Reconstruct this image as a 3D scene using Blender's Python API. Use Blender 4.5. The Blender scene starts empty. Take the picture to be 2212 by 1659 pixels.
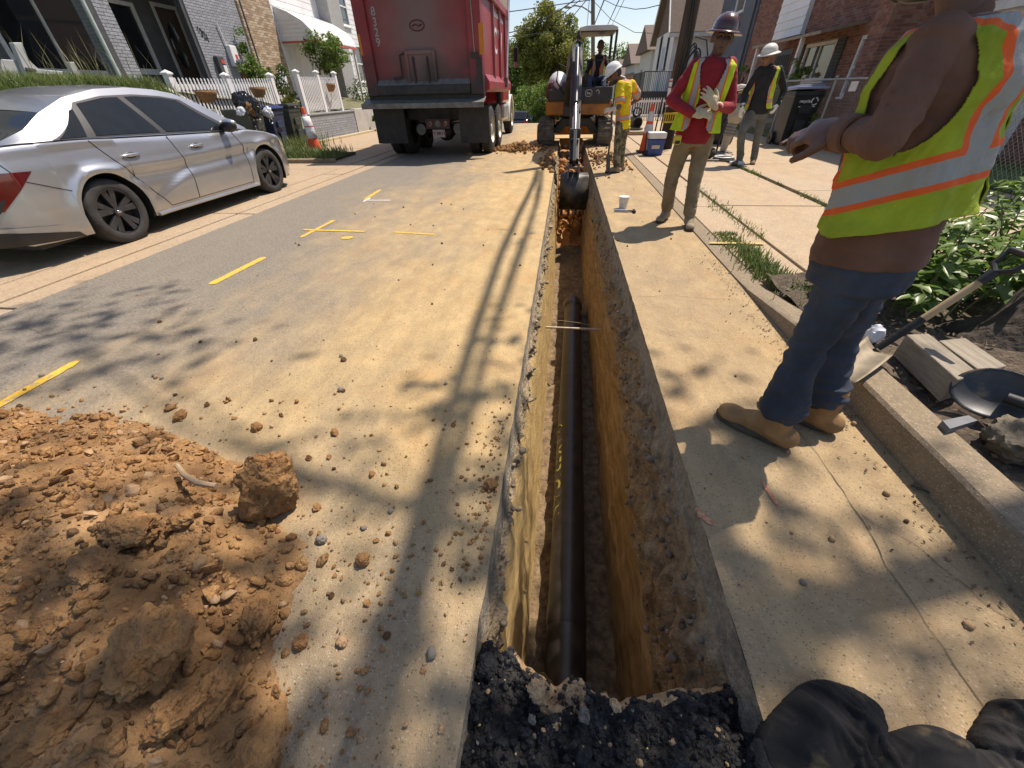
import bpy, bmesh, math, random
import numpy as np
from mathutils import Vector, Matrix, noise, Quaternion
random.seed(7); rng = np.random.default_rng(11)
sc = bpy.context.scene
col = sc.collection
# ------------------------------------------------------------------ camera
FPX, CX, CY, HC, ROLL, VPX, VPY = 831.0, 1106.0, 829.5, 1.3, 0.055, 1226.0, 195.0
def _basis():
    y = Vector((VPX - CX, VPY - CY, FPX)).normalized()
    u = Vector((math.sin(ROLL), -math.cos(ROLL), 0)); u = (u - u.dot(y) * y).normalized()
    x = y.cross(u)
    return Matrix((x, y, u)).transposed()      # cam(right,down,fwd) = B @ world
B = _basis(); BT = B.transposed()
CAMP = Vector((0, 0, HC))
cd = bpy.data.cameras.new('camera'); cam = bpy.data.objects.new('camera', cd); col.objects.link(cam)
cd.sensor_fit = 'HORIZONTAL'; cd.sensor_width = 36.0; cd.lens = 36.0 * FPX / 2212.0
cd.clip_start = 0.02; cd.clip_end = 3000
r_, d_, f_ = B[0], B[1], B[2]
cam.matrix_world = Matrix(((r_.x, -d_.x, -f_.x, 0), (r_.y, -d_.y, -f_.y, 0), (r_.z, -d_.z, -f_.z, HC), (0, 0, 0, 1)))
sc.camera = cam
def proj(p):
    c = B @ (Vector(p) - CAMP)
    return (CX + FPX * c.x / c.z, CY + FPX * c.y / c.z, c.z)
def ray(px, py): return BT @ Vector(((px - CX) / FPX, (py - CY) / FPX, 1.0))
def gnd(px, py, z=0.0):
    d = ray(px, py); return d * ((z - HC) / d.z) + CAMP
def atY(px, py, Y):
    d = ray(px, py); return d * (Y / d.y) + CAMP
def atX(px, py, X):
    d = ray(px, py); return d * (X / d.x) + CAMP
# ------------------------------------------------------------------ light
SUN_EL, SUN_AZ = math.radians(62), math.radians(47)     # azimuth clockwise from +Y
SUNV = Vector((math.sin(SUN_AZ) * math.cos(SUN_EL), math.cos(SUN_AZ) * math.cos(SUN_EL), math.sin(SUN_EL)))
w = bpy.data.worlds.new('World'); sc.world = w; w.use_nodes = True
nt = w.node_tree; nt.nodes.clear()
sk = nt.nodes.new('ShaderNodeTexSky'); sk.sky_type = 'NISHITA'; sk.sun_disc = False
sk.sun_elevation = SUN_EL; sk.sun_rotation = SUN_AZ; sk.air_density = 1.0; sk.dust_density = 0.9; sk.ozone_density = 1.0; sk.altitude = 50
bg = nt.nodes.new('ShaderNodeBackground'); bg.inputs[1].default_value = 0.125
ow = nt.nodes.new('ShaderNodeOutputWorld'); nt.links.new(sk.outputs[0], bg.inputs[0]); nt.links.new(bg.outputs[0], ow.inputs[0])
sl = bpy.data.lights.new('sun', 'SUN'); sl.energy = 5.0; sl.angle = math.radians(0.53); sl.color = (1.0, 0.95, 0.86)
so = bpy.data.objects.new('sun', sl); col.objects.link(so); so.rotation_euler = SUNV.to_track_quat('Z', 'Y').to_euler(); so.location = (10, 10, 30)
sc.view_settings.view_transform = 'Standard'; sc.view_settings.look = 'None'
sc.view_settings.exposure = 0.30; sc.view_settings.use_white_balance = True; sc.view_settings.white_balance_temperature = 6950; sc.view_settings.white_balance_tint = 15; sc.view_settings.gamma = 1.0; sc.view_settings.use_curve_mapping = False
sc.render.engine = 'CYCLES'; sc.cycles.use_denoising = True; sc.cycles.max_bounces = 8
sc.cycles.transparent_max_bounces = 12
# ------------------------------------------------------------------ materials
_mats = {}
def nodes_of(m):
    m.use_nodes = True; return m.node_tree.nodes, m.node_tree.links
def M(name, c1, c2=None, scale=6.0, rough=0.75, metal=0.0, bump=0.0, bscale=None, world=False, stretch=(1, 1, 1), coat=0.0,
      spec=0.5, trans=0.0, isl=0.0, detail=6, lo=0.35, hi=0.65, c3=None, s3=1.3, m3=(0.5, 0.7), rvar=0.0, alpha=1.0, bdist=0.02, sss=0.0):
    if name in _mats: return _mats[name]
    m = bpy.data.materials.new(name); n, l = nodes_of(m); p = n['Principled BSDF']
    p.inputs['Roughness'].default_value = rough; p.inputs['Metallic'].default_value = metal
    p.inputs['Specular IOR Level'].default_value = spec; p.inputs['Coat Weight'].default_value = coat
    p.inputs['Coat Roughness'].default_value = 0.06
    if trans: p.inputs['Transmission Weight'].default_value = trans
    if alpha < 1: p.inputs['Alpha'].default_value = alpha
    c4 = lambda c: (c[0], c[1], c[2], 1)
    if c2 is None: c2 = tuple(min(1, x * 1.12) for x in c1); c1 = tuple(x * 0.88 for x in c1)
    if world: tc = n.new('ShaderNodeNewGeometry'); src = tc.outputs['Position']
    else: tc = n.new('ShaderNodeTexCoord'); src = tc.outputs['Object']
    mp = n.new('ShaderNodeMapping'); mp.inputs['Scale'].default_value = stretch; l.new(src, mp.inputs[0])
    nz = n.new('ShaderNodeTexNoise'); nz.inputs['Scale'].default_value = scale; nz.inputs['Detail'].default_value = detail; nz.inputs['Roughness'].default_value = 0.62
    l.new(mp.outputs[0], nz.inputs['Vector'])
    cr = n.new('ShaderNodeValToRGB'); cr.color_ramp.elements[0].position = lo; cr.color_ramp.elements[1].position = hi
    cr.color_ramp.elements[0].color = c4(c1); cr.color_ramp.elements[1].color = c4(c2); l.new(nz.outputs[0], cr.inputs[0])
    out = cr.outputs[0]
    if c3 is not None:
        n3 = n.new('ShaderNodeTexNoise'); n3.inputs['Scale'].default_value = s3; n3.inputs['Detail'].default_value = 5; l.new(mp.outputs[0], n3.inputs['Vector'])
        r3 = n.new('ShaderNodeMapRange'); r3.inputs[1].default_value = m3[0]; r3.inputs[2].default_value = m3[1]; l.new(n3.outputs[0], r3.inputs[0])
        mx = n.new('ShaderNodeMix'); mx.data_type = 'RGBA'; l.new(r3.outputs[0], mx.inputs[0]); l.new(out, mx.inputs[6]); mx.inputs[7].default_value = c4(c3); out = mx.outputs[2]
    if isl:
        g = n.new('ShaderNodeNewGeometry'); hv = n.new('ShaderNodeHueSaturation'); mr = n.new('ShaderNodeMapRange')
        mr.inputs[3].default_value = 1 - isl; mr.inputs[4].default_value = 1 + isl; l.new(g.outputs['Random Per Island'], mr.inputs[0])
        l.new(mr.outputs[0], hv.inputs['Value']); l.new(out, hv.inputs['Color']); out = hv.outputs[0]
    l.new(out, p.inputs['Base Color'])
    if rvar:
        rr = n.new('ShaderNodeMapRange'); rr.inputs[3].default_value = rough - rvar; rr.inputs[4].default_value = min(1, rough + rvar)
        l.new(nz.outputs[0], rr.inputs[0]); l.new(rr.outputs[0], p.inputs['Roughness'])
    if bump:
        nb = n.new('ShaderNodeTexNoise'); nb.inputs['Scale'].default_value = bscale or scale * 4; nb.inputs['Detail'].default_value = 5; l.new(mp.outputs[0], nb.inputs['Vector'])
        bp = n.new('ShaderNodeBump'); bp.inputs['Strength'].default_value = bump; bp.inputs['Distance'].default_value = bdist
        l.new(nb.outputs[0], bp.inputs['Height']); l.new(bp.outputs[0], p.inputs['Normal'])
    if sss:
        p.inputs['Subsurface Weight'].default_value = sss; p.inputs['Subsurface Radius'].default_value = (0.01, 0.004, 0.002)
    _mats[name] = m; return m
def leafmat(name, c1, c2, tr=0.45, isl=0.35, rough=0.5):
    if name in _mats: return _mats[name]
    m = M(name, c1, c2, scale=1.2, rough=rough, isl=isl, world=True); n, l = nodes_of(m); p = n['Principled BSDF']
    t = n.new('ShaderNodeBsdfTranslucent'); s = p.inputs['Base Color'].links[0].from_socket; l.new(s, t.inputs[0])
    mx = n.new('ShaderNodeMixShader'); mx.inputs[0].default_value = tr; l.new(p.outputs[0], mx.inputs[1]); l.new(t.outputs[0], mx.inputs[2])
    l.new(mx.outputs[0], n['Material Output'].inputs[0]); return m
# ------------------------------------------------------------------ mesh builder
I3 = Matrix.Identity(3)
def ax(up, fwd=Vector((0, 1, 0))):
    z = Vector(up).normalized(); f = Vector(fwd)
    if abs(z.dot(f.normalized())) > 0.97: f = Vector((1, 0, 0)) if abs(z.x) < 0.9 else Vector((0, 0, 1))
    x = f.cross(z).normalized(); y = z.cross(x)
    return Matrix((x, y, z)).transposed()
class MB:
    def __init__(s, T=None): s.v = []; s.f = []; s.m = []; s.mi = 0; s.T = T; s.a = None
    def add(s, V, F):
        o = len(s.v)
        if s.T is not None: V = [s.T @ Vector(p) for p in V]
        s.v.extend([tuple(p) for p in V]); s.f.extend([tuple(i + o for i in q) for q in F]); s.m.extend([s.mi] * len(F)); return s
    def box(s, c, sz, R=None):
        R = R or I3; c = Vector(c); h = Vector(sz) / 2
        V = [c + R @ Vector((x * h.x, y * h.y, z * h.z)) for z in (-1, 1) for y in (-1, 1) for x in (-1, 1)]
        return s.add(V, [(0, 2, 3, 1), (4, 5, 7, 6), (0, 1, 5, 4), (2, 6, 7, 3), (0, 4, 6, 2), (1, 3, 7, 5)])
    def b(s, x0, x1, y0, y1, z0, z1): return s.box(((x0 + x1) / 2, (y0 + y1) / 2, (z0 + z1) / 2), (x1 - x0, y1 - y0, z1 - z0))
    def bar(s, p0, p1, w, h, fwd=Vector((0, 1, 0))):
        p0, p1 = Vector(p0), Vector(p1); R = ax(p1 - p0, fwd); return s.box((p0 + p1) / 2, (w, h, (p1 - p0).length), R)
    def tube(s, pts, r, n=8, caps=True, flat=1.0):
        pts = [Vector(p) for p in pts]; k = len(pts); rr = r if isinstance(r, (list, tuple)) else [r] * k
        V = []; F = []; R = None
        for i, p in enumerate(pts):
            t = (pts[min(i + 1, k - 1)] - pts[max(i - 1, 0)])
            if t.length < 1e-9: t = Vector((0, 0, 1))
            t.normalize()
            if R is None: R = ax(t)
            else:
                q = (R @ Vector((0, 0, 1))).rotation_difference(t); R = q.to_matrix() @ R
            for j in range(n):
                a = 2 * math.pi * j / n; V.append(p + R @ Vector((math.cos(a) * rr[i], math.sin(a) * rr[i] * flat, 0)))
        for i in range(k - 1):
            for j in range(n): F.append((i * n + j, i * n + (j + 1) % n, (i + 1) * n + (j + 1) % n, (i + 1) * n + j))
        if caps: F.append(tuple(reversed(range(n)))); F.append(tuple((k - 1) * n + j for j in range(n)))
        return s.add(V, F)
    def cap(s, p0, p1, r0, r1, n=12, flat=1.0, fwd=Vector((0, 1, 0))):       # tapered capsule
        p0, p1 = Vector(p0), Vector(p1); d = p1 - p0; L = d.length
        R = ax(d if L > 1e-6 else Vector((0, 0, 1)), fwd)
        pr = [(0, -r0)] + [(r0 * math.cos(a), -r0 * math.sin(a)) for a in (1.1, .75, .35)] + [(r0, 0), (r1, L)] + [(r1 * math.cos(a), L + r1 * math.sin(a)) for a in (.35, .75, 1.1)] + [(0, L + r1)]
        return s.lathe(pr, n, p0, R, flat)
    def lathe(s, pr, n=24, c=(0, 0, 0), R=None, flat=1.0, a0=0.0, a1=2 * math.pi):
        R = R or I3; c = Vector(c); V = []; F = []; full = abs(a1 - a0 - 2 * math.pi) < 1e-6; idx = []
        for (r, z) in pr:
            if r < 1e-7 and full: idx.append([len(V)]); V.append(c + R @ Vector((0, 0, z)))
            else:
                m = n if full else n + 1; idx.append(list(range(len(V), len(V) + m)))
                for j in range(m):
                    a = a0 + (a1 - a0) * j / n; V.append(c + R @ Vector((math.cos(a) * r, math.sin(a) * r * flat, z)))
        for A, Bq in zip(idx[:-1], idx[1:]):
            for j in range(n):
                k = (j + 1) % n if full else j + 1
                if len(A) == 1 and len(Bq) == 1: continue
                if len(A) == 1: F.append((A[0], Bq[j], Bq[k])[::-1] if False else (A[0], Bq[k], Bq[j])[::-1])
                elif len(Bq) == 1: F.append((A[j], A[k], Bq[0]))
                else: F.append((A[j], A[k], Bq[k], Bq[j]))
        return s.add(V, F)
    def ell(s, c, r, R=None, seg=16, rings=10):
        R = R or I3; pr = []
        Rm = R @ Matrix.Diagonal(Vector(r)); 
        pr = [(math.sin(math.pi * i / rings), -math.cos(math.pi * i / rings)) for i in range(rings + 1)]
        pr[0] = (0, -1); pr[-1] = (0, 1)
        return s.lathe(pr, seg, c, Rm)
    def prism(s, pts, ext):
        pts = [Vector(p) for p in pts]; e = Vector(ext); n = len(pts)
        return s.add(pts + [p + e for p in pts], [tuple(reversed(range(n))), tuple(range(n, 2 * n))] + [(i, (i + 1) % n, n + (i + 1) % n, n + i) for i in range(n)])
    def grid(s, fn, nu, nv, skip=None, flip=False):
        V = [fn(i / nu, j / nv) for j in range(nv + 1) for i in range(nu + 1)]; F = []
        for j in range(nv):
            for i in range(nu):
                if skip and skip((i + .5) / nu, (j + .5) / nv): continue
                a = j * (nu + 1) + i; q = (a, a + 1, a + nu + 2, a + nu + 1); F.append(q[::-1] if flip else q)
        return s.add(V, F)
    def build(s, name, mat, parent=None, smooth=False, bevel=0, solid=0, kind=None, sub=0, org=None, angle=40):
        off = Vector((0, 0, 0)); p = parent
        while p is not None: off += p.location; p = p.parent
        if parent is None:
            if org is not None: off = Vector(org)
            elif s.v:
                a = np.array(s.v); off = Vector(((a[:, 0].min() + a[:, 0].max()) / 2, (a[:, 1].min() + a[:, 1].max()) / 2, a[:, 2].min()))
        me = bpy.data.meshes.new(name)
        me.from_pydata([(p[0] - off.x, p[1] - off.y, p[2] - off.z) for p in s.v], [], s.f)
        for mm in (mat if isinstance(mat, (list, tuple)) else [mat]): me.materials.append(mm)
        if any(s.m): me.polygons.foreach_set('material_index', s.m)
        if smooth: me.polygons.foreach_set('use_smooth', [True] * len(me.polygons)); me.set_sharp_from_angle(angle=math.radians(angle))
        if s.a is not None:
            at = me.attributes.new('vc', 'FLOAT_VECTOR', 'POINT'); at.data.foreach_set('vector', np.array(s.a, dtype=np.float32).ravel())
        me.update()
        o = bpy.data.objects.new(name, me); col.objects.link(o)
        if parent is not None: o.parent = parent
        else: o.location = off
        if bevel:
            bv = o.modifiers.new('bevel', 'BEVEL'); bv.width = bevel; bv.segments = 2; bv.limit_method = 'ANGLE'; bv.angle_limit = math.radians(40)
        if solid: sm = o.modifiers.new('solid', 'SOLIDIFY'); sm.thickness = solid; sm.offset = 0
        if sub: ss = o.modifiers.new('sub', 'SUBSURF'); ss.levels = sub; ss.render_levels = sub
        if kind: o['kind'] = kind
        return o
def tag(o, label, cat, group=None, kind=None):
    o['label'] = label
    if cat: o['category'] = cat
    if group: o['group'] = group
    if kind: o['kind'] = kind
    return o
def thing(name, label, cat, loc=(0, 0, 0), group=None):
    o = bpy.data.objects.new(name, None); col.objects.link(o); o.location = loc; o.empty_display_size = 0.1
    return tag(o, label, cat, group)
def struct(o): o['kind'] = 'structure'; return o
def copy_tree(o, parent=None, dloc=(0, 0, 0)):
    c = o.copy(); col.objects.link(c); c.parent = parent
    if parent is None: c.location = o.location + Vector(dloc)
    for ch in list(o.children): copy_tree(ch, c)
    return c
def remesh(mb, voxel, smooth=2, disp=None, adapt=0):
    """union of the closed shells in mb -> one continuous skin"""
    me = bpy.data.meshes.new('tmp'); me.from_pydata(mb.v, [], mb.f); o = bpy.data.objects.new('tmp', me); col.objects.link(o)
    rm = o.modifiers.new('r', 'REMESH'); rm.mode = 'VOXEL'; rm.voxel_size = voxel
    if smooth: s2 = o.modifiers.new('s', 'SMOOTH'); s2.factor = 0.5; s2.iterations = smooth
    dg = bpy.context.evaluated_depsgraph_get(); ev = o.evaluated_get(dg); m2 = ev.to_mesh()
    n = len(m2.vertices); co = np.empty(n * 3); m2.vertices.foreach_get('co', co); co = co.reshape(-1, 3)
    nr = np.empty(n * 3); m2.vertices.foreach_get('normal', nr); nr = nr.reshape(-1, 3)
    fs = [tuple(p.vertices) for p in m2.polygons]; ev.to_mesh_clear(); bpy.data.objects.remove(o); bpy.data.meshes.remove(me)
    if disp is not None:
        dd = np.array([disp(Vector(c)) for c in co]); co = co + nr * dd[:, None]
    r = MB(); r.v = [tuple(c) for c in co]; r.f = fs; r.m = [0] * len(fs); return r
def fbm(p, s, o=4): return noise.fractal(Vector(p) * s, 1.0, 2.0, o)
def interp(x, xs, ys): return float(np.interp(x, xs, ys))
def text_mesh(txt, size, font_off=0.0, spacing=1.0):
    cu = bpy.data.curves.new('t', 'FONT'); cu.body = txt; cu.size = size; cu.offset = font_off; cu.space_character = spacing; cu.align_x = 'CENTER'; cu.align_y = 'CENTER'
    o = bpy.data.objects.new('t', cu); col.objects.link(o); dg = bpy.context.evaluated_depsgraph_get(); ev = o.evaluated_get(dg); me = ev.to_mesh()
    bm = bmesh.new(); bm.from_mesh(me); ev.to_mesh_clear(); bpy.data.objects.remove(o)
    bmesh.ops.triangulate(bm, faces=bm.faces[:]); V = [v.co.copy() for v in bm.verts]; F = [tuple(v.index for v in f.verts) for f in bm.faces]; bm.free(); return V, F
def put_text(name, txt, size, O, U, V, mat, parent, off=0.0, spacing=1.0):
    vs, fs = text_mesh(txt, size, off, spacing); O, U, V = Vector(O), Vector(U).normalized(), Vector(V).normalized()
    mb = MB(); mb.add([O + U * v.x + V * v.y for v in vs], fs); return mb.build(name, mat, parent)
# ================================================================== GROUND
def nn(n, t, **k):
    x = n.new(t)
    for a, b in k.items():
        if a in ('data_type', 'operation', 'blend_type', 'feature', 'distance', 'noise_type', 'wave_type', 'interpolation_type'): setattr(x, a, b)
    return x
def road_material(name, asphalt, dirt, xc=None, xw=1.0, amount=0.5, gravel=1.0):
    """grey pavement under a dusting of tan soil that is thickest beside the cut (world X = xc)"""
    m = bpy.data.materials.new(name); n, l = nodes_of(m); p = n['Principled BSDF']; p.inputs['Roughness'].default_value = 0.92; p.inputs['Specular IOR Level'].default_value = 0.25
    g = n.new('ShaderNodeNewGeometry'); pos = g.outputs['Position']
    def noise_(scale, det=6, st=(1, 1, 1), rot=0.0, ro=.6):
        mp = n.new('ShaderNodeMapping'); mp.inputs['Scale'].default_value = st; mp.inputs['Rotation'].default_value = (0, 0, rot); l.new(pos, mp.inputs[0])
        z = n.new('ShaderNodeTexNoise'); z.inputs['Scale'].default_value = scale; z.inputs['Detail'].default_value = det; z.inputs['Roughness'].default_value = ro; l.new(mp.outputs[0], z.inputs[0]); return z.outputs[0]
    def mth(op, a, b, clamp=False):
        x = n.new('ShaderNodeMath'); x.operation = op; x.use_clamp = clamp
        for i, q in enumerate((a, b)):
            if isinstance(q, (int, float)): x.inputs[i].default_value = q
            elif q is not None: l.new(q, x.inputs[i])
        return x.outputs[0]
    def mr(a, i0, i1, o0=0., o1=1., smooth=False):
        x = n.new('ShaderNodeMapRange'); x.inputs[1].default_value = i0; x.inputs[2].default_value = i1; x.inputs[3].default_value = o0; x.inputs[4].default_value = o1
        if smooth: x.interpolation_type = 'SMOOTHSTEP'
        l.new(a, x.inputs[0]); return x.outputs[0]
    def mix(f, a, b, bt='MIX'):
        x = n.new('ShaderNodeMix'); x.data_type = 'RGBA'; x.blend_type = bt
        if isinstance(f, float): x.inputs[0].default_value = f
        else: l.new(f, x.inputs[0])
        for i, q in ((6, a), (7, b)):
            if isinstance(q, tuple): x.inputs[i].default_value = (*q, 1)
            else: l.new(q, x.inputs[i])
        return x.outputs[2]
    sx = n.new('ShaderNodeSeparateXYZ'); l.new(pos, sx.inputs[0])
    big = noise_(0.55, 5); streak = noise_(1.1, 7, (1.5, .35, 1), .35); fine = noise_(45, 4); mid = noise_(6, 7, (1, .6, 1), .3, .7); grain = noise_(260, 2)
    dens = mth('ADD', mth('MULTIPLY', big, .75), mth('MULTIPLY', streak, .75)); dens = mth('ADD', mth('ADD', dens, .12), mth('MULTIPLY', mid, .26))
    if xc is not None:
        dx = mth('ABSOLUTE', mth('SUBTRACT', sx.outputs[0], xc), None); dens = mth('ADD', dens, mr(dx, 0, xw, .50, -.52)); dens = mth('ADD', dens, mr(sx.outputs[1], .25, 1.3, -.34, 0))
    f = mr(dens, 1.0 - amount, 1.75 - amount, 0, 1, True)
    A = mix(mr(fine, .35, .65), tuple(c * .72 for c in asphalt), tuple(min(1, c * 1.2) for c in asphalt))
    A = mix(mr(mid, .3, .7, 0, .35), A, tuple(c * 1.35 for c in asphalt))
    D = mix(mr(mid, .3, .7), tuple(c * .76 for c in dirt), tuple(min(1, c * 1.14) for c in dirt)); D = mix(mr(noise_(3.2, 8, (2.2, .5, 1), .45, .7), .5, .7, 0, .6), D, tuple(c * .66 for c in dirt))
    D = mix(mr(noise_(2.1, 6), .5, .72, 0, .55), D, (dirt[0] * .98, dirt[1] * .78, dirt[2] * .58))
    C = mix(f, A, D)
    C = mix(mr(grain, .62, .75, 0, .35), C, (.45, .40, .32)); C = mix(mr(grain, .25, .36, .4, 0), C, (.13, .10, .07))
    va = n.new('ShaderNodeTexVoronoi'); va.inputs['Scale'].default_value = 120; l.new(pos, va.inputs[0]); vh = n.new('ShaderNodeSeparateColor'); l.new(va.outputs['Color'], vh.inputs[0]); C = mix(mth('MULTIPLY', mr(vh.outputs[0], .72, .80, 0, .55), mr(va.outputs[0], .25, .45, 1, 0)), C, (.50, .43, .32)); C = mix(mth('MULTIPLY', mr(vh.outputs[1], .70, .78, 0, .6), mr(va.outputs[0], .25, .45, 1, 0)), C, (.10, .08, .06)); vo = n.new('ShaderNodeTexVoronoi'); vo.inputs['Scale'].default_value = 24; vo.inputs['Randomness'].default_value = 1; l.new(pos, vo.inputs[0])
    C = mix(mth('MULTIPLY', mr(vo.outputs[0], .10, .16, .75, 0), mr(noise_(5, 3), .5, .62)), C, (.44, .32, .17))
    v2 = n.new('ShaderNodeTexVoronoi'); v2.inputs['Scale'].default_value = 9; l.new(pos, v2.inputs[0])
    C = mix(mth('MULTIPLY', mr(v2.outputs[0], .05, .10, .8, 0), mr(noise_(1.7, 3), .52, .6)), C, (.35, .17, .07))
    l.new(C, p.inputs['Base Color'])
    bp = n.new('ShaderNodeBump'); bp.inputs['Strength'].default_value = .9 * gravel; bp.inputs['Distance'].default_value = .008
    h = mth('ADD', mth('MULTIPLY', fine, .7), mth('ADD', mth('MULTIPLY', grain, .6), mth('MULTIPLY', mid, .8))); l.new(h, bp.inputs['Height']); l.new(bp.outputs[0], p.inputs['Normal'])
    return m
m_road = road_material('road_asphalt', (.205, .180, .145), (.50, .355, .175), xc=.1, xw=4.4, amount=.33)
m_roadR = road_material('road_edge', (.28, .215, .140), (.46, .330, .175), amount=.50)
m_conc = road_material('gutter_concrete', (.37, .285, .195), (.42, .285, .16), amount=.2, gravel=.6)
m_walk = road_material('walk_concrete', (.40, .315, .22), (.44, .31, .175), amount=.24, gravel=.5)
m_curb = road_material('curb_concrete', (.23, .185, .13), (.32, .24, .145), amount=.25, gravel=.8)
TL, TR, TY0, TY1 = -.18, .59, .38, 15.6
YC = 25.0
def roadz(y): return 0.0 if y < YC - 4 else -0.085 * (max(0, y - YC) + (0 if y > YC + 4 else (min(y, YC + 4) - (YC - 4)) ** 2 / 16 - max(0, y - YC))) if y < 140 else -0.085 * (140 - YC)
ys = sorted(set([-5, -2, -1, 0, TY0] + [round(TY0 + .06 * i, 3) for i in range(1, 100)] + [round(6.4 + .2 * i, 2) for i in range(47)] + [TY1] + [16 + i for i in range(14)] + [30, 33, 36, 40, 50, 60, 75, 90, 110, 140]))
def edgej(y, s): return s * .003 * noise.noise(Vector((s * 7, y * 9, 0))) + s * .004 * noise.noise(Vector((s * 3, y * 31, 0)))
def strip(xa, xb, y0, y1, nx, name, mat, z=0.0, edgeA=None, edgeB=None, yy=None):
    mb = MB(); Y = [y for y in (yy or ys) if y0 - 1e-6 <= y <= y1 + 1e-6]
    V = []; F = []
    for y in Y:
        a = xa + (edgej(y, edgeA) if edgeA else 0); b = xb + (edgej(y, edgeB) if edgeB else 0)
        for i in range(nx + 1): V.append((a + (b - a) * i / nx, y, roadz(y) + z))
    for j in range(len(Y) - 1):
        for i in range(nx): k = j * (nx + 1) + i; F.append((k, k + 1, k + nx + 2, k + nx + 1))
    mb.add(V, F); return struct(mb.build(name, mat, org=(0, 0, 0)))
road = strip(-4.25, TL, -5, TY1, 6, 'road', m_road, edgeB=1)
strip(TR, 1.50, -5, TY1, 4, 'road_edge_strip', m_roadR, edgeA=-1)
strip(-4.25, 1.50, TY1, 140, 6, 'road_far', m_road)
strip(TL + .01, TR - .01, -5, .02, 2, 'road_patch', m_road, z=-.006)
# wide ground sheet to the horizon
mb = MB(); gx = [-900, -300, -120, -60, -30, -14, -4.3, 1.52, 12, 30, 60, 120, 300, 900]; gy = [-60, -5, 17, 17.02, 21, 25, 29, 36, 50, 75, 110, 140, 220, 400, 900, 1500]
V = [(x, y, (roadz(y) - .10) if y > 17.01 else -2.2) for y in gy for x in gx]; F = []
for j in range(len(gy) - 1):
    for i in range(len(gx) - 1): k = j * len(gx) + i; F.append((k, k + 1, k + len(gx) + 1, k + len(gx)))
mb.add(V, F); struct(mb.build('ground', M('ground_soil', (.16, .15, .08), (.10, .13, .05), scale=.4, world=True, bump=.4, bscale=8), org=(0, 0, 0)))
# concrete strips left: gutter pan, second pan, parking slabs, pad in front of the retaining wall
m_crack = M('crack_dark', (.09, .07, .05), (.16, .11, .07), scale=20, world=True, rough=.95)
struct(MB().b(-8.9, -4.2, -5, 26, -.12, -.03).build('subbase', m_crack, org=(0, 0, 0)))
def slabs(xa, xb, y0, y1, L, name, mat, z=.004, gap=.012, th=.06):
    y = y0; k = 0
    while y < y1 - .01:
        e = min(y1, y + L * (1 + .05 * math.sin(k * 2.3))); mb = MB(); dz = .006 * noise.noise(Vector((xa * 3, k * 1.7, 0)))
        mb.b(xa + gap, xb - gap, y + gap, e - gap, -th, z + dz); o = mb.build(name, mat, bevel=.008); struct(o); y = e; k += 1
slabs(-4.50, -4.235, -4, 24, 3.1, 'gutter_slab', m_conc)
slabs(-4.93, -4.50, -4, 24, 3.1, 'gutter_slab', m_conc, z=.012)
slabs(-6.75, -4.93, -4, 9.9, 2.6, 'parking_slab', m_conc, z=.016)
slabs(-8.46, -4.93, 9.9, 24, 3.0, 'driveway_slab', m_conc, z=.02)
# right: curb, apron and driveway slabs, sidewalk
def curbtop(y): return interp(y, [-5, 2.0, 3.05, 3.3, 40], [.155, .155, .03, .018, .018])
mb = MB(); cys = [-5, -2] + [-1 + .15 * i for i in range(34)] + [4.2 + .8 * i for i in range(27)]
prof = lambda y: [(1.497, -.08), (1.50, curbtop(y) * .9 - .004), (1.512, curbtop(y) - .004), (1.56, curbtop(y)), (1.655, curbtop(y)), (1.66, curbtop(y) - .01), (1.66, -.08)]
V = []; F = []
for y in cys:
    for (x, z) in prof(y): V.append((x + .004 * noise.noise(Vector((y * 4, z * 20, 0))), y, z))
for j in range(len(cys) - 1):
    for i in range(6): k = j * 7 + i; F.append((k, k + 7, k + 8, k + 1))
mb.add(V, F); struct(mb.build('curb', m_curb, smooth=True, angle=35, org=(0, 0, 0)))
def wslab(x0, x1, y0, y1, z, name='walk_slab', mat=None):
    o = MB().b(x0 + .008, x1 - .008, y0 + .008, y1 - .008, z - .09, z).build(name, mat or m_walk, bevel=.01); struct(o)
struct(MB().b(1.65, 9, 3.0, 26, -.2, -.06).build('walk_subbase', m_crack, org=(0, 0, 0)))
for i in range(8):
    y0 = 3.25 + i * 2.6
    wslab(1.665, 2.12, y0, y0 + 2.6, .018, 'apron_slab')
    wslab(2.12, 3.42, y0, y0 + 2.6, .03 + .004 * (i % 2)); wslab(3.47, 6.15, y0 + (.9 if i else 0), y0 + 3.5, .05)
# planting bed on the right near side, yard behind it
mb = MB()
def bedz(x, y): return .10 + .05 * fbm((x, y, 0), 2.2) + .02 * fbm((x, y, 3), 9) + .05 * max(0, min(1, (x - 1.8) / 1.2))
mb.grid(lambda u, v: (1.655 + u * 4.6, -1.2 + v * 4.4, bedz(1.655 + u * 4.6, -1.2 + v * 4.4)), 70, 66)
m_bed = M('bed_soil', (.055, .04, .028), (.13, .095, .062), scale=14, world=True, rough=.95, bump=1, bscale=60, c3=(.20, .15, .10), s3=25, m3=(.56, .7))
o = mb.build('planting_bed', m_bed, smooth=True, org=(0, 0, 0)); struct(o)
m_lawn = M('lawn', (.07, .12, .03), (.14, .20, .06), scale=9, world=True, rough=.9, bump=.8, bscale=70)
struct(MB().b(6.15, 8.2, 3.1, 30, -.1, .10).build('front_lawn', m_lawn, org=(0, 0, 0)))
struct(MB().b(6.15, 8.2, -4, 3.1, -.1, .09).build('side_yard', m_bed, org=(0, 0, 0)))
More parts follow.
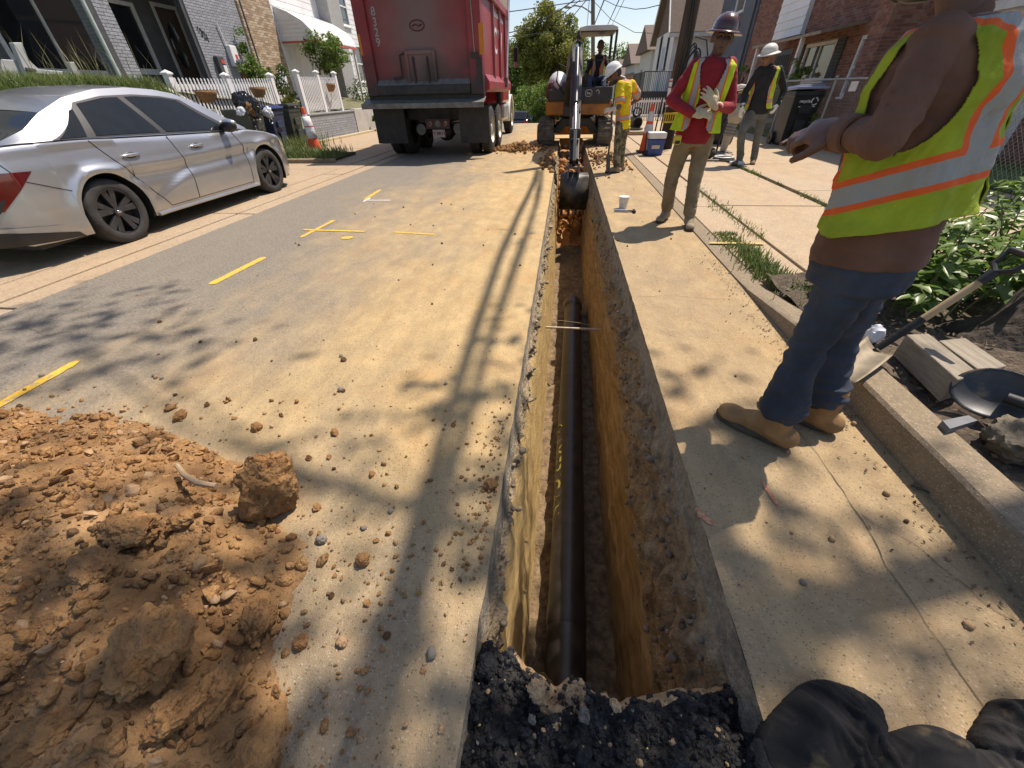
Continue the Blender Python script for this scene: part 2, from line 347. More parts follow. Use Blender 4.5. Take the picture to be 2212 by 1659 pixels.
# left bank, terrace behind retaining wall
mb = MB()
def bankz(x, y):
    t = max(0, min(1, (-6.8 - x) / 1.75)); s = t * t * (3 - 2 * t); top = interp(y, [-5, 10, 13, 14.5, 40], [1.38, 1.36, 1.12, .80, .80])
    return .05 + top * s + .25 * max(0, min(1, (-8.6 - x) / 2.2)) * interp(y, [10, 14.5], [.3, 1.6]) + .05 * fbm((x, y, 0), 1.7) * t
mb.grid(lambda u, v: (-14 + 7.2 * u, -5 + 14.4 * v, bankz(-14 + 7.2 * u, -5 + 14.4 * v)), 36, 60)
struct(mb.build('grass_bank', m_lawn, smooth=True, org=(0, 0, 0)))
mb = MB(); mb.grid(lambda u, v: (-14 + 5.3 * u, 9.4 + 21 * v, bankz(-14 + 5.3 * u, 9.4 + 21 * v)), 30, 60)
struct(mb.build('terrace', M('terrace_soil', (.10, .085, .05), (.16, .17, .07), scale=5, world=True, bump=.6, bscale=30), smooth=True, org=(0, 0, 0)))
# ================================================================== TRENCH
m_slab = M('cut_slab_edge', (.25, .205, .145), (.44, .37, .265), scale=60, world=True, rough=.9, bump=.9, bscale=120, c3=(.12, .11, .09), s3=8)
m_grav = M('cut_gravel_soil', (.19, .135, .075), (.48, .37, .225), scale=22, world=True, rough=.95, bump=1, bscale=70, c3=(.12, .09, .055), s3=7, m3=(.55, .7), lo=.3, hi=.72)
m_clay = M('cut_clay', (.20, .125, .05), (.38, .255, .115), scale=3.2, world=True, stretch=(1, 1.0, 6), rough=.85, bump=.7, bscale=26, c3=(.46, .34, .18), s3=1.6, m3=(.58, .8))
m_clayL = M('cut_clay_lit', (.40, .265, .095), (.62, .43, .18), scale=3.2, world=True, stretch=(1, 1.0, 6), rough=.85, bump=.7, bscale=26, c3=(.30, .19, .07), s3=1.6, m3=(.58, .8))  # left wall clay painted brighter, sunlight put into the colour
m_floor = M('trench_floor_soil', (.11, .075, .04), (.26, .18, .10), scale=16, world=True, rough=.95, bump=1, bscale=45)
def trench_wall(side):
    X0 = TR if side > 0 else TL
    yy = np.concatenate([np.arange(-.12, 7, .035), np.arange(7, TY1 + .2, .12)])
    def bz(y): return (interp(y, [0, 1, 2, 3, 8], [-.86, -.82, -.6, -.45, -.40]) if side > 0 else interp(y, [0, 1, 3, 8], [-.24, -.22, -.26, -.26])) + .07 * noise.noise(Vector((side * 9, y * 1.6, 0))) + .05 * noise.noise(Vector((side * 9, y * 6.5, 4)))
    def surf(z, y):
        b = bz(y); inw = interp(-z, [0, .10, .14, -b, -b + .06, 1.5], [0, .004, .02, .06 if side > 0 else .035, .07 if side > 0 else .05, .13])
        r = (.055 if -z > .12 and z > b else .010); amp = 0 if -z < .115 else r * min(1, (-z - .115) / .07)
        d = amp * (fbm((side * 5, y, z), 7, 4) + .7 * fbm((side * 5, y, z), 24, 3)) if amp else .003 * noise.noise(Vector((y * 40, z * 40, side)))
        if z < b: d += .014 * noise.noise(Vector((side, y * 9, z * .9))) + .01 * noise.noise(Vector((side, y * 30, z * 1.5)))
        return X0 - side * (inw + d) + (edgej(y, -1 if side > 0 else 1) if -z < .12 else 0)
    root = bpy.data.objects.new('trench_wall', None); col.objects.link(root); root['kind'] = 'structure'
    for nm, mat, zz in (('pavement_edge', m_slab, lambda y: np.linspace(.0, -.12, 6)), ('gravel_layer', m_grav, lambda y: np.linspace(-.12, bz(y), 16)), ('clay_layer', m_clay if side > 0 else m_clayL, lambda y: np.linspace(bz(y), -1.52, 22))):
        V = []; F = []; n = len(zz(1.0))
        for y in yy:
            for z in zz(y): V.append((surf(z - (1e-4 if nm != 'pavement_edge' else 0), y), y, z - (.001 if z > -.0001 else 0)))
        for j in range(len(yy) - 1):
            for i in range(n - 1):
                k = j * n + i; q = (k, k + 1, k + n + 1, k + n); F.append(q if side < 0 else q[::-1])
        mb = MB(); mb.add(V, F); mb.build(nm, mat, root, smooth=nm != 'pavement_edge', angle=70)
    # pebbles standing out of the gravel layer
    mb = MB()
    for i in range(520 if side > 0 else 200):
        y = TY0 + .03 + random.random() ** 1.8 * 5; b = bz(y); z = -.14 + (b + .16) * random.random(); r = random.uniform(.004, .016) * (1.6 if random.random() < .12 else 1)
        R = Matrix.Rotation(random.random() * 6, 3, random.choice('XYZ')); mb.ell((surf(z, y) - side * r * .2, y, z), (r, r * random.uniform(.6, 1), r * random.uniform(.5, .8)), R, 7, 5)
    o = mb.build('embedded_pebbles', M('pebble', (.15, .11, .07), (.30, .24, .165), scale=30, isl=.35, world=True), root, smooth=True, angle=80); o['kind'] = 'stuff'
trench_wall(1); trench_wall(-1)
mb = MB(); mb.grid(lambda u, v: (-.16 + .76 * u, .2 + 15.6 * v, -1.44 + .05 * fbm((u * .8, v * 15.6, 0), 5) + .03 * fbm((u, v * 15.6, 5), 18)), 14, 260)
struct(mb.build('trench_floor', m_floor, smooth=True, org=(0, 0, 0)))
struct(MB().b(-.3, .7, TY1 + .05, TY1 + .2, -1.6, -.02).build('trench_end', m_clay, org=(0, 0, 0)))
# soil lumps lying in the far trench under the bucket
m_orange = M('clay_lump', (.30, .13, .04), (.52, .28, .11), scale=10, rough=.95, bump=.9, bscale=40)
# near end: lump of broken black asphalt in the cut
m_blk = M('broken_asphalt', (.007, .0065, .006), (.030, .028, .026), scale=35, world=True, rough=.72, bump=1, bscale=70, c3=(.075, .07, .062), s3=9, m3=(.56, .72), spec=.55, lo=.3, hi=.75)
m_tan = M('tan_soil', (.36, .23, .115), (.56, .39, .22), scale=14, world=True, rough=.95, bump=1, bscale=50)
def lip(x): return interp(x, [-.2, -.05, .05, .12, .22, .35, .47, .6], [.50, .45, .39, .42, .37, .40, .44, .45]) + .02 * noise.noise(Vector((x * 22, 3, 0)))
def mound(x, y):
    e = max(0, lip(x) - y)
    base = -.055 + .05 * fbm((x, y, 1), 6) + .034 * fbm((x, y, 4), 20) + .016 * fbm((x, y, 4), 55)
    return base * min(1, .35 + max(0, y + .05) * 3) - .02 + (.05 if x < -.06 and y > .3 else 0) * noise.noise(Vector((x * 9, y * 9, 0))) - (.10 * (1 - min(1, e / .05)) ** 2)
mb = MB(); NX, NY = 110, 110; V = []; F = []; T = []
for j in range(NY + 1):
    for i in range(NX + 1):
        x = -.19 + .79 * i / NX; y = -.10 + (lip(x) + .10) * j / NY; V.append((x, y, mound(x, y)))
for j in range(NY):
    for i in range(NX): k = j * (NX + 1) + i; F.append((k, k + 1, k + NX + 2, k + NX + 1))
mb.add(V, F)
def is_tan(f):
    x, y, z = np.mean([V[q] for q in f], axis=0); e = lip(x) - y
    return e < .035 + .03 * noise.noise(Vector((x * 12, y * 12, 2))) + (.05 if .0 < x < .1 else 0) or (x > .0 and x < .15 and e < .10 + .05 * noise.noise(Vector((x * 25, y * 25, 7))))
mb.m = [1 if is_tan(f) else 0 for f in F]
k0 = len(V); row = NY * (NX + 1)   # near face of the cut, falling into the trench
V2 = []; F2 = []
for i in range(NX + 1):
    x, y, z = V[row + i]
    for t in range(7): V2.append((x, y + .03 * t + .02 * noise.noise(Vector((x * 15, t * 1.1, 0))), z - .24 * t))
for i in range(NX):
    for t in range(6): a = i * 7 + t; F2.append((a, a + 7, a + 8, a + 1))
mb.mi = 1; mb.add(V2, F2)
o = tag(mb.build('asphalt_rubble', [m_blk, m_tan], smooth=True, angle=50), 'broken black asphalt filling the near end of the trench', None, kind='stuff')
def rock_mesh(name, r, mat, seed, sub=3, rough=.25, sq=(1, 1, .75)):
    bm = bmesh.new(); bmesh.ops.create_icosphere(bm, subdivisions=sub, radius=1.0)
    for v in bm.verts:
        p = v.co.copy(); d = 1 + rough * fbm(p + Vector((seed * 3.1, seed, 0)), 1.1, 3) + rough * .45 * fbm(p + Vector((seed, 0, seed)), 3.1, 3) + (rough * .42 * fbm(p + Vector((seed, seed, 0)), 7, 4) - rough * .5 * max(0, abs(noise.noise(p * 5 + Vector((seed, 0, 0)))) - .22) if sub > 3 else 0)
        v.co = Vector((p.x * sq[0], p.y * sq[1], p.z * sq[2])) * d * r
    me = bpy.data.meshes.new(name); bm.to_mesh(me); bm.free(); me.materials.append(mat); me.polygons.foreach_set('use_smooth', [True] * len(me.polygons)); me.set_sharp_from_angle(angle=math.radians(50)); return me
def put(me, name, loc, rot=(0, 0, 0), s=1.0, parent=None):
    o = bpy.data.objects.new(name, me); col.objects.link(o); o.location = loc; o.rotation_euler = rot; o.scale = (s, s, s) if isinstance(s, (int, float)) else s
    if parent: o.parent = parent
    return o
m_gray = M('gray_stone', (.15, .13, .105), (.27, .235, .19), scale=18, bump=.5, isl=.2)
m_clod = M('clay_clod', (.21, .10, .034), (.42, .23, .088), scale=9, rough=.96, bump=1, bscale=45, bdist=.03, c3=(.16, .09, .04), s3=4, m3=(.52, .7))
m_stone = M('tan_stone', (.30, .18, .09), (.44, .29, .16), scale=14, rough=.85, bump=.5, isl=.25)
# chunks on the rubble
mb = MB()
for i in range(2600):
    x = random.uniform(-.18, .585); y = random.uniform(-.08, .6) ** 1.0
    if y > lip(x) - .02: continue
    r = random.choice([.003, .004, .005, .006, .008, .012]); z = mound(x, y); R = Matrix.Rotation(random.random() * 6, 3, Vector((random.random(), random.random(), random.random())))
    mb.mi = 0 if random.random() < .95 else (1 if random.random() < .7 else 2)
    mb.ell((x, y, z + r * .3), (r, r * random.uniform(.6, 1), r * random.uniform(.5, .9)), R, 6, 4)
tag(mb.build('asphalt_crumbs', [m_blk, m_tan, m_gray]), 'black asphalt crumbs and pale grit on the rubble', None, kind='stuff')
for i, (px, py, r, mt, nm, lab) in enumerate([
    (1052, 1440, .035, m_blk, 'asphalt_chunk', 'shiny black asphalt chunk at left corner of the trench end'), (1015, 1427, .017, m_stone, 'stone', 'round tan pebble on the left trench corner beside black chunk'),
    (1330, 1525, .020, m_tan, 'soil_chunk', 'pale tan soil chunk in the middle of the black rubble'), (1160, 1490, .030, m_tan, 'soil_chunk', 'crumbly tan soil lump at the trench lip left of the hollow'),
    (1262, 1545, .022, M('brown_concrete', (.13, .11, .085), (.22, .19, .15), scale=20, bump=.6), 'concrete_chunk', 'grey brown concrete chunk on the rubble below the pipe'), (1150, 1555, .014, m_gray, 'concrete_chunk', 'thin curved grey shard in the black rubble')]):
    p = gnd(px, py, -.03); o = put(rock_mesh(nm, r * .8, mt, 40 + i, 4, .42), nm, p, (i, i * 2, i), 1); tag(o, lab, 'chunk' if 'chunk' in nm else 'stone')
# ================================================================== PIPE
pz = -1.30; pr = .118
def pipeX(y): return .155 + (y - .2) * .019
m_pipe = M('black_pipe_coating', (.014, .012, .011), (.036, .030, .025), scale=9, rough=.36, spec=.5, rvar=.08, c3=(.075, .06, .045), s3=3.5, m3=(.58, .8), world=True)
pipe = thing('water_pipe', 'black iron water pipe lying in the bottom of the trench', 'pipe', (pipeX(2.7), 2.7, pz - pr))
mb = MB(); Y0, Y1 = .15, 5.45
pth = [(pipeX(y), y, pz) for y in (Y0, 5.30)]
mb.tube(pth, pr, 40); mb.build('barrel', m_pipe, pipe, smooth=True)
mb = MB(); d = Vector((.019, 1, 0)).normalized(); R = ax(d, Vector((0, 0, 1)))
mb.lathe([(pr + .002, 0), (pr + .016, .03), (pr + .022, .06), (pr + .022, .19), (pr + .012, .20), (pr - .02, .20), (pr - .03, .12)], 40, Vector((pipeX(5.28), 5.28, pz)), R)
mb.build('bell_end', m_pipe, pipe, smooth=True)
mb = MB(); mb.lathe([(pr, 0), (pr + .004, .01), (pr + .005, .10), (pr + .001, .13)], 40, Vector((pipeX(.98), .98, pz)), R); mb.build('coupling_band', m_pipe, pipe, smooth=True)
m_yp = M('yellow_stencil_paint', (.20, .17, .03), (.30, .25, .05), scale=30, rough=.7)
vs, fs = text_mesh('AMERICAN', .155, .004, 1.15); mb = MB(); V = []
for v in vs:
    y = 2.13 - v.x; a = math.radians(158) - (v.y / (pr + .003)) ; xx = pipeX(y)
    V.append((xx + math.cos(a) * (pr + .003), y, pz + math.sin(a) * (pr + .003)))
mb.add(V, fs); mb.build('stencil_lettering', m_yp, pipe)
mb = MB(); pts = []
for i in range(15):
    t = i / 14 * 2 * math.pi * .8; y = 2.66 + .035 * math.sin(t) * 1.3; a = math.radians(158) - .055 / pr * math.cos(t); pts.append((pipeX(y) + math.cos(a) * (pr + .003), y, pz + math.sin(a) * (pr + .003)))
mb.tube(pts, .006, 5); mb.build('stencil_mark', m_yp, pipe)
cp = thing('service_pipe', 'thin pale service pipe crossing the trench above the black pipe', 'pipe', (.2, 3.2, -.9))
a_, b_ = gnd(1208, 708, -.82), gnd(1274, 711, -.82); a_.x = -.13; b_.x = .52
MB().tube([a_, b_], .013, 10).build('tube', M('dull_galvanised', (.36, .31, .23), (.5, .44, .34), scale=20, rough=.5, metal=.3), cp, smooth=True)
MB().tube([a_ + Vector((.02, .03, .05)), a_ + Vector((.2, .06, .06)), a_ + Vector((.4, .05, .045)), b_ + Vector((-.02, .02, .02))], .003, 6).build('tracer_wire', M('wire_tan', (.3, .22, .14)), cp)
# ================================================================== DIRT PILE
def pile_h(x, y):
    # outline of the spoil heap on the left
    ex = interp(y, [-.6, .1, .4, .66, .8, 1.0, 1.15, 1.3, 1.4], [-.52, -.58, -.70, -.84, -1.05, -1.32, -1.75, -2.5, -3.2]) + .10 * noise.noise(Vector((y * 4, 1, 0)))
    d = ex - x; e = 1.28 + .05 * noise.noise(Vector((x * 3, 0, 0))) - y
    t = max(0, min(1, min(d, e * .8) / .55)); h = .17 * t * t * (3 - 2 * t) * (1 + .5 * fbm((x, y, 0), 1.6))
    if t <= 0: return -.03
    return h + min(1, t * 3) * (.035 * fbm((x, y, 2), 5, 4) + .020 * abs(fbm((x, y, 5), 14, 3)) + .008 * fbm((x, y, 8), 40, 2)) - .004
m_pile = M('spoil_clay', (.155, .078, .030), (.38, .215, .088), scale=5, world=True, rough=.97, bump=1, bscale=60, c3=(.42, .26, .125), s3=2.2, m3=(.54, .74), detail=9)
mb = MB(); mb.grid(lambda u, v: (-3.6 + 3.15 * u, -.6 + 2.0 * v, pile_h(-3.6 + 3.15 * u, -.6 + 2.0 * v)), 260, 180)
tag(mb.build('dirt_pile', m_pile, smooth=True, angle=60, org=(-2, .4, 0)), 'heap of orange brown clay spoil on the left of the road', 'dirt pile', kind='stuff')
# stones and clods mixed through the heap (uncountable) -> one object
mb = MB(); cnt = 0
tmpl = [rock_mesh('t', 1.0, m_clod, s, 1, .35) for s in range(6)]
TV = [(np.array([v.co[:] for v in t.vertices]), [tuple(p.vertices) for p in t.polygons]) for t in tmpl]
for t in tmpl: bpy.data.meshes.remove(t)
def scatter_rock(mb, x, y, z, r):
    V, F = random.choice(TV); q = Quaternion((random.gauss(0, 1), random.gauss(0, 1), random.gauss(0, 1), random.gauss(0, 1))).normalized().to_matrix()
    A = np.array(q) @ (V * r * np.array([1, random.uniform(.7, 1), random.uniform(.55, .9)])).T
    mb.add([(x + a[0], y + a[1], z + a[2]) for a in A.T], F)
for i in range(9000):
    x = random.uniform(-3.1, -.45); y = random.uniform(-.25, 1.45); h = pile_h(x, y)
    if h < .0 and random.random() < .93: continue
    r = random.choice([.004] * 5 + [.006] * 5 + [.009] * 4 + [.013] * 3 + [.02, .02, .028]) * random.uniform(.8, 1.2)
    mb.mi = 0 if random.random() < .92 else 1; scatter_rock(mb, x, y, max(h, 0) + r * .25, r)
tag(mb.build('loose_soil_crumbs', [m_clod, m_stone], smooth=True, angle=60, org=(-2, .4, 0)), 'loose crumbs and pebbles over the clay spoil', None, kind='stuff')
big = [(600, 1085, .150, (.80, .72, 1.2), 'tall rounded clay clod standing upright at the edge of the spoil', 20),
       (340, 1400, .145, (1.2, .95, .7), 'largest flat brown clod in the near part of the spoil', 21), (470, 1500, .085, (.75, 1.25, .7), 'oblong brown clod near the bottom of the spoil', 22),
       (380, 1545, .075, (1.1, .9, .75), 'dark rounded clod below the largest flat clod', 23), (560, 1335, .085, (1.2, .9, .7), 'sunlit pale clod at right side of the spoil', 24),
       (285, 1150, .12, (1.2, .8, .6), 'broad lit clod in the middle of the spoil', 25), (395, 1125, .062, (1.2, .9, .7), 'rounded sunlit clod right of the broad lit clod', 26),
       (785, 1212, .033, (.9, .9, 1), 'single brown clod on bare road right of the tall clod', 27), (695, 1167, .024, (1, .9, .9), 'grey stone beside the base of the tall clod', 28),
       (60, 945, .035, (1, .8, .9), 'small clod at the far left edge of the spoil', 29), (390, 900, .040, (1.2, .8, .7), 'cluster clod behind the spoil on the grey road', 30),
       (200, 1230, .10, (1.3, .8, .5), 'flattened clod at left of the spoil', 31), (100, 1600, .10, (1.2, .8, .6), 'clod in the lower left corner of the spoil', 32), (555, 1640, .10, (1.3, .9, .5), 'pale lit lump at the bottom edge of the spoil', 33),
       (740, 1388, .021, (1, .9, .9), 'smooth pale pebble on the road right of the spoil', 34), (1060, 1050, .035, (1, .9, .9), 'brown clod near the left edge of the trench', 35), (650, 1390, .028, (1, .9, .8), 'small clod on the right margin of the spoil', 36), (555, 925, .034, (1, .9, .8), 'brown stone on the road behind the tall clod', 37)]
for (px, py, r0, sq, lab, sd) in big:
    r = r0 * (.80 if r0 == .150 else .62 if r0 > .05 else .8)
    mt = m_gray if 'grey stone' in lab else (m_stone if 'pale pebble' in lab else m_clod)
    g = gnd(px, py, .0); h = pile_h(g.x, g.y); g = gnd(px, py, max(h, 0) + r * sq[2] * .2)
    o = put(rock_mesh('clay_clod', r, mt, sd, 5 if r > .045 else 4, .27 if r > .045 else .24, sq), 'clay_clod' if mt is m_clod else 'stone', g + Vector((0, 0, r * sq[2] * (.62 if r0 == .150 else .35))), (0, (.35 if r0 == .150 else 0), sd))
    tag(o, lab, 'clod' if mt is m_clod else 'stone', 'clods in the spoil heap' if mt is m_clod else None)
# stick lying on the heap
p = [gnd(385, 1008, .17), gnd(402, 1030, .17), gnd(430, 1047, .17), gnd(470, 1054, .165)]
mb = MB(); mb.tube([q + Vector((0, 0, .01)) for q in p], [.008, .010, .011, .010], 8); tag(mb.build('stick', M('stick_bark', (.27, .18, .10), (.38, .27, .16), scale=20), smooth=True), 'short curved pale root stick lying on the spoil', 'stick')
# stones strewn over the road: individuals (the largest) and one mass of grit
stone_me = [rock_mesh('road_stone', 1, m, s, 2, .25) for s, m in ((1, m_clod), (2, m_stone), (3, m_clod), (4, m_gray))]
k = 0
while k < 70:
    x = random.uniform(-3.2, 1.45); y = random.choice([random.uniform(.2, 1.6), random.uniform(.2, 2.2), random.uniform(.9, 6)])
    if TL - .02 < x < TR + .02 or pile_h(x, y) > 0: continue
    near = x > -1.4 and x < TL
    r = random.uniform(.007, .016) * (1.2 if near else 1); me = random.choice(stone_me)
    o = put(me, 'road_stone', (x, y, r * .45), (random.random() * 6,) * 3, r)
    cl_ = {m_clod: 'orange brown clay', m_stone: 'tan', m_gray: 'grey'}[me.materials[0]]; zn_ = 'on the pavement right of the trench' if x > TR else ('on the road between spoil heap and trench' if y < 1.3 and x > -1.4 else ('on the road just behind the spoil heap' if y < 2.4 and x < -1.0 else ('on the dusty road left of the trench' if x > -1.8 else 'on the grey road near the yellow marks')))
    tag(o, 'small loose %s stone %s' % (cl_, zn_), 'stone', 'loose stones on the road'); k += 1
mb = MB()
for i in range(1500):
    x = random.uniform(-4.0, 1.48); y = random.choice([random.uniform(.0, 2.5), random.uniform(.5, 9)])
    if TL - .01 < x < TR + .01: continue
    if random.random() > .35 + .65 * max(0, noise.noise(Vector((x * 1.3, y * 1.3, 4))) + .25): continue
    r = random.choice([.0022, .003, .004, .005, .0065]); mb.mi = random.choice([0, 0, 1, 1, 2]); scatter_rock(mb, x, y, r * .4, r)
for i in range(360):      # crumbs trailing off the heap and along the left cut edge
    if i < 170: x = random.gauss(-.62, .2); y = random.uniform(.05, .8)
    else: x = TL - .02 - abs(random.gauss(0, .09)); y = random.choice([random.gauss(.95, .1), random.gauss(1.3, .12), random.gauss(.7, .1)])
    r = random.choice([.004, .006, .008, .011]); mb.mi = random.choice([0, 0, 1]); scatter_rock(mb, x, y, r * .4, r)
tag(mb.build('road_grit', [m_clod, m_stone, m_gray], org=(0, 0, 0)), 'fine grit and crumbs strewn over the road', None, kind='stuff')
# far heap by the truck, lumps right of the trench and in the trench under the bucket
mb = MB()
for i in range(420):
    a = random.gauss(0, .42); b = random.gauss(0, .18); r = random.choice([.02, .03, .04, .06, .09]); mb.mi = 0; scatter_rock(mb, -1.25 + a, 12.6 + b * 2, max(.01, .14 * math.exp(-(a / .3) ** 2) * random.random()), r)
tag(mb.build('spoil_lumps', m_clod, smooth=True, angle=60), 'heap of clay lumps on the road beside the red dump truck', 'dirt pile', kind='stuff')
mb = MB()
for i in range(300):
    x = random.uniform(.62, 1.4); y = random.gauss(10.6, 1.0); r = random.choice([.012, .02, .03, .045]); scatter_rock(mb, x, y, r * .4, r)
for i in range(120):
    x = -.2 - abs(random.gauss(0, .16)); y = random.gauss(10.2, .6); r = random.choice([.02, .03, .05, .07]); scatter_rock(mb, x, y, r * .4, r)
tag(mb.build('spoil_lumps', m_clod, smooth=True, angle=60), 'scattered clay lumps beside the trench in front of the excavator', 'dirt', kind='stuff')
mb = MB()
for i in range(260):
    x = random.uniform(-.1, .5); y = random.uniform(8.9, 13.5); r = random.choice([.04, .06, .09, .12]); scatter_rock(mb, x, y, interp(y, [8.8, 10, 12, 13.5], [-1.2, -.75, -.35, -.25]) + random.uniform(-.1, .1), r)
mb.grid(lambda u, v: (-.15 + .7 * u, 8.7 + 7 * v, interp(8.7 + 7 * v, [8.7, 10, 12, 15.7], [-1.45, -.85, -.45, -.3]) + .06 * fbm((u, v * 7, 0), 4)), 10, 70)
tag(mb.build('trench_spoil', m_orange, smooth=True, angle=60), 'orange clay left in the trench behind the bucket', 'dirt', kind='stuff')
# ================================================================== PAINT MARKS
m_yel = M('yellow_marking_paint', (.60, .34, .025), (.76, .46, .05), scale=40, world=True, rough=.85, c3=(.36, .28, .15), s3=26, m3=(.50, .66))
m_wht = M('white_marking_paint', (.62, .60, .55), (.75, .73, .68), scale=40, world=True)
def stroke(name, a, b, wd, mat, lab, wob=.006, z=.004):
    mb = MB(); a, b = Vector(a), Vector(b); d = (b - a); nrm = Vector((-d.y, d.x, 0)).normalized(); n = max(6, int(d.length / .03)); V = []; F = []
    for i in range(n + 1):
        t = i / n; c = a + d * t; e = 1 if 0 < i < n else .45
        for s in (-1, 1): V.append(c + nrm * s * (wd / 2 * e + wob * 1.2 * noise.noise(Vector((t * 30, s * 5, a.x))) + wob * noise.noise(Vector((t * 90, s * 5, a.x)))) + Vector((0, 0, z)))
    for i in range(n): F.append((2 * i, 2 * i + 1, 2 * i + 3, 2 * i + 2))
    mb.add(V, F); return tag(mb.build(name, mat), lab, 'paint mark')
stroke('paint_mark', gnd(170, 780), gnd(-90, 925), .065, m_yel, 'yellow paint dash at the left edge of the photo')
stroke('paint_mark', gnd(572, 556), gnd(455, 615), .075, m_yel, 'yellow paint dash on the grey road near the parked car')
mk = thing('paint_mark', 'yellow T shaped utility mark on the road', 'paint mark', gnd(690, 495))
for a, b, wd in (((650, 513), (722, 476), .055), ((655, 497), (790, 501), .05)):
    o = stroke('stroke', gnd(*a), gnd(*b), wd, m_yel, '', z=.004 if wd > .052 else .006); del o['category'], o['label']; loc = o.location.copy(); o.parent = mk; o.location = loc - mk.location
mb = MB(); c = gnd(750, 514); mb.lathe([(.07, 0), (0, .0)], 16, c + Vector((0, 0, .005)), None, .8); tag(mb.build('paint_mark', m_yel), 'yellow paint blob below the T shaped mark', 'paint mark')
stroke('paint_mark', gnd(822, 410), gnd(788, 432), .06, m_yel, 'far short yellow paint dash behind the T mark'); stroke('paint_mark', gnd(785, 436), gnd(800, 428), .04, m_wht, 'tiny white tick beside the far yellow dash'); stroke('paint_mark', gnd(790, 433), gnd(845, 433), .035, m_wht, 'thin white paint line beside the far yellow dash')
stroke('paint_mark', gnd(850, 502), gnd(940, 507), .04, m_yel, 'faint yellow line on tan dust left of the trench')
stroke('paint_mark', gnd(1530, 531) , gnd(1650, 533), .05, m_yel, 'worn yellow line crossing the curb right of the trench', z=.034).data.materials[0] = M('faded_yellow_paint', (.42, .32, .14), (.58, .40, .08), scale=30, world=True)
m_pink = M('orange_spray', (.50, .15, .07), (.5, .3, .18), scale=60, world=True, lo=.45, hi=.6)
stroke('paint_mark', gnd(1645, 1040), gnd(1680, 1095), .018, m_pink, 'faint orange spray line below the tan work boots', .008); stroke('paint_mark', gnd(1500, 1100), gnd(1540, 1135), .03, m_pink, 'reddish spray smear at right edge of the trench', .01)
# cracks and the seam in the right hand pavement strip
for pts, wd in (([(1.165, .42), (1.16, .8), (1.185, 1.0), (1.18, 1.3), (1.16, 1.6)], .0022), ([(.62, 2.9), (.9, 2.95), (1.2, 2.9), (1.3, 2.93)], .0018), ([(1.19, 1.0), (1.30, .9), (1.38, .72), (1.42, .66)], .0016), ([(-4.2, 1.9), (-3.8, 2.05), (-3.5, 1.95), (-3.3, 2.15)], .003), ([(-3.8, 2.05), (-3.72, 2.3), (-3.8, 2.6)], .0025)):
    V = []; F = []; P = [Vector((a, b, 0)) for a, b in pts]; q = []
    for a, b in zip(P[:-1], P[1:]):
        for t in np.linspace(0, 1, 9)[:-1]: q.append(a.lerp(b, t))
    for i, p in enumerate(q):
        d = (q[min(i + 1, len(q) - 1)] - q[max(0, i - 1)]).normalized(); nrm = Vector((-d.y, d.x, 0)); w_ = wd * (.35 + .9 * abs(noise.noise(p * 9))); c = p + nrm * .012 * noise.noise(p * 14); V += [c + nrm * w_ + Vector((0, 0, .003)), c - nrm * w_ + Vector((0, 0, .003))]
    F = [(2 * i, 2 * i + 1, 2 * i + 3, 2 * i + 2) for i in range(len(q) - 1)]; mb = MB(); mb.add(V, F); struct(mb.build('road_crack', m_crack))
# ================================================================== BUILDING KIT
def wall_panel(name, O, U, N, W, Hh, th, holes, mat, parent, V=Vector((0, 0, 1))):
    """flat wall with rectangular openings; O lower corner on the outer face, N outward normal"""
    O, U, N = Vector(O), Vector(U), Vector(N); us = sorted(set([0, W] + [h[0] for h in holes] + [h[1] for h in holes])); vs = sorted(set([0, Hh] + [h[2] for h in holes] + [h[3] for h in holes]))
    us = [u for u in us if 0 <= u <= W]; vs = [v for v in vs if 0 <= v <= Hh]; mb = MB()
    for a, b in zip(us[:-1], us[1:]):
        for c, d in zip(vs[:-1], vs[1:]):
            if any(h[0] <= (a + b) / 2 <= h[1] and h[2] <= (c + d) / 2 <= h[3] for h in holes): continue
            p = [O + U * a + V * c, O + U * b + V * c, O + U * b + V * d, O + U * a + V * d]; mb.prism(p, -N * th)
    return mb.build(name, mat, parent)
def cut(a, b, v0, v1, holes):
    seg = [(a, b)]
    for h in holes:
        if h[2] < v1 - 1e-4 and h[3] > v0 + 1e-4:
            ns = []
            for s, e in seg:
                if h[1] <= s or h[0] >= e: ns.append((s, e))
                else:
                    if h[0] > s: ns.append((s, h[0]))
                    if h[1] < e: ns.append((h[1], e))
            seg = ns
    return [(s, e) for s, e in seg if e - s > .02]
_unit = {}
def unit_box(mat):
    if mat.name not in _unit:
        me = bpy.data.meshes.new('brick'); mb = MB().box((0, 0, 0), (1, 1, 1)); me.from_pydata(mb.v, [], mb.f); me.materials.append(mat); _unit[mat.name] = me
    return _unit[mat.name]
def frame3(U, N, V=Vector((0, 0, 1))): return Matrix((Vector(U), Vector(V), Vector(N))).transposed()
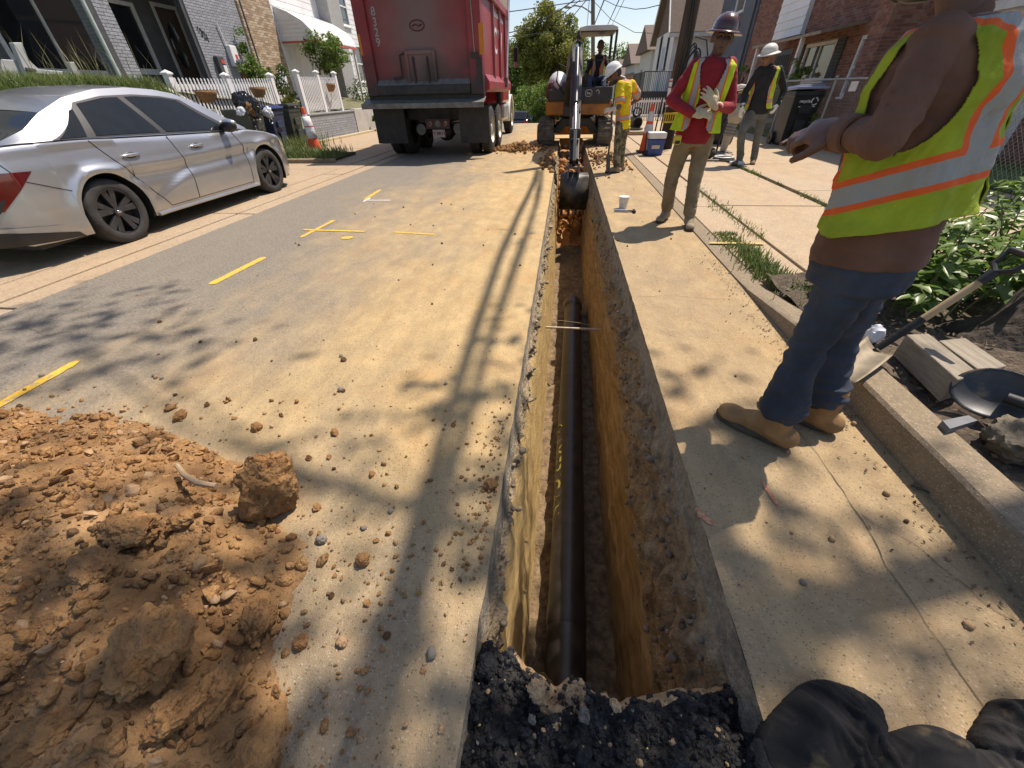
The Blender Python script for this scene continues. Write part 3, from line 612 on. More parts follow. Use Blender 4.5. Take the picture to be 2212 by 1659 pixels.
def brick_wall(O, U, N, W, Hh, holes, mats, wall, bw=.203, bh=.0572, mo=.011, proud=.009, nmax=300, zoff=0.0, name='brick'):
    O, U, N = Vector(O), Vector(U), Vector(N); R = frame3(U, N); out = []
    V = Vector((0, 0, 1)); row = 0; v = 0.0; pitch = bh + mo
    while v + bh < Hh + .001:
        u = -(bw + mo) * (.5 if row % 2 else 0)
        while u < W:
            for s, e in cut(max(0, u), min(W, u + bw), v, v + bh, holes): out.append((s, e, v))
            u += bw + mo
        v += pitch; row += 1
    def key(b):
        c = O + U * ((b[0] + b[1]) / 2) + V * (b[2] + bh / 2); px, py, d = proj(c)
        return (d if -40 < px < 2252 and -40 < py < 1700 and d > 0 else 1e3 + d)
    out.sort(key=key); rs = random.Random(3); off = Vector((0, 0, 0)); p = wall
    while p is not None: off += p.location; p = p.parent
    for (s, e, v) in out[:nmax]:
        o = bpy.data.objects.new(name, unit_box(rs.choice(mats))); col.objects.link(o); o.parent = wall
        o.location = O + U * ((s + e) / 2) + V * (v + bh / 2) + N * (proud / 2 + .0005 + rs.uniform(-.0015, .0015)) - off
        o.rotation_euler = R.to_euler(); o.scale = (e - s, bh, proud)
    mb = MB()
    for (s, e, v) in out[nmax:]:
        mb.mi = rs.randrange(len(mats)); mb.box(O + U * ((s + e) / 2) + V * (v + bh / 2) + N * (proud / 2 + .0005 + rs.uniform(-.0015, .0015)), (e - s, bh, proud), R)
    if mb.f: o = mb.build('bricks_beyond', mats, wall); o['kind'] = 'stuff'
def siding(O, U, N, W, Hh, pitch, holes, mat, wall, name='clapboard', th=.012, single=False):
    O, U, N = Vector(O), Vector(U), Vector(N); V = Vector((0, 0, 1)); v = 0; big = MB()
    while v < Hh - .01:
        h = min(pitch, Hh - v)
        for s, e in cut(0, W, v + .002, v + h - .002, holes):
            mb = big if single else MB(); a, b = O + U * s + V * v, O + U * e + V * v
            mb.add([a + N * .002, a + N * th, a + N * .003 + V * (h + .006), a + V * (h + .006) + N * .001, b + N * .002, b + N * th, b + N * .003 + V * (h + .006), b + V * (h + .006) + N * .001],
                   [(0, 1, 2, 3), (7, 6, 5, 4), (0, 4, 5, 1), (1, 5, 6, 2), (2, 6, 7, 3), (3, 7, 4, 0)])
            if not single: mb.build(name, mat, wall)
        v += pitch
    if single: o = big.build('clapboards', mat, wall); o['kind'] = 'stuff'
def window(O, U, N, u0, u1, v0, v1, fm, gm, parent, fw=.07, mull='v', proud=.03, sill=True, curtain=None, recess=.05, name='window'):
    O, U, N = Vector(O), Vector(U), Vector(N); V = Vector((0, 0, 1)); R = frame3(U, N)
    P = lambda u, v, d: O + U * u + V * v + N * d
    mb = MB(); t = recess + proud; dc = proud - t / 2
    mb.box(P((u0 + u1) / 2, v1 - fw / 2, dc), (u1 - u0, fw, t), R); mb.box(P((u0 + u1) / 2, v0 + fw / 2, dc), (u1 - u0, fw, t), R)
    for u in (u0 + fw / 2, u1 - fw / 2): mb.box(P(u, (v0 + v1) / 2, dc), (fw, v1 - v0 - 2 * fw, t - .002), R)
    if mull == 'v': mb.box(P((u0 + u1) / 2, (v0 + v1) / 2, dc - .01), (fw * .6, v1 - v0 - 2 * fw, t - .02), R)
    if mull == 'h': mb.box(P((u0 + u1) / 2, (v0 + v1) / 2, dc - .01), (u1 - u0 - 2 * fw, fw * .7, t - .02), R)
    f = mb.build(name, fm, parent, bevel=.006)
    parts = [(u0, u1, v0, v1)] if mull is None else ([(u0, (u0 + u1) / 2, v0, v1), ((u0 + u1) / 2, u1, v0, v1)] if mull == 'v' else [(u0, u1, v0, (v0 + v1) / 2), (u0, u1, (v0 + v1) / 2, v1)])
    for (a, b, c, d) in parts: MB().box(P((a + b) / 2, (c + d) / 2, -recess + .012), (b - a - .02, d - c - .02, .008), R).build('pane', gm, f)
    if sill: MB().box(P((u0 + u1) / 2, v0 - .025, .03), (u1 - u0 + .1, .05, .12), R).build('sill', fm, f, bevel=.006)
    if curtain: MB().box(P((u0 + u1) / 2, (v0 + v1) / 2, -recess - .06), (u1 - u0, v1 - v0, .01), R).build('curtain', curtain, f)
    return f
m_vinyl = M('white_vinyl', (.72, .72, .71), (.80, .80, .79), scale=3, rough=.45)
m_white = M('white_paint', (.60, .59, .56), (.74, .73, .70), scale=6, rough=.6, bump=.15)
m_siding = M('white_siding', (.68, .67, .66), (.78, .77, .75), scale=2, rough=.5)
m_dglass = M('dark_glass', (.012, .014, .016), (.02, .022, .025), rough=.04, spec=.8)
m_rglass = M('window_glass', (.05, .06, .075), (.08, .09, .10), rough=.03, spec=1.0)
m_mort = M('grey_mortar', (.19, .195, .205), (.25, .255, .265), scale=12, world=True, rough=.9)
gb = [M('grey_painted_brick_%d' % i, tuple(c * k for c in (.265, .275, .295)), tuple(c * k * 1.15 for c in (.28, .29, .31)), scale=14, world=True, rough=.75, bump=.5, bscale=60) for i, k in enumerate((.92, 1.0, 1.08))]
tb = [M('tan_brick_%d' % i, c, tuple(x * 1.15 for x in c), scale=14, world=True, rough=.85, bump=.6, bscale=60) for i, c in enumerate(((.36, .265, .17), (.44, .33, .22), (.31, .22, .14), (.50, .40, .29)))]
m_tanmort = M('tan_mortar', (.30, .245, .175), (.36, .30, .22), world=True, rough=.95)
m_dgrey = M('charcoal_trim', (.05, .052, .056), (.075, .077, .08), scale=6, rough=.7)
m_green = M('grey_green_siding', (.17, .20, .19), (.21, .24, .225), scale=4, rough=.7)
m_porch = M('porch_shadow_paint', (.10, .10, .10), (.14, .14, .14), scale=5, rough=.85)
EX = Vector((1, 0, 0)); EY = Vector((0, 1, 0)); EZ = Vector((0, 0, 1))
# ------------------------------------------------------------------ grey brick porch house (left)
XF = -11.0; XB = -12.55
h1 = thing('brick_house', 'grey painted brick rowhouse with deep porch and brown front door', 'house', (XF - 1, 13.5, 1.3))
zb = 1.0
W1 = 2.32   # brick front panel Y 14.13..16.45
wl = wall_panel('front_wall', (XF, 14.13, zb), EY, EX, W1, 5.2, .22, [], m_mort, h1)
brick_wall((XF, 14.13, zb), EY, EX, W1, 3.4, [(1.35, 2.0, .75, 1.0)], gb, wl, nmax=300)
cw = wall_panel('porch_column', (XF, 11.16, zb), EY, EX, .46, 5.0, .46, [], m_mort, h1)
brick_wall((XF, 11.16, zb), EY, EX, .46, 3.0, [], gb, cw, nmax=90)
brick_wall((XF - .46, 11.16, zb), EX, -EY, .46, 3.0, [], gb, cw, nmax=90)
MB().b(XF - .05, XF + .05, 10.96, 11.155, zb, 6).build('corner_post', m_dgrey, h1, bevel=.01)
MB().b(XF - .2, XF - .02, 14.0, 14.125, zb, 6).build('corner_post', m_dgrey, h1, bevel=.01)
# recessed back wall of the porch with door and windows
dY0, dY1 = 15.72 - 1.0, 15.72
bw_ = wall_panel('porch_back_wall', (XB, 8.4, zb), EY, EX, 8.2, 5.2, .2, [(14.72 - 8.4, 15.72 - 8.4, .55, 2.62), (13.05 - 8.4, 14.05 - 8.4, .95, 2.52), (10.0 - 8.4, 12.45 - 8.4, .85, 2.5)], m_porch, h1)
MB().b(XB - .02, XF - .24, 8.4, 16.4, 4.35, 4.45).build('porch_ceiling', m_white, h1)
MB().b(XF - .3, XF + .12, 8.4, 14.1, 4.12, 4.34).build('porch_beam', m_white, h1, bevel=.01)
MB().b(XB - .02, XF + .02, 8.4, 14.1, 1.3, 1.5).build('porch_floor', m_dgrey, h1)
door = MB().b(XB - .1, XB - .05, 14.79, 15.65, 1.58, 3.55).build('front_door', M('brown_wood_door', (.085, .035, .02), (.13, .055, .03), scale=4, stretch=(1, 1, .2), rough=.45), h1)
mb = MB(); mb.lathe([(.22, 0), (.20, .02), (0, .02)], 28, (XB - .05, 15.22, 2.65), ax(EX, EZ), 2.6); mb.build('oval_glass', m_dglass, door, smooth=True)
mb = MB().b(XB - .06, XB + .03, 14.70, 14.79, 1.55, 3.64); mb.b(XB - .06, XB + .03, 15.65, 15.74, 1.55, 3.64); mb.b(XB - .06, XB + .035, 14.79, 15.65, 3.55, 3.64); mb.build('door_frame', m_white, door, bevel=.006)
window((XB, 8.4, zb), EY, EX, 13.05 - 8.4, 14.05 - 8.4, .95, 2.52, m_white, m_dglass, h1, fw=.09, mull=None)
window((XB, 8.4, zb), EY, EX, 10.0 - 8.4, 12.45 - 8.4, .85, 2.5, m_white, m_dglass, h1, fw=.10, mull='v')
MB().tube([(XF + .12, 10.85, 1.3), (XF + .12, 10.85, 5.5)], .045, 10).build('downspout', M('pale_green_metal', (.38, .44, .40), (.46, .52, .48), rough=.5), h1, smooth=True)
m_num = M('black_iron', (.012, .012, .013), (.02, .02, .02), rough=.5)
for i, ch in enumerate('6321'):
    p = atX(429 + i * 6.5, 66 + i * 5.4, XF + .02); put_text('house_number', ch, .26, p, EY, EZ, m_num, h1, .006)
# meters on the brick front
mt = thing('electric_meter', 'white electric meter box with red label on grey brick wall', 'meter', atX(510, 135, XF + .1)); q = mt.location
mb = MB().b(XF + .012, XF + .17, q.y - .16, q.y + .16, q.z - .1, q.z + .42); mb.build('box', m_vinyl, mt, bevel=.02); mb = MB(); mb.tube([(XF + .05, q.y - .13, q.z + .4), (XF + .05, q.y - .2, q.z + .95)], .02, 8); mb.build('conduit', m_vinyl, mt, smooth=True)
MB().b(XF + .17, XF + .18, q.y - .02, q.y + .08, q.z + .06, q.z + .2).build('red_label', M('red_sticker', (.55, .06, .05)), mt); mb = MB(); mb.lathe([(.10, 0), (.10, .08), (.06, .1), (0, .1)], 20, (XF + .172, q.y, q.z - .02), ax(EX, EZ)); mb.build('dial', m_rglass, mt, smooth=True)
mt = thing('gas_meter', 'dark grey meter box left of the white electric meter', 'meter', atX(482, 150, XF + .1)); q = mt.location
MB().b(XF + .012, XF + .15, q.y - .15, q.y + .15, q.z - .15, q.z + .32).build('box', m_dgrey, mt, bevel=.02); MB().b(XF + .15, XF + .16, q.y - .02, q.y + .12, q.z + .14, q.z + .24).build('red_label', M('red_sticker', (.55, .06, .05)), mt); MB().b(XF + .15, XF + .157, q.y - .0, q.y + .14, q.z - .1, q.z + .1).build('white_label', m_vinyl, mt)
gv = thing('wall_vent', 'dark red basement window low in grey brick wall', 'window', (XF, 15.8, 1.75)); MB().b(XF + .002, XF + .012, 15.48, 16.13, 1.75, 2.0).build('frame', m_dgrey, gv); MB().b(XF + .012, XF + .018, 15.53, 16.08, 1.8, 1.95).build('panel', M('dark_red', (.16, .03, .02)), gv)
# left neighbour: grey-green clapboard house with a window
h0 = thing('clapboard_house', 'grey green clapboard house at the far left behind tall grass', 'house', (-12, 8, 1.3))
wl = wall_panel('front_wall', (XB + .35, 3.0, 1.0), EY, EX, 5.4, 5, .2, [(3.0, 4.55, 1.1, 2.6)], m_green, h0)
siding((XB + .35, 3.0, 1.0), EY, EX, 5.4, 4.2, .165, [(3.0, 4.55, 1.1, 2.6)], m_green, wl)
window((XB + .35, 3.0, 1.0), EY, EX, 3.0, 4.55, 1.1, 2.6, m_green, m_dglass, h0, fw=.09, mull='v')
MB().b(XB + .3, XB + .75, 8.4, 8.62, 1.0, 6).build('corner_pilaster', M('taupe_paint', (.16, .15, .13)), h0)
# broken white vinyl panels standing in the grass
wp = thing('vinyl_panel', 'old white vinyl fence panels leaning in the tall grass at left', 'fence panel', (-9.8, 7.8, 1.4))
XP = -9.7; m_vinyl_ = m_vinyl; m_vinyl = M('shade_grey_vinyl', (.34, .35, .34), (.46, .47, .45), scale=3, rough=.6)  # white vinyl greyed, the shade on the panels put into its colour
def quadX(name, pts, X, th, mat, par): mb = MB(); mb.prism([atX(a, b, X) for a, b in pts], EX * th); return mb.build(name, mat, par, bevel=.01)
quadX('panel', [(0, 128), (60, 132), (85, 155), (165, 163), (175, 190), (60, 190), (0, 180)], XP, .05, m_vinyl, wp); quadX('post', [(18, 92), (38, 92), (72, 175), (55, 178)], XP + .06, .09, m_vinyl, wp); quadX('rail', [(50, 147), (150, 156), (152, 166), (55, 158)], XP + .06, .06, m_vinyl, wp); quadX('bracket', [(52, 145), (74, 149), (76, 157), (54, 153)], XP + .14, .04, m_dgrey, wp); quadX('bracket', [(134, 154), (150, 156), (152, 165), (136, 162)], XP + .14, .04, m_dgrey, wp); quadX('post', [(140, 134), (152, 134), (182, 190), (165, 190)], XP + .06, .09, m_vinyl, wp)
m_vinyl = m_vinyl_
# ------------------------------------------------------------------ tan brick house
h2 = thing('tan_brick_house', 'tan brick house front between grey brick and white siding', 'house', (XF - 1, 17.4, 1.2))
wl = wall_panel('front_wall', (XF, 16.5, .9), EY, EX, 1.95, 5.4, .22, [], m_tanmort, h2)
brick_wall((XF, 16.5, .9), EY, EX, 1.95, 3.6, [], tb, wl, nmax=300)
MB().tube([(XF + .09, 16.62, 1.2), (XF + .09, 16.6, 6)], .028, 8).build('drain_pipe', m_dgrey, h2, smooth=True)
# ------------------------------------------------------------------ white sided house with metal awning
h3 = thing('white_sided_house', 'white sided rowhouse with curved metal porch awning', 'house', (XF - 1, 20.5, 1.0))
wl = wall_panel('front_wall', (XF - .02, 18.5, .9), EY, EX, 3.6, 6.5, .2, [(1.0, 2.0, .4, 2.2)], m_siding, h3)
siding((XF - .02, 18.5, 3.6), EY, EX, 3.6, 3.6, .20, [], m_siding, wl); siding((XF - .02, 18.5, .9), EY, EX, 3.6, 2.6, .2, [(1.0, 2.0, .4, 2.2)], m_siding, wl)
MB().b(XF - .12, XF - .07, 19.5, 20.5, 1.3, 3.1).build('door', m_siding, h3)
mb = MB(); prof = [(0, 3.95), (.5, 3.78), (1.0, 3.52), (1.25, 3.28), (1.33, 3.02)]   # awning roof curving down
aw = thing('porch_awning', 'white ribbed metal awning with red trimmed edge over porch', 'awning', (XF + .6, 20.4, 3.0))
for k in range(20):
    y0 = 18.62 + k * .18; mb = MB()
    for (a, b), (c, d) in zip(prof[:-1], prof[1:]): mb.prism([(XF + a, y0, b), (XF + c, y0, d), (XF + c, y0 + .165, d), (XF + a, y0 + .165, b)], (0, 0, .02 if k % 2 else .035))
    mb.build('roof_rib', m_vinyl, aw)
for yy in (18.62, 22.22):
    mb = MB(); pts = [(XF + a, yy, b) for a, b in prof] + [(XF + 1.33, yy, 2.98), (XF, yy, 2.98)]
    mb.prism(pts, (0, .02, 0)); mb.build('side_panel', m_siding, aw)
    for z in (3.1, 3.22, 3.34, 3.46, 3.58): MB().b(XF + .02, XF + 1.25 - (z - 3.1) * 1.1, yy - .012, yy, z, z + .02).build('side_slat', m_white, aw)
m_red = M('red_trim', (.38, .07, .05), (.48, .1, .07), rough=.5)
MB().b(XF + 1.315, XF + 1.35, 18.6, 22.25, 2.93, 3.0).build('front_trim', m_red, aw); MB().b(XF, XF + 1.33, 18.59, 18.612, 2.93, 2.99).build('side_trim', m_red, aw)
for yy in (18.7, 22.1): MB().b(XF + 1.2, XF + 1.28, yy, yy + .08, .8, 2.95).build('post', m_white, aw)
MB().b(XF - .02, XF + .5, 22.1, 23.3, .8, 8).build('grey_return_wall', M('grey_stucco', (.30, .30, .29), (.36, .36, .35), world=True), h3)
# ------------------------------------------------------------------ further white sided house with windows
h4 = thing('white_sided_house', 'white sided house with blue grey sash windows beside the truck', 'house', (-13, 27, 1.0)); X4 = -12.0
wl = wall_panel('front_wall', (X4, 23.3, .6), EY, EX, 9, 8, .2, [(3.0, 4.1, 3.65, 5.2), (3.6, 4.9, 1.3, 2.95)], m_siding, h4)
siding((X4, 23.3, .6), EY, EX, 9, 7.6, .2, [(3.0, 4.1, 3.65, 5.2), (3.6, 4.9, 1.3, 2.95)], m_siding, wl)
window((X4, 23.3, .6), EY, EX, 3.0, 4.1, 3.65, 5.2, m_vinyl, m_rglass, h4, mull='h', fw=.08); window((X4, 23.3, .6), EY, EX, 3.6, 4.9, 1.3, 2.95, m_vinyl, m_rglass, h4, mull='h', fw=.08)
# ------------------------------------------------------------------ retaining walls
rw = thing('retaining_wall', 'grey painted brick retaining wall below right white picket fence', 'wall', (-8.6, 16.3, 0)); Xw = -8.47
core = MB().b(Xw - .25, Xw, 14.62, 18.0, -.02, .78).build('core', m_mort, rw); brick_wall((Xw, 14.62, 0), EY, EX, 3.38, .72, [], gb, core, nmax=300)
brick_wall((Xw - .25, 14.62, 0), EX, -EY, .25, .72, [], gb, core, nmax=60); mb = MB().b(Xw - .27, Xw + .025, 14.60, 18.02, .78, .83); mb.build('coping', gb[0], rw, bevel=.01)
rw2 = thing('retaining_wall', 'short grey brick wall behind the trash bins', 'wall', (-8.6, 12.2, 0))
core = MB().b(Xw - .25, Xw - .03, 9.45, 13.9, -.02, .78).build('core', m_mort, rw2); brick_wall((Xw - .03, 9.45, 0), EY, EX, 4.45, .75, [], gb, core, nmax=150)
MB().prism([(-8.5, 9.36, 0), (-6.85, 9.36, 0), (-6.85, 9.36, .3), (-7.7, 9.36, 1.05), (-8.5, 9.36, 1.5)], (0, .14, 0)).build('bank_end_wall', M('pale_concrete', (.36, .34, .31), (.46, .44, .40), scale=2, world=True, bump=.3, bscale=30), rw2)
rw3 = thing('concrete_wall', 'plain light concrete retaining wall beside the dump truck', 'wall', (-8.6, 20, 0)); MB().b(Xw - .25, Xw + .03, 18.04, 24, -.02, .86).build('slab', M('pale_concrete', (.36, .34, .31), (.46, .44, .40), scale=2, world=True, bump=.3, bscale=30), rw3, bevel=.015)
struct(MB().b(-8.44, -8.28, 13.0, 24, 0, .09).build('kerb_step', M('yellowed_kerb', (.40, .32, .18), (.48, .40, .27), world=True, scale=5), bevel=.02))
st = thing('garden_steps', 'dark steps in the gap between the two grey brick walls', 'steps', (-8.9, 14.3, 0))
for i in range(4): MB().b(-8.6 - .3 * (i + 1), -8.6 - .3 * i, 13.93, 14.58, 0, .2 * (i + 1)).build('step', m_dgrey, st)
# ------------------------------------------------------------------ picket fences
def picket_fence(name, lab, X, posts, pk_w, pk_gap, ht, group, post_h=1.12, back=False):
    """posts: list of (Y, ground z); pickets between consecutive posts"""
    root = thing(name, lab, 'fence', (X, posts[0][0], posts[0][1]), group)
    for (y, z) in posts:
        MB().b(X - .065, X + .065, y - .065, y + .065, z - .15, z + post_h).build('post', m_vinyl, root, bevel=.008)
        c = MB().b(X - .085, X + .085, y - .085, y + .085, z + post_h, z + post_h + .03); c.add([(X - .08, y - .08, z + post_h + .03), (X + .08, y - .08, z + post_h + .03), (X + .08, y + .08, z + post_h + .03), (X - .08, y + .08, z + post_h + .03), (X, y, z + post_h + .085)], [(0, 1, 4), (1, 2, 4), (2, 3, 4), (3, 0, 4)]); c.build('post_cap', m_vinyl, root)
    pk = None
    for (ya, za), (yb, zb_) in zip(posts[:-1], posts[1:]):
        for hz in (.17, ht - .22): MB().prism([(X - .02, ya + .06, za + hz), (X - .02, yb - .06, zb_ + hz), (X - .02, yb - .06, zb_ + hz + .1), (X - .02, ya + .06, za + hz + .1)], (.04, 0, 0)).build('rail', m_vinyl, root)
        n = int((yb - ya - .18) / (pk_w + pk_gap)); st_ = (yb - ya - .13) / n
        for i in range(n):
            y = ya + .065 + st_ * (i + .5); z = za + (zb_ - za) * (y - ya) / (yb - ya)
            if pk is None:
                mb = MB(); hw = pk_w / 2; mb.prism([(X + .024, y - hw, z + .05), (X + .024, y + hw, z + .05), (X + .024, y + hw, z + ht - .09), (X + .024, y + hw * .55, z + ht - .075), (X + .024, y + hw * .8, z + ht - .035), (X + .024, y, z + ht), (X + .024, y - hw * .8, z + ht - .035), (X + .024, y - hw * .55, z + ht - .075), (X + .024, y - hw, z + ht - .09)], (.018, 0, 0))
                pk = mb.build('picket', m_vinyl, root); base = Vector((0, y, z))
            else:
                o = pk.copy(); col.objects.link(o); o.location = pk.location + Vector((0, y - base.y, z - base.z))
    return root
fL = picket_fence('picket_fence', 'white picket fence behind the trash bins and car', -8.8, [(9.95, .74), (11.77, .75), (13.68, .80)], .045, .06, .95, 'white picket fences', 1.0)
fR = picket_fence('picket_fence', 'white picket fence on the grey brick retaining wall', -8.6, [(14.80, .83), (16.05, .85), (17.33, .86)], .045, .05, .98, 'white picket fences', 1.08)
fB = picket_fence('picket_fence', 'short far white picket fence run behind the vines', -9.9, [(14.6, .95), (16.2, .95)], .045, .06, .95, 'white picket fences', 1.0)
# hanging coco baskets
m_coco = M('coco_liner', (.20, .105, .04), (.34, .19, .08), scale=25, bump=1, bscale=60, rough=.95)
for i, (px, py, X, lab) in enumerate(((445, 207, -8.70, 'brown coco liner planter hung on the picket fence nearest the car'), (556, 199, -8.70, 'brown coco liner planter hung on picket fence above the bins'), (712, 189, -8.50, 'small brown coco liner planter on the right picket fence'))):
    p = atX(px, py, X); s = (.62, .55, .42)[i]; t = thing('hanging_planter', lab, 'planter', p, 'coco planters on the fences')
    mb = MB(); V = []; F = []
    for j in range(7):
        for k in range(13):
            a = math.pi * k / 12; d = j / 6; rr = math.cos(d * 1.25) ; V.append((p.x + .20 * math.sin(a) * rr, p.y - s / 2 * math.cos(a) * (rr * .6 + .4), p.z + .10 - .22 * d + .012 * noise.noise(Vector((a * 4, d * 6, i)))))
    for j in range(6):
        for k in range(12): q = j * 13 + k; F.append((q, q + 13, q + 14, q + 1))
    mb.add(V, F); mb.build('liner', m_coco, t, smooth=True, solid=.02)
    mb = MB(); mb.tube([(p.x + .20 * math.sin(math.pi * k / 12), p.y - s / 2 * math.cos(math.pi * k / 12), p.z + .105) for k in range(13)], .006, 6); mb.build('rim', m_num, t)
    for dy in (-.12, .12): MB().tube([(p.x + .02, p.y + dy, p.z + .1), (p.x - .02, p.y + dy, p.z + .24), (p.x - .05, p.y + dy, p.z + .22)], .005, 5).build('hook', m_num, t)
# ------------------------------------------------------------------ wheeled bins
def bin_(lab, loc, rot, bodym, lidm, group, marks=True, lid_open=False, s=1.0, bagged=False, text=None):
    t = thing('trash_bin', lab, 'bin', loc, group); T = Matrix.Translation(loc) @ Matrix.Rotation(rot, 4, 'Z') @ Matrix.Scale(s, 4)
    # local: front +Y, width X
    mb = MB(T); V = []; F = []
    for (z, w_, f0, b0) in ((0, .21, .19, -.22), (.06, .225, .21, -.24), (.9, .285, .30, -.33), (.92, .30, .315, -.345), (.99, .30, .315, -.345)):
        V += [(-w_, b0, z), (w_, b0, z), (w_, f0, z), (-w_, f0, z)]
    for i in range(4):
        for j in range(4): F.append((i * 4 + j, i * 4 + (j + 1) % 4, i * 4 + 4 + (j + 1) % 4, i * 4 + 4 + j))
    F += [(3, 2, 1, 0)]; mb.add(V, F); mb.add([(-.28, -.33, .95), (.28, -.33, .95), (.28, .3, .95), (-.28, .3, .95)], [(0, 1, 2, 3)]); mb.build('body', bodym, t, bevel=.012)
    mb = MB(T); R = Matrix.Rotation(.06 if not lid_open else .0, 3, 'X'); mb.box((0, -.01, 1.03), (.64, .72, .05), R); mb.box((0, 0.0, 1.07), (.5, .56, .03), R)
    if not lid_open: mb.build('lid', lidm, t, bevel=.015)
    for sx in (-1, 1): q = MB(T); q.lathe([(.03, -.03), (.125, -.03), (.125, .03), (.03, .03)], 20, (sx * .26, -.28, .125), ax(EX, EZ)); q.build('wheel', m_num, t, smooth=True)
    q = MB(T); q.tube([(-.2, -.40, 1.0), (.2, -.40, 1.0)], .018, 8); q.bar((-.2, -.34, .98), (-.2, -.41, 1.0), .03, .03); q.bar((.2, -.34, .98), (.2, -.41, 1.0), .03, .03); q.build('handle', bodym, t)
    q = MB(T); q.b(-.12, .12, .285, .325, .60, .76); q.b(-.10, .10, .27, .31, .18, .5); q.build('front_rib', bodym, t, bevel=.01)
    return t, T
m_bing = M('dark_green_plastic', (.035, .045, .038), (.055, .065, .055), scale=4, rough=.5); m_binb = M('navy_plastic', (.02, .03, .07), (.035, .05, .10), scale=4, rough=.45); m_blue = M('blue_lid_plastic', (.03, .055, .19), (.05, .08, .26), scale=4, rough=.4); m_bink = M('black_bin_plastic', (.010, .011, .013), (.022, .023, .026), scale=4, rough=.42)
gl = 'wheeled bins on the left'
b1, T1 = bin_('dark green wheeled bin overflowing with trash bags behind the car', (-8.05, 10.95, .02), -math.pi / 2, m_bing, m_bing, gl, lid_open=True, s=1.04)
b2, T2 = bin_('navy recycling bin with blue lid between the two green bins', (-8.05, 11.85, .02), -math.pi / 2, m_binb, m_blue, gl, s=1.0)
b3, T3 = bin_('dark green wheeled bin at the right end of the row', (-8.08, 12.75, .02), -math.pi / 2, m_bing, m_bing, gl, s=1.03)
# three stars, two bars stencil on the first bin, recycling mark on the second
for yy in (-.12, 0, .12): put_text('star_mark', '*', .16, (-8.05 + .315, 10.95 + yy, .80), EY, EZ, m_white, b1, .006)
for zz in (.70, .64): MB().b(-8.05 + .30, -8.05 + .306 + (zz - .64) * .1, 10.95 - .16, 10.95 + .16, zz, zz + .035).build('bar_mark', m_white, b1)
for k in range(3):
    a = k * 2.094; MB().tube([(-8.05 + .31, 11.5 + .06 * math.cos(a + .2 + .25 * j), .80 + .06 * math.sin(a + .2 + .25 * j)) for j in range(6)], .012, 5).build('recycling_mark', m_white, b2)
m_bag = M('black_bag_plastic', (.008, .008, .009), (.02, .02, .021), rough=.22, spec=.7); m_wbag = M('white_bag_plastic', (.60, .62, .66), (.75, .76, .78), scale=10, rough=.35, c3=(.1, .25, .6), s3=5, m3=(.6, .66))
def bagmesh(name, loc, r, mat, seed, lab, cat='trash bag', grp=None):
    me = rock_mesh(name, 1, mat, seed, 4, .42, (1, 1, .8)); o = put(me, name, loc, (seed, seed * 1.7, seed), r); tag(o, lab, cat, grp); return o
bagmesh('trash_bag', (-7.95, 10.98, 1.12), (.30, .34, .18), m_bag, 51, 'shiny black trash bag on top of overflowing bin'); bagmesh('trash_bag', (-7.95, 11.25, 1.12), (.24, .22, .2), m_bag, 53, 'second black trash bag drooping over the bin edge'); bagmesh('trash_bag', (-7.72, 11.45, .98), (.10, .12, .16), m_wbag, 52, 'white plastic bag with blue print hanging beside the black bags')
bagmesh('trash_bag', (-7.85, 10.62, 1.04), (.11, .10, .07), m_wbag, 54, 'crumpled white bag at the left of the overflowing bin'); bagmesh('cardboard_scrap', (-7.72, 10.85, 1.06), (.14, .12, .09), m_coco, 55, 'torn brown cardboard among the trash bags', 'cardboard')
# ------------------------------------------------------------------ traffic cones
m_or = M('cone_orange', (.72, .075, .02), (.82, .12, .035), scale=5, rough=.5, c3=(.5, .08, .04), s3=7, m3=(.6, .8)); m_refl = M('cone_reflective', (.52, .52, .52), (.66, .66, .66), scale=14, rough=.4)
m_rub = M('black_rubber', (.012, .012, .012), (.03, .028, .026), scale=8, rough=.75)
def cone(lab, loc, h, paper=False, tilt=0.0, grp='traffic cones'):
    t = thing('traffic_cone', lab, 'cone', loc, grp); T = Matrix.Translation(loc) @ Matrix.Rotation(tilt, 4, 'Y'); k = h / .9
    rad = lambda z: .145 * k - (.145 * k - .035 * k) * (z / h)
    zz = [.035, .42 * h, .60 * h, .665 * h, .86 * h, h]
    for i, (nm, mt) in enumerate((('cone_body', m_or), ('reflective_band', m_refl), ('cone_body', m_or), ('reflective_band', m_refl), ('cone_tip', m_or))):
        a, b_ = zz[i], zz[i + 1]; d = .002 if mt is m_refl else 0
        pr_ = [(rad(a) + d, a), (rad(b_) + d, b_)] + ([(rad(b_) * .7, b_ + .01), (0, b_ + .01)] if i == 4 else []); q = MB(T); q.lathe(pr_, 28); q.build(nm, mt, t, smooth=True)
    q = MB(T); q.b(-.18 * k, .18 * k, -.18 * k, .18 * k, 0, .035); q.build('base', m_rub, t, bevel=.01)
    return t
c1 = cone('orange traffic cone wrapped in white paper beside the weeds', (-6.42, 11.0, .10), .98, tilt=-.05)
q = MB(Matrix.Translation((-6.42, 11.0, .10)) @ Matrix.Rotation(-.05, 4, 'Y')); q.lathe([(.128, .34), (.118, .5), (.112, .66), (.098, .80)], 20, (0, 0, 0), None, 1.0, -1.9, .9); q.build('paper_wrap', M('white_paper', (.62, .61, .60), (.74, .73, .72), scale=9, bump=.3, bscale=20), c1, smooth=True, solid=.004)
q = MB(Matrix.Translation((-6.42, 11.0, .10)) @ Matrix.Rotation(-.05, 4, 'Y')); q.lathe([(.121, .585), (.1195, .605)], 20, (0, 0, 0), None, 1.0, -1.9, .9); q.build('red_tape', M('red_sticker', (.55, .06, .05)), c1)
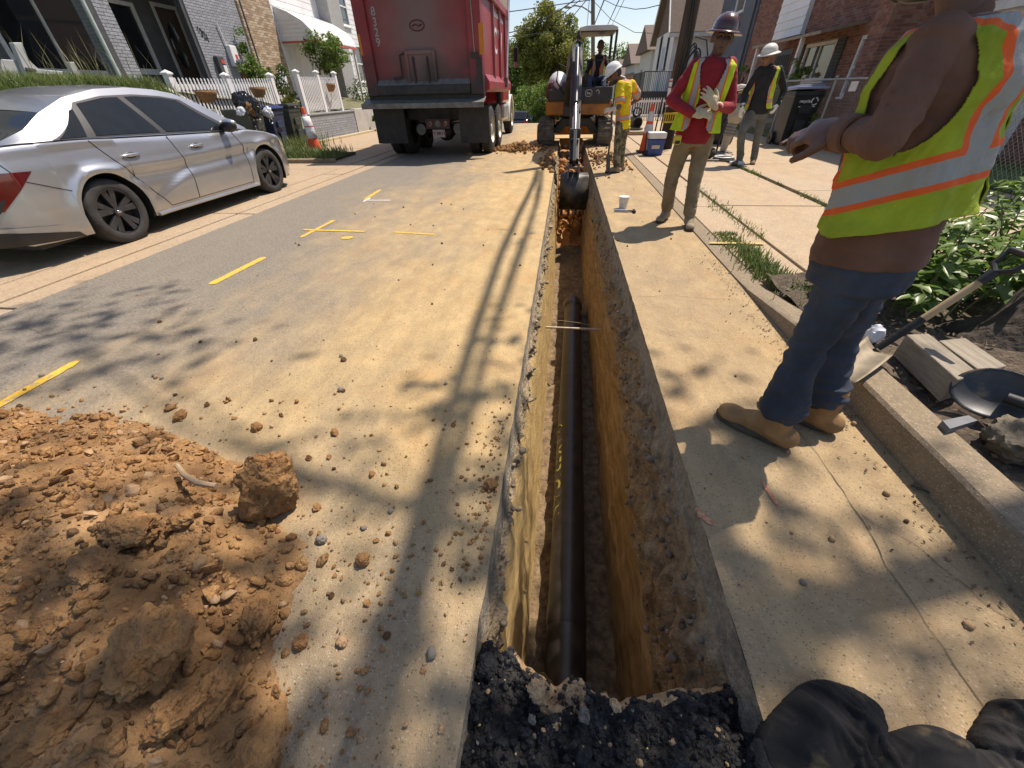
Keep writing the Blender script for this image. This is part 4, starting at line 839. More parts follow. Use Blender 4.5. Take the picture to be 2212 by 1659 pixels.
struct(MB().b(-7.1, -5.45, 9.95, 10.12, 0, .10).build('curb_return', m_curb, bevel=.03))
struct(MB().b(-7.2, -5.6, 10.12, 11.5, 0, .085).build('weed_strip', m_bed))
# ================================================================== SILVER SEDAN
CXc, CY0 = -5.70, 2.93                      # centreline X, rear bumper Y
L_ = 4.68; WR, WFt = 1.07, 3.79             # axle positions from the rear
RT = .325; ARCH = .375
def hw(l, z):     # half width of body at station l and height z
    plan = interp(l, [0, .12, .35, .8, 1.5, 3.0, 3.9, 4.3, 4.55, 4.68], [.66, .80, .868, .90, .905, .905, .90, .86, .74, .52])
    tum = interp(z, [.15, .28, .45, .62, .80, .92], [.955, .985, 1.0, .995, .985, .955])
    w_ = plan * tum
    # door creases: concave wedge below a line rising to the rear, sharp shoulder
    if .9 < l < 4.2:
        zc = interp(l, [.9, 2.0, 3.2, 4.2], [.72, .70, .735, .76]); w_ += .018 * math.exp(-((z - zc) / .05) ** 2) - .020 * math.exp(-((z - zc + .10) / .06) ** 2)
        dl = (l - (1.45 + (z - .30) * 2.6)); w_ += .014 * math.tanh(dl / .05) * math.exp(-((z - .47) / .16) ** 2) * (1 if 1.5 < l < 3.1 else .3)
    for xa in (WR, WFt):
        d = math.hypot(l - xa, z - RT)
        if d < .52: w_ += .022 * math.exp(-((d - ARCH - .03) / .05) ** 2)
    return w_
def zbelt(l): return interp(l, [0, .25, .6, 1.1, 2.0, 3.0, 3.55, 4.0, 4.4, 4.62, 4.68], [.86, 1.00, 1.01, 1.00, .965, .93, .92, .86, .77, .66, .60])
def zroof(l): return interp(l, [.0, .5, .75, 1.0, 1.35, 1.75, 2.15, 2.5, 2.75, 3.05, 3.5, 3.62], [.90, 1.03, 1.10, 1.215, 1.335, 1.405, 1.42, 1.40, 1.36, 1.245, .99, .93])
def zbot(l):
    b_ = interp(l, [0, .2, .6, 1.5, 3.3, 4.3, 4.68], [.30, .22, .20, .19, .19, .19, .25])
    for xa in (WR, WFt):
        d = abs(l - xa)
        if d < ARCH: b_ = max(b_, RT + math.sqrt(ARCH ** 2 - d ** 2))
    return b_
def hroof(l, t):  # cabin: t 0 belt .. 1 roof rail
    b_ = hw(l, .9) - .015; r = b_ - .02 - .235 * max(0, (zroof(l) - .95) / .47); return b_ + (r - b_) * (t ** 1.15)
P3 = lambda s, l, w_, z: (CXc + s * w_, CY0 + l, z)
car = thing('sedan', 'silver four door sedan parked on the left gutter', 'car', (CXc, CY0 + 2.3, 0))
m_silver = M('silver_metallic_paint', (.43, .44, .455), (.48, .49, .505), scale=2, rough=.33, metal=.8, coat=.8, c3=(.40, .37, .33), s3=1.4, m3=(.5, .8))
m_ctrim = M('grey_window_trim', (.03, .029, .028), (.045, .043, .041), rough=.45); m_cblack = M('gloss_black_plastic', (.012, .012, .013), (.02, .02, .02), rough=.3); m_seam = M('panel_gap', (.015, .015, .016))
m_cglass = M('tinted_glass', (.010, .013, .016), (.014, .017, .02), rough=.03, spec=.28)
ls = sorted(set([0, .03, .08, .15] + [round(.15 + .05 * i, 3) for i in range(1, 91)] + [4.66, 4.68] + [round(a + ARCH * math.cos(t), 4) for a in (WR, WFt) for t in np.linspace(0, math.pi, 25)]))
NZ = 26
for s in (1, -1):
    mb = MB(); V = []; F = []
    for l in ls:
        z0, z1 = zbot(l), zbelt(l)
        for j in range(NZ + 1): z = z0 + (z1 - z0) * j / NZ; V.append(P3(s, l, hw(l, z) - (.03 * max(0, (j / NZ - .93) / .07) ** 2 if True else 0), z))
    for i in range(len(ls) - 1):
        for j in range(NZ): k = i * (NZ + 1) + j; q = (k, k + NZ + 1, k + NZ + 2, k + 1); F.append(q[::-1] if s > 0 else q)
    mb.add(V, F); mb.build('body_side', m_silver, car, smooth=True, angle=30)
# deck, hood, bumpers (top surfaces between the belt lines), roof and glasshouse
def top(l0, l1, n, nm, mat, crown, zf, wf):
    mb = MB(); mb.grid(lambda u, v: (lambda l, x: (CXc + x * wf(l), CY0 + l, zf(l) + crown * (1 - x * x)))(l0 + (l1 - l0) * v, -1 + 2 * u), 20, n, flip=False); return mb.build(nm, mat, car, smooth=True, angle=45)
wb = lambda l: hw(l, zbelt(l)) - .03
top(0, .72, 12, 'boot_lid', m_silver, .03, zbelt, wb); top(3.45, 4.68, 20, 'bonnet', m_silver, .05, zbelt, wb)
for l in (0, 4.68):   # end caps
    mb = MB(); V = []; n = 14
    for j in range(n + 1):
        z = zbot(l) + (zbelt(l) + (.03 if l == 0 else .05) * 0 - zbot(l)) * j / n
        for i in range(13): x = -1 + 2 * i / 12; V.append((CXc + x * hw(l, z), CY0 + l + (-.10 if l == 0 else .08) * (1 - x * x), z))
    mb.add(V, [((j * 13 + i), (j * 13 + i + 1), (j + 1) * 13 + i + 1, (j + 1) * 13 + i) for j in range(n) for i in range(12)])
    mb.build('bumper_skin', m_silver, car, smooth=True, angle=50)
roofl = lambda l: hroof(l, 1.0)
top(1.02, 2.78, 26, 'roof', m_silver, .035, zroof, roofl)
top(.50, 1.03, 10, 'rear_window', m_cglass, .03, zroof, lambda l: roofl(l) - .0); top(2.77, 3.52, 12, 'windscreen', m_cglass, .035, zroof, roofl)
GL0, GL1 = .55, 3.55
for s in (1, -1):
    mb = MB(); mb.grid(lambda u, v: (lambda l, t: P3(s, l, hroof(l, t), zbelt(l) + (zroof(l) - zbelt(l)) * t))(.40 + 3.20 * u, v), 64, 12, flip=s > 0); mb.build('cabin_side', m_silver, car, smooth=True, angle=35)
    def patch(nm, poly_l, mat, off, par=car, n=14):   # poly_l: (l_bottom0,l_bottom1,l_top0,l_top1,t0,t1)
        a, b_, c, d, t0, t1 = poly_l; mb = MB()
        def f(u, v):
            l = (a + (b_ - a) * u) * (1 - v) + (c + (d - c) * u) * v; t = t0 + (t1 - t0) * v; return P3(s, l, hroof(l, t) + off, zbelt(l) + (zroof(l) - zbelt(l)) * t)
        mb.grid(f, n, 10, flip=s > 0); return mb.build(nm, mat, par, smooth=True)
    tr = patch('window_surround', (.86, 3.50, 1.40, 2.78, .02, .86), m_ctrim, .004, n=30)
    patch('quarter_glass', (.93, 1.20, 1.28, 1.33, .06, .74), m_cglass, .009, tr, 6); patch('rear_door_glass', (1.30, 2.08, 1.42, 1.93, .06, .82), m_cglass, .009, tr); patch('front_door_glass', (2.17, 3.28, 2.02, 2.70, .06, .82), m_cglass, .009, tr)
    def seam(pts, nm='door_seam', r=.0045, mat=m_seam):
        mb = MB(); mb.tube([P3(s, l, hw(l, z) + .0005, z) for l, z in pts], r, 5); mb.build(nm, mat, car)
    lin = lambda a, b_, n=10: [(a[0] + (b_[0] - a[0]) * i / n, a[1] + (b_[1] - a[1]) * i / n) for i in range(n + 1)]
    seam(lin((2.12, .95), (2.20, .62)) + lin((2.20, .62), (2.17, .25))); seam(lin((1.18, .98), (1.30, .80)) + lin((1.30, .80), (1.62, .38)) + lin((1.62, .38), (1.72, .25), 4)); seam(lin((3.24, .90), (3.33, .70)) + lin((3.33, .70), (3.30, .25))); seam(lin((1.72, .25), (3.30, .25), 16)); seam(lin((.30, .98), (.40, .74)) + lin((.40, .74), (.72, .60), 6))
    mb = MB(); mb.tube([P3(s, l, hw(l, .21) + .004, .20) for l in np.linspace(1.48, 3.38, 14)], .022, 8); mb.build('sill_trim', m_silver, car, smooth=True)
    for l in (1.52, 2.48):
        c = Vector(P3(s, l, hw(l, .80) + .012, .815)); mb = MB(); mb.ell(c, (.018, .115, .017)); h_ = mb.build('door_handle', M('bright_silver', (.55, .55, .56), rough=.2, metal=.9), car, smooth=True); mb = MB(); mb.ell(c + Vector((-s * .014, .0, -.004)), (.012, .075, .034)); mb.build('handle_recess', m_ctrim, h_, smooth=True)
    mb = MB(); c = Vector(P3(s, 3.10, hw(3.1, .9) + .10, .985)); mb.ell(c, (.12, .07, .075)); mr_ = mb.build('mirror', m_cblack, car, smooth=True); mb = MB(); mb.ell(c + Vector((0, .012, .035)), (.118, .066, .05)); mb.build('mirror_cap', m_silver, mr_, smooth=True); MB().bar(c - Vector((s * .06, 0, .03)), c - Vector((s * .14, 0, .06)), .05, .05).build('mirror_arm', m_cblack, mr_)
    # tail lamp, lower diffuser
    def side_patch(nm, pts, mat, off):   # quad on the body side by (l,z) corners
        mb = MB(); 
        def f(u, v):
            l = (pts[0][0] * (1 - u) + pts[1][0] * u) * (1 - v) + (pts[3][0] * (1 - u) + pts[2][0] * u) * v; z = (pts[0][1] * (1 - u) + pts[1][1] * u) * (1 - v) + (pts[3][1] * (1 - u) + pts[2][1] * u) * v
            return P3(s, l, hw(l, z) + off, z)
        mb.grid(f, 14, 8, flip=s > 0); return mb.build(nm, mat, car, smooth=True)
    m_tail = M('tail_lamp_red', (.075, .004, .005), (.11, .006, .006), rough=.12, coat=1)
    side_patch('tail_lamp', [(.01, .56), (.16, .53), (.52, .80), (.01, .83)], m_tail, .006); side_patch('tail_lamp_trim', [(.005, .56), (.13, .52), (.22, .62), (.01, .60)], m_cblack, .007)
    side_patch('diffuser', [(.02, .25), (.62, .20), (.58, .25), (.02, .38)], m_cblack, .006); side_patch('bumper_crease', [(.02, .385), (.50, .33), (.46, .345), (.02, .415)], m_silver, .014)
    side_patch('headlamp', [(4.30, .64), (4.60, .56), (4.60, .63), (4.28, .72)], m_rglass, .006)
    # wheels
    for xa in (WR, WFt):
        wc = Vector(P3(s, xa, .885 - .11, RT)); R = ax(EX * s, EZ); wm = thing('tmp', '', '', wc); bpy.data.objects.remove(wm)
        mb = MB(); mb.lathe([(.225, .10), (.24, .108), (.30, .105), (.318, .085), (RT, .06), (RT, -.06), (.318, -.09), (.23, -.10)], 48, wc, R); ty = mb.build('tyre', M('tyre_rubber', (.022, .021, .02), (.045, .042, .038), scale=12, rough=.8), car, smooth=True, angle=50)
        mb = MB(); mb.lathe([(.215, .095), (.23, .10), (.232, .085), (.21, .05), (.205, -.08)], 48, wc, R); m_rim = M('dark_alloy', (.055, .055, .058), (.09, .09, .095), rough=.35, metal=.7); mb.build('rim', m_rim, ty, smooth=True)
        MB().lathe([(.21, -.02), (.0, -.02)], 32, wc, R).build('brake_backing', m_num, ty)
        for k in range(5):
            a = k * 2 * math.pi / 5 + .3
            for da in (-.17, .17):
                mb = MB(); d0 = R @ Vector((math.cos(a + da * .35), math.sin(a + da * .35), 0)); d1 = R @ Vector((math.cos(a + da * 1.25), math.sin(a + da * 1.25), 0)); ax_ = R @ Vector((0, 0, 1))
                tn = d1.cross(ax_); p0 = wc + d0 * .035 + ax_ * .075; p1 = wc + d1 * .215 + ax_ * .088
                mb.add([p0 - tn * .018, p0 + tn * .018, p1 + tn * .034, p1 - tn * .034, p0 - tn * .018 - ax_ * .03, p0 + tn * .018 - ax_ * .03, p1 + tn * .034 - ax_ * .03, p1 - tn * .034 - ax_ * .03], [(0, 1, 2, 3), (7, 6, 5, 4), (0, 4, 5, 1), (1, 5, 6, 2), (2, 6, 7, 3), (3, 7, 4, 0)]); mb.build('spoke', m_rim, ty, bevel=.005)
        MB().lathe([(.045, .06), (.045, .088), (.03, .093), (0, .093)], 20, wc, R).build('hub_cap', m_rim, ty, smooth=True); mb = MB(); mb.ell(wc + (R @ Vector((0, 0, .094))), (.004, .022, .014)); mb.build('hub_badge', M('bright_silver', (.55, .55, .56), rough=.2, metal=.9), ty)
        mb = MB(); cw_ = Vector(P3(s, xa, 0, RT)); V = []; F = []
        for k in range(17):
            a = math.radians(-25 + 230 * k / 16)
            for w_ in (.88, .50): V.append(cw_ + Vector((s * w_, math.cos(a) * (ARCH + .008), math.sin(a) * (ARCH + .008))))
        F = [(2 * k, 2 * k + 1, 2 * k + 3, 2 * k + 2) for k in range(16)] + [tuple(2 * k + 1 for k in range(17))]; mb.add(V, F); mb.build('wheel_well', m_num, car)
MB().b(CXc - .78, CXc + .78, CY0 + .25, CY0 + 4.4, .17, .55).build('underbody', m_num, car)
mb = MB(); p = Vector((CXc, CY0 + 1.15, zroof(1.15) + .03)); mb.prism([p + Vector((-.03, -.12, 0)), p + Vector((-.03, .10, .0)), p + Vector((-.012, -.10, .085))], (.06, 0, 0)); mb.build('antenna_fin', m_cblack, car, bevel=.012)
# ================================================================== RED DUMP TRUCK
tk = thing('dump_truck', 'red dump truck seen from behind with dirty dark tailgate', 'truck', (-3.25, 14, 0))
xl, xr = -4.62, -1.88; yg = 10.85; xc = (xl + xr) / 2; zt = 3.35
m_tred = M('dump_bed_red', (.24, .022, .028), (.33, .04, .045), scale=2.5, rough=.45, c3=(.22, .075, .07), s3=1.6, m3=(.52, .72), bump=.1)
def grime_mat():
    m = M('tailgate_red', (.20, .020, .024), (.28, .032, .036), scale=2.2, rough=.55, bump=.1)
    n, l = nodes_of(m); p = n['Principled BSDF']; src = p.inputs['Base Color'].links[0].from_socket
    g = n.new('ShaderNodeNewGeometry'); s = n.new('ShaderNodeSeparateXYZ'); l.new(g.outputs['Position'], s.inputs[0]); nz = n.new('ShaderNodeTexNoise'); nz.inputs['Scale'].default_value = 2.0; nz.inputs['Detail'].default_value = 5; l.new(g.outputs['Position'], nz.inputs[0])
    def math_(op, a, b):
        x = n.new('ShaderNodeMath'); x.operation = op
        for i, q in enumerate((a, b)):
            if isinstance(q, (int, float)): x.inputs[i].default_value = q
            else: l.new(q, x.inputs[i])
        return x.outputs[0]
    # wear: grey dust patch on the middle of the gate and black grime along its foot
    dx = math_('ABSOLUTE', math_('SUBTRACT', s.outputs[0], xc), 0); mr = n.new('ShaderNodeMapRange'); l.new(math_('ADD', dx, math_('MULTIPLY', nz.outputs[0], .9)), mr.inputs[0]); mr.inputs[1].default_value = .6; mr.inputs[2].default_value = 1.5; mr.inputs[3].default_value = .85; mr.inputs[4].default_value = 0
    m1 = n.new('ShaderNodeMix'); m1.data_type = 'RGBA'; l.new(mr.outputs[0], m1.inputs[0]); l.new(src, m1.inputs[6]); m1.inputs[7].default_value = (.165, .12, .105, 1)
    m2 = n.new('ShaderNodeMapRange'); l.new(math_('ADD', s.outputs[2], math_('MULTIPLY', nz.outputs[0], .9)), m2.inputs[0]); m2.inputs[1].default_value = 1.95; m2.inputs[2].default_value = 2.5; m2.inputs[3].default_value = .92; m2.inputs[4].default_value = 0
    m3 = n.new('ShaderNodeMix'); m3.data_type = 'RGBA'; l.new(m2.outputs[0], m3.inputs[0]); l.new(m1.outputs[2], m3.inputs[6]); m3.inputs[7].default_value = (.022, .019, .018, 1); l.new(m3.outputs[2], p.inputs['Base Color']); return m
m_gate = grime_mat()
m_tdark = M('oily_black_steel', (.010, .010, .010), (.032, .029, .026), scale=6, rough=.6, bump=.3); m_steel = M('worn_grey_steel', (.10, .098, .092), (.19, .18, .165), scale=7, rough=.55, metal=.2, bump=.2); m_wood = M('weathered_board', (.22, .19, .15), (.34, .30, .25), scale=4, stretch=(1, 6, 6), rough=.9)
bed = MB().b(xl + .03, xr - .03, yg + .05, 15.25, 1.34, 1.5).build('bed_floor', m_tred, tk)
gate = MB().b(xl + .20, xr - .20, yg + .02, yg + .10, 1.50, zt).build('tailgate', m_gate, tk)
for x0, x1 in ((xl, xl + .27), (xr - .30, xr)): MB().b(x0, x1, yg - .06, yg + .22, 1.26, zt + .1).build('corner_post', m_gate, tk, bevel=.02)
MB().b(xl + .27, xr - .30, yg - .06, yg + .06, 2.95, zt + .02).build('gate_top_beam', m_gate, gate, bevel=.02); MB().b(xl + .27, xr - .3, yg - .10, yg + .02, 1.28, 1.46).build('gate_foot_beam', m_tdark, gate, bevel=.02)
MB().add([(xl + .27, yg - .08, 1.46), (xr - .3, yg - .08, 1.46), (xr - .3, yg + .02, 1.56), (xl + .27, yg + .02, 1.56)], [(0, 1, 2, 3)]).build('gate_ledge', m_steel, gate)
ch = MB().b(-3.56, -2.98, yg - .015, yg + .02, 1.40, 2.02).build('coal_chute', m_gate, gate)
mb = MB(); [mb.b(*q) for q in ((-3.62, -3.55, yg - .045, yg + .0, 1.36, 2.06), (-3.0, -2.93, yg - .045, yg, 1.36, 2.06), (-3.55, -3.0, yg - .045, yg - .001, 1.99, 2.06), (-3.55, -3.0, yg - .045, yg - .001, 1.36, 1.42))]; mb.build('chute_frame', m_gate, ch, bevel=.01)
for x in (-3.44, -3.12): MB().b(x - .02, x + .02, yg - .06, yg - .016, 1.45, 1.95).build('chute_track', m_tdark, ch, bevel=.006)
MB().tube([(-3.62, yg - .03, 2.02), (-3.74, yg - .03, 1.98), (-3.74, yg - .03, 1.62), (-3.80, yg - .03, 1.58), (-3.95, yg - .03, 1.58)], .018, 8).build('chute_lever', m_tdark, ch, smooth=True)
for i, chh in enumerate('8329'): put_text('fleet_number', chh, .20, (-4.19, yg + .012, 2.70 - i * .165), EX, EZ, M('silver_lettering', (.26, .22, .22), (.36, .32, .32), scale=20), gate, .004)
mb = MB(); pts = [(-3.27 + .16 * math.cos(a), yg + .012, 2.46 + .085 * math.sin(a)) for a in np.linspace(0, 2 * math.pi, 25)]; mb.tube(pts, .010, 5); mb.tube([(-3.38, yg + .012, 2.45), (-3.30, yg + .012, 2.48), (-3.24, yg + .012, 2.45), (-3.16, yg + .012, 2.475)], .012, 5); mb.build('maker_oval', M('dull_maroon', (.09, .015, .016)), gate)
# spreader apron, mudflaps
mb = MB(); mb.prism([(xl - .12, yg - .28, 1.09), (xr + .02, yg - .28, 1.10), (xr + .02, yg + .1, 1.20), (xl - .10, yg + .1, 1.20)], (0, 0, .03)); mb.b(xl - .12, xr + .02, yg - .30, yg - .27, 1.03, 1.13); mb.build('apron', m_steel, tk, bevel=.006)
MB().b(xl, xr, yg - .02, yg + .12, 1.14, 1.28).build('rear_sill', m_tdark, tk)
for x0, x1 in ((-4.62, -3.86), (-2.52, -1.80)): MB().b(x0, x1, yg + .02, yg + .035, .32, 1.06).build('mud_flap', M('mud_flap_rubber', (.014, .013, .013), (.03, .027, .024), scale=5, rough=.7), tk)
# bed sides with ribs and board extension
for s, x in ((1, xr), (-1, xl)):
    sd = MB().b(min(x, x - s * .06), max(x, x - s * .06), yg + .2, 15.3, 1.5, 2.98).build('bed_side', m_tred, tk); MB().b(min(x - s * .08, x + s * .08), max(x - s * .08, x + s * .08), yg + .2, 15.3, 2.96, 3.12).build('top_rail', m_tred, sd, bevel=.02)
    MB().b(x - .03, x + .03, yg + .25, 15.2, 3.12, 3.42).build('side_board', m_wood, sd); q = MB(); q.prism([(x - s * .02, yg + .22, 1.30), (x + s * .09, yg + .22, 1.36), (x + s * .09, yg + .22, 1.50), (x - s * .02, yg + .22, 1.66)], (0, 15.3 - yg - .22, 0)); q.build('bottom_rail', m_tred, sd)
    for y in (12.3, 13.4, 14.5): q = MB(); q.prism([(x, y, 1.58), (x + s * .05, y + .03, 1.58), (x + s * .05, y + .15, 1.58), (x, y + .18, 1.58)], (0, 0, 1.38)); q.build('side_rib', m_tred, sd)
    MB().b(x - .05, x + .055, yg - .065, yg - .055, 1.95, 2.45).build('reflector', M('amber_reflector', (.55, .18, .02)), tk) if s > 0 else MB().b(x + .02, x + .07, yg - .068, yg - .06, 2.0, 2.35).build('reflector', M('amber_reflector', (.55, .18, .02)), tk)
# lettering on the lit side (company name, cut off and dirty in the photo)
put_text('side_lettering', 'C W', .7, (xr + .004, 13.35, 2.30), EY, EZ, M('white_decal', (.62, .60, .60), (.70, .68, .68)), tk, .01)
MB().b(xr + .002, xr + .006, 12.4, 14.4, 2.78, 2.86).build('side_stripe', M('white_decal', (.62, .60, .60)), tk)
# tarp arm and cab protector
MB().tube([(xr + .13, 13.95, 1.50), (xr + .12, 14.85, 3.35)], .035, 8).build('tarp_arm', M('aluminium', (.6, .6, .6), rough=.3, metal=.8), tk, smooth=True); MB().b(xr + .05, xr + .16, 13.88, 14.06, 1.40, 1.62).build('arm_bracket', m_steel, tk)
MB().b(xl, xr + .02, 15.0, 15.35, 3.1, 3.75).build('cab_guard', m_tred, tk); MB().tube([(xl, 14.9, 3.66), (xr + .12, 14.9, 3.66)], .07, 12).build('tarp_roll', m_tdark, tk, smooth=True)
MB().tube([(xr - .16, yg - .07, 1.98), (xr - .19, yg - .07, 3.1)], .012, 6).build('gate_rod', m_wood, tk); MB().b(xr - .24, xr - .08, yg - .09, yg - .06, 1.9, 1.99).build('gate_latch', m_tdark, tk)
MB().b(xr - .14, xr - .01, yg - .07, yg - .055, 1.40, 1.9).build('lamp_housing', m_tdark, tk)
# chassis
MB().b(xc - .42, xc + .42, yg + .5, 19.5, .72, 1.05).build('frame_rails', m_tdark, tk); MB().b(-3.95, -2.5, yg + .55, yg + .7, .78, 1.12).build('rear_cross_member', m_tdark, tk)
bp_ = MB().b(-3.44, -2.84, yg + .30, yg + .34, .60, .80).build('light_panel', M('dirty_maroon', (.07, .03, .028), (.11, .05, .045), scale=8), tk)
for x, r_, mt in ((-3.33, .055, m_tail), (-3.13, .07, m_steel), (-2.94, .055, m_tail)): MB().lathe([(r_, 0), (r_, .015), (0, .02)], 16, (x, yg + .30, .70), ax(-EY, EZ)).build('lamp', mt, bp_, smooth=True)
pl = MB().b(-3.28, -2.97, yg + .28, yg + .29, .42, .58).build('licence_plate', M('plate_white', (.32, .28, .27), (.4, .36, .34), scale=20), tk); put_text('plate_number', '71 MH 8', .10, (-3.125, yg + .276, .50), EX, EZ, M('plate_red', (.22, .05, .05)), pl, .002)
MB().tube([(-3.9, 11.95, .52), (-2.6, 11.95, .52)], .09, 12).build('axle', m_tdark, tk, smooth=True); mb = MB(); mb.ell((-3.13, 11.9, .5), (.24, .25, .22)); mb.build('differential', m_tdark, tk, smooth=True)
for x in (-3.62, -2.66): MB().lathe([(.11, 0), (.12, .05), (.12, .12), (0, .13)], 20, (x, 11.4, .58), ax(-EY, EZ)).build('brake_chamber', m_steel, tk, smooth=True)
m_tt = M('truck_tyre', (.02, .019, .018), (.05, .046, .04), scale=10, rough=.85, bump=.4); m_twh = M('truck_rim', (.42, .38, .30), (.55, .51, .43), scale=9, rough=.5, metal=.3)
def twheel(x, y, s, r=.52, w_=.25, rim=True):
    R = ax(EX * s, EZ); c = Vector((x, y, r)); mb = MB(); mb.lathe([(.29, -w_ / 2), (r - .06, -w_ / 2), (r - .015, -w_ / 2 + .03), (r, -w_ / 2 + .05), (r, w_ / 2 - .05), (r - .015, w_ / 2 - .03), (r - .06, w_ / 2), (.29, w_ / 2)], 44, c, R); ty = mb.build('tyre', m_tt, tk, smooth=True, angle=40)
    mb = MB()   # tread blocks
    for k in range(40):
        a = 2 * math.pi * k / 40; d = R @ Vector((math.cos(a), math.sin(a), 0)); axv = R @ Vector((0, 0, 1))
        for o_ in (-.08, -.027, .027, .08): aa = a + (.04 if o_ > 0 else -.02); d2 = R @ Vector((math.cos(aa), math.sin(aa), 0)); mb.box(c + d2 * (r + .004) + axv * o_, (.045, .058, .012), Matrix((axv, d2.cross(axv), d2)).transposed())
    mb.build('tread', m_tt, ty)
    if rim: MB().lathe([(.29, w_ / 2), (.28, w_ / 2 - .02), (.25, w_ / 2 - .10), (.13, w_ / 2 - .13), (.12, w_ / 2 - .02), (.07, w_ / 2), (0, w_ / 2)], 32, c, R).build('rim', m_twh, ty, smooth=True)
    for k in range(8 if rim else 0): a = k * math.pi / 4; d = R @ Vector((math.cos(a), math.sin(a), 0)); MB().lathe([(.018, 0), (.018, .03), (0, .03)], 6, c + d * .19 + (R @ Vector((0, 0, w_ / 2 - .12))), R).build('wheel_nut', m_steel, ty)
for y in (11.95, 13.3):
    for s, xo in ((1, -2.02), (-1, -4.46)): twheel(xo, y, s); twheel(xo - s * .32, y, s, rim=False)
twheel(-2.22, 18.0, 1, .52, .29); twheel(-4.3, 18.0, -1, .52, .29)
# cab: red body behind the box, white bonnet and wing
cabm = M('cab_red', (.30, .02, .025), (.36, .03, .035), rough=.3, coat=.5); MB().b(-4.4, -2.08, 15.6, 17.2, 1.0, 3.2).build('cab', cabm, tk, bevel=.08)
MB().b(-2.085, -2.06, 15.9, 17.0, 2.1, 2.9).build('side_window', m_dglass, tk)
MB().prism([(-4.2, 17.2, 1.0), (-4.2, 19.0, 1.0), (-4.2, 19.0, 1.6), (-4.2, 17.2, 2.0)], (1.95, 0, 0)).build('bonnet', m_white, tk, bevel=.1)
mb = MB()
for s, x in ((1, -2.30), (-1, -4.22)):
    V = []; F = []
    for k in range(17):
        a = math.radians(-8 + 196 * k / 16); rr = .66
        for dx in (-.22, -.05, .16, .22): V.append((x + s * dx, 18.0 + rr * math.cos(a) * (1.0 if dx < .2 else .96), .52 + (rr + (.06 if dx < .1 else .02)) * math.sin(a)))
    F = [(k * 4 + j, k * 4 + j + 1, k * 4 + j + 5, k * 4 + j + 4) for k in range(16) for j in range(3)]; mb.add(V, F)
mb.build('wing', m_white, tk, smooth=True, solid=.03)
MB().b(-2.36, -2.1, 16.0, 17.1, .5, .98).build('fuel_tank', M('aluminium', (.6, .6, .6), rough=.3, metal=.8), tk, bevel=.08); MB().tube([(-2.2, 15.45, 1.0), (-2.2, 15.45, 3.9)], .09, 14).build('exhaust_stack', m_tdark, tk, smooth=True)
p = atY(1114, 124, 17.9); mr_ = MB().box(p, (.16, .12, .56)).build('wing_mirror', m_num, tk, bevel=.03); MB().box(p + Vector((0, -.062, .06)), (.125, .006, .34)).build('mirror_glass', m_dglass, mr_); MB().box(p + Vector((0, -.062, -.19)), (.125, .008, .12)).build('spot_mirror', M('bright_mirror', (.75, .78, .8), rough=.08, metal=1), mr_)
for dz in (.05, -.08): MB().tube([p + Vector((-.08, 0, dz)), p + Vector((-.42, -.4, dz + .03))], .014, 6).build('mirror_arm', m_num, tk)
# ================================================================== EXCAVATOR
ex = thing('excavator', 'compact excavator with canopy straddling the trench', 'excavator', (.25, 14.2, 0))
m_eor = M('excavator_orange', (.34, .12, .012), (.46, .18, .022), scale=3, rough=.5, c3=(.13, .06, .03), s3=2.4, m3=(.5, .75)); m_edk = M('excavator_charcoal', (.022, .022, .023), (.04, .039, .038), scale=4, rough=.5); m_emar = M('excavator_maroon', (.07, .014, .018), (.10, .022, .026), rough=.4); m_egry = M('excavator_pale_grey', (.48, .48, .47), (.60, .60, .58), scale=3, rough=.45)
m_trk = M('dusty_rubber_track', (.07, .062, .05), (.20, .175, .14), scale=7, rough=.9)
def track(x0, x1, y0, y1, h):
    r = h / 2; pts = [(y1 - r + r * math.sin(a), r + r * math.cos(a)) for a in np.linspace(0, math.pi, 9)] + [(y0 + r - r * math.sin(a), r - r * math.cos(a)) for a in np.linspace(0, math.pi, 9)]
    mb = MB(); mb.prism([(x0, y, z) for y, z in pts], (x1 - x0, 0, 0)); t = mb.build('track', m_trk, ex)
    per = []; n = len(pts)
    for i in range(n):
        a, b_ = pts[i], pts[(i + 1) % n]; L = math.hypot(b_[0] - a[0], b_[1] - a[1]); k = max(1, int(L / .11))
        for j in range(k): per.append(((a[0] + (b_[0] - a[0]) * j / k, a[1] + (b_[1] - a[1]) * j / k), math.atan2(b_[1] - a[1], b_[0] - a[0])))
    for (y, z), an in per: MB().box(((x0 + x1) / 2, y, z), (x1 - x0 + .01, .055, .05), Matrix.Rotation(an, 3, 'X')).build('track_pad', m_trk, t)
    for yy in (y0 + r, y1 - r): MB().lathe([(r * .75, 0), (r * .7, .04), (.06, .05), (0, .05)], 20, (x1 if x0 > .2 else x0, yy, r), ax(EX if x0 > .2 else -EX, EZ)).build('sprocket', m_edk, t, smooth=True)
track(-.77, -.34, 13.15, 15.4, .62); track(.92, 1.30, 13.15, 15.4, .62)
mb = MB(); mb.prism([(-.36, 13.6, .40), (-.1, 13.6, .66), (.70, 13.6, .66), (.94, 13.6, .40), (.94, 13.6, .30), (.74, 13.6, .30), (.6, 13.6, .46), (.0, 13.6, .46), (-.16, 13.6, .30), (-.36, 13.6, .30)], (0, 1.4, 0)); mb.build('undercarriage', m_edk, ex, bevel=.02)
mb = MB(); mb.b(-.75, 1.28, 15.62, 15.72, .1, .5); mb.build('dozer_blade', m_eor, ex)
MB().lathe([(.5, .66), (.5, .76)], 32, (.3, 14.2, 0)).build('slew_ring', m_edk, ex)
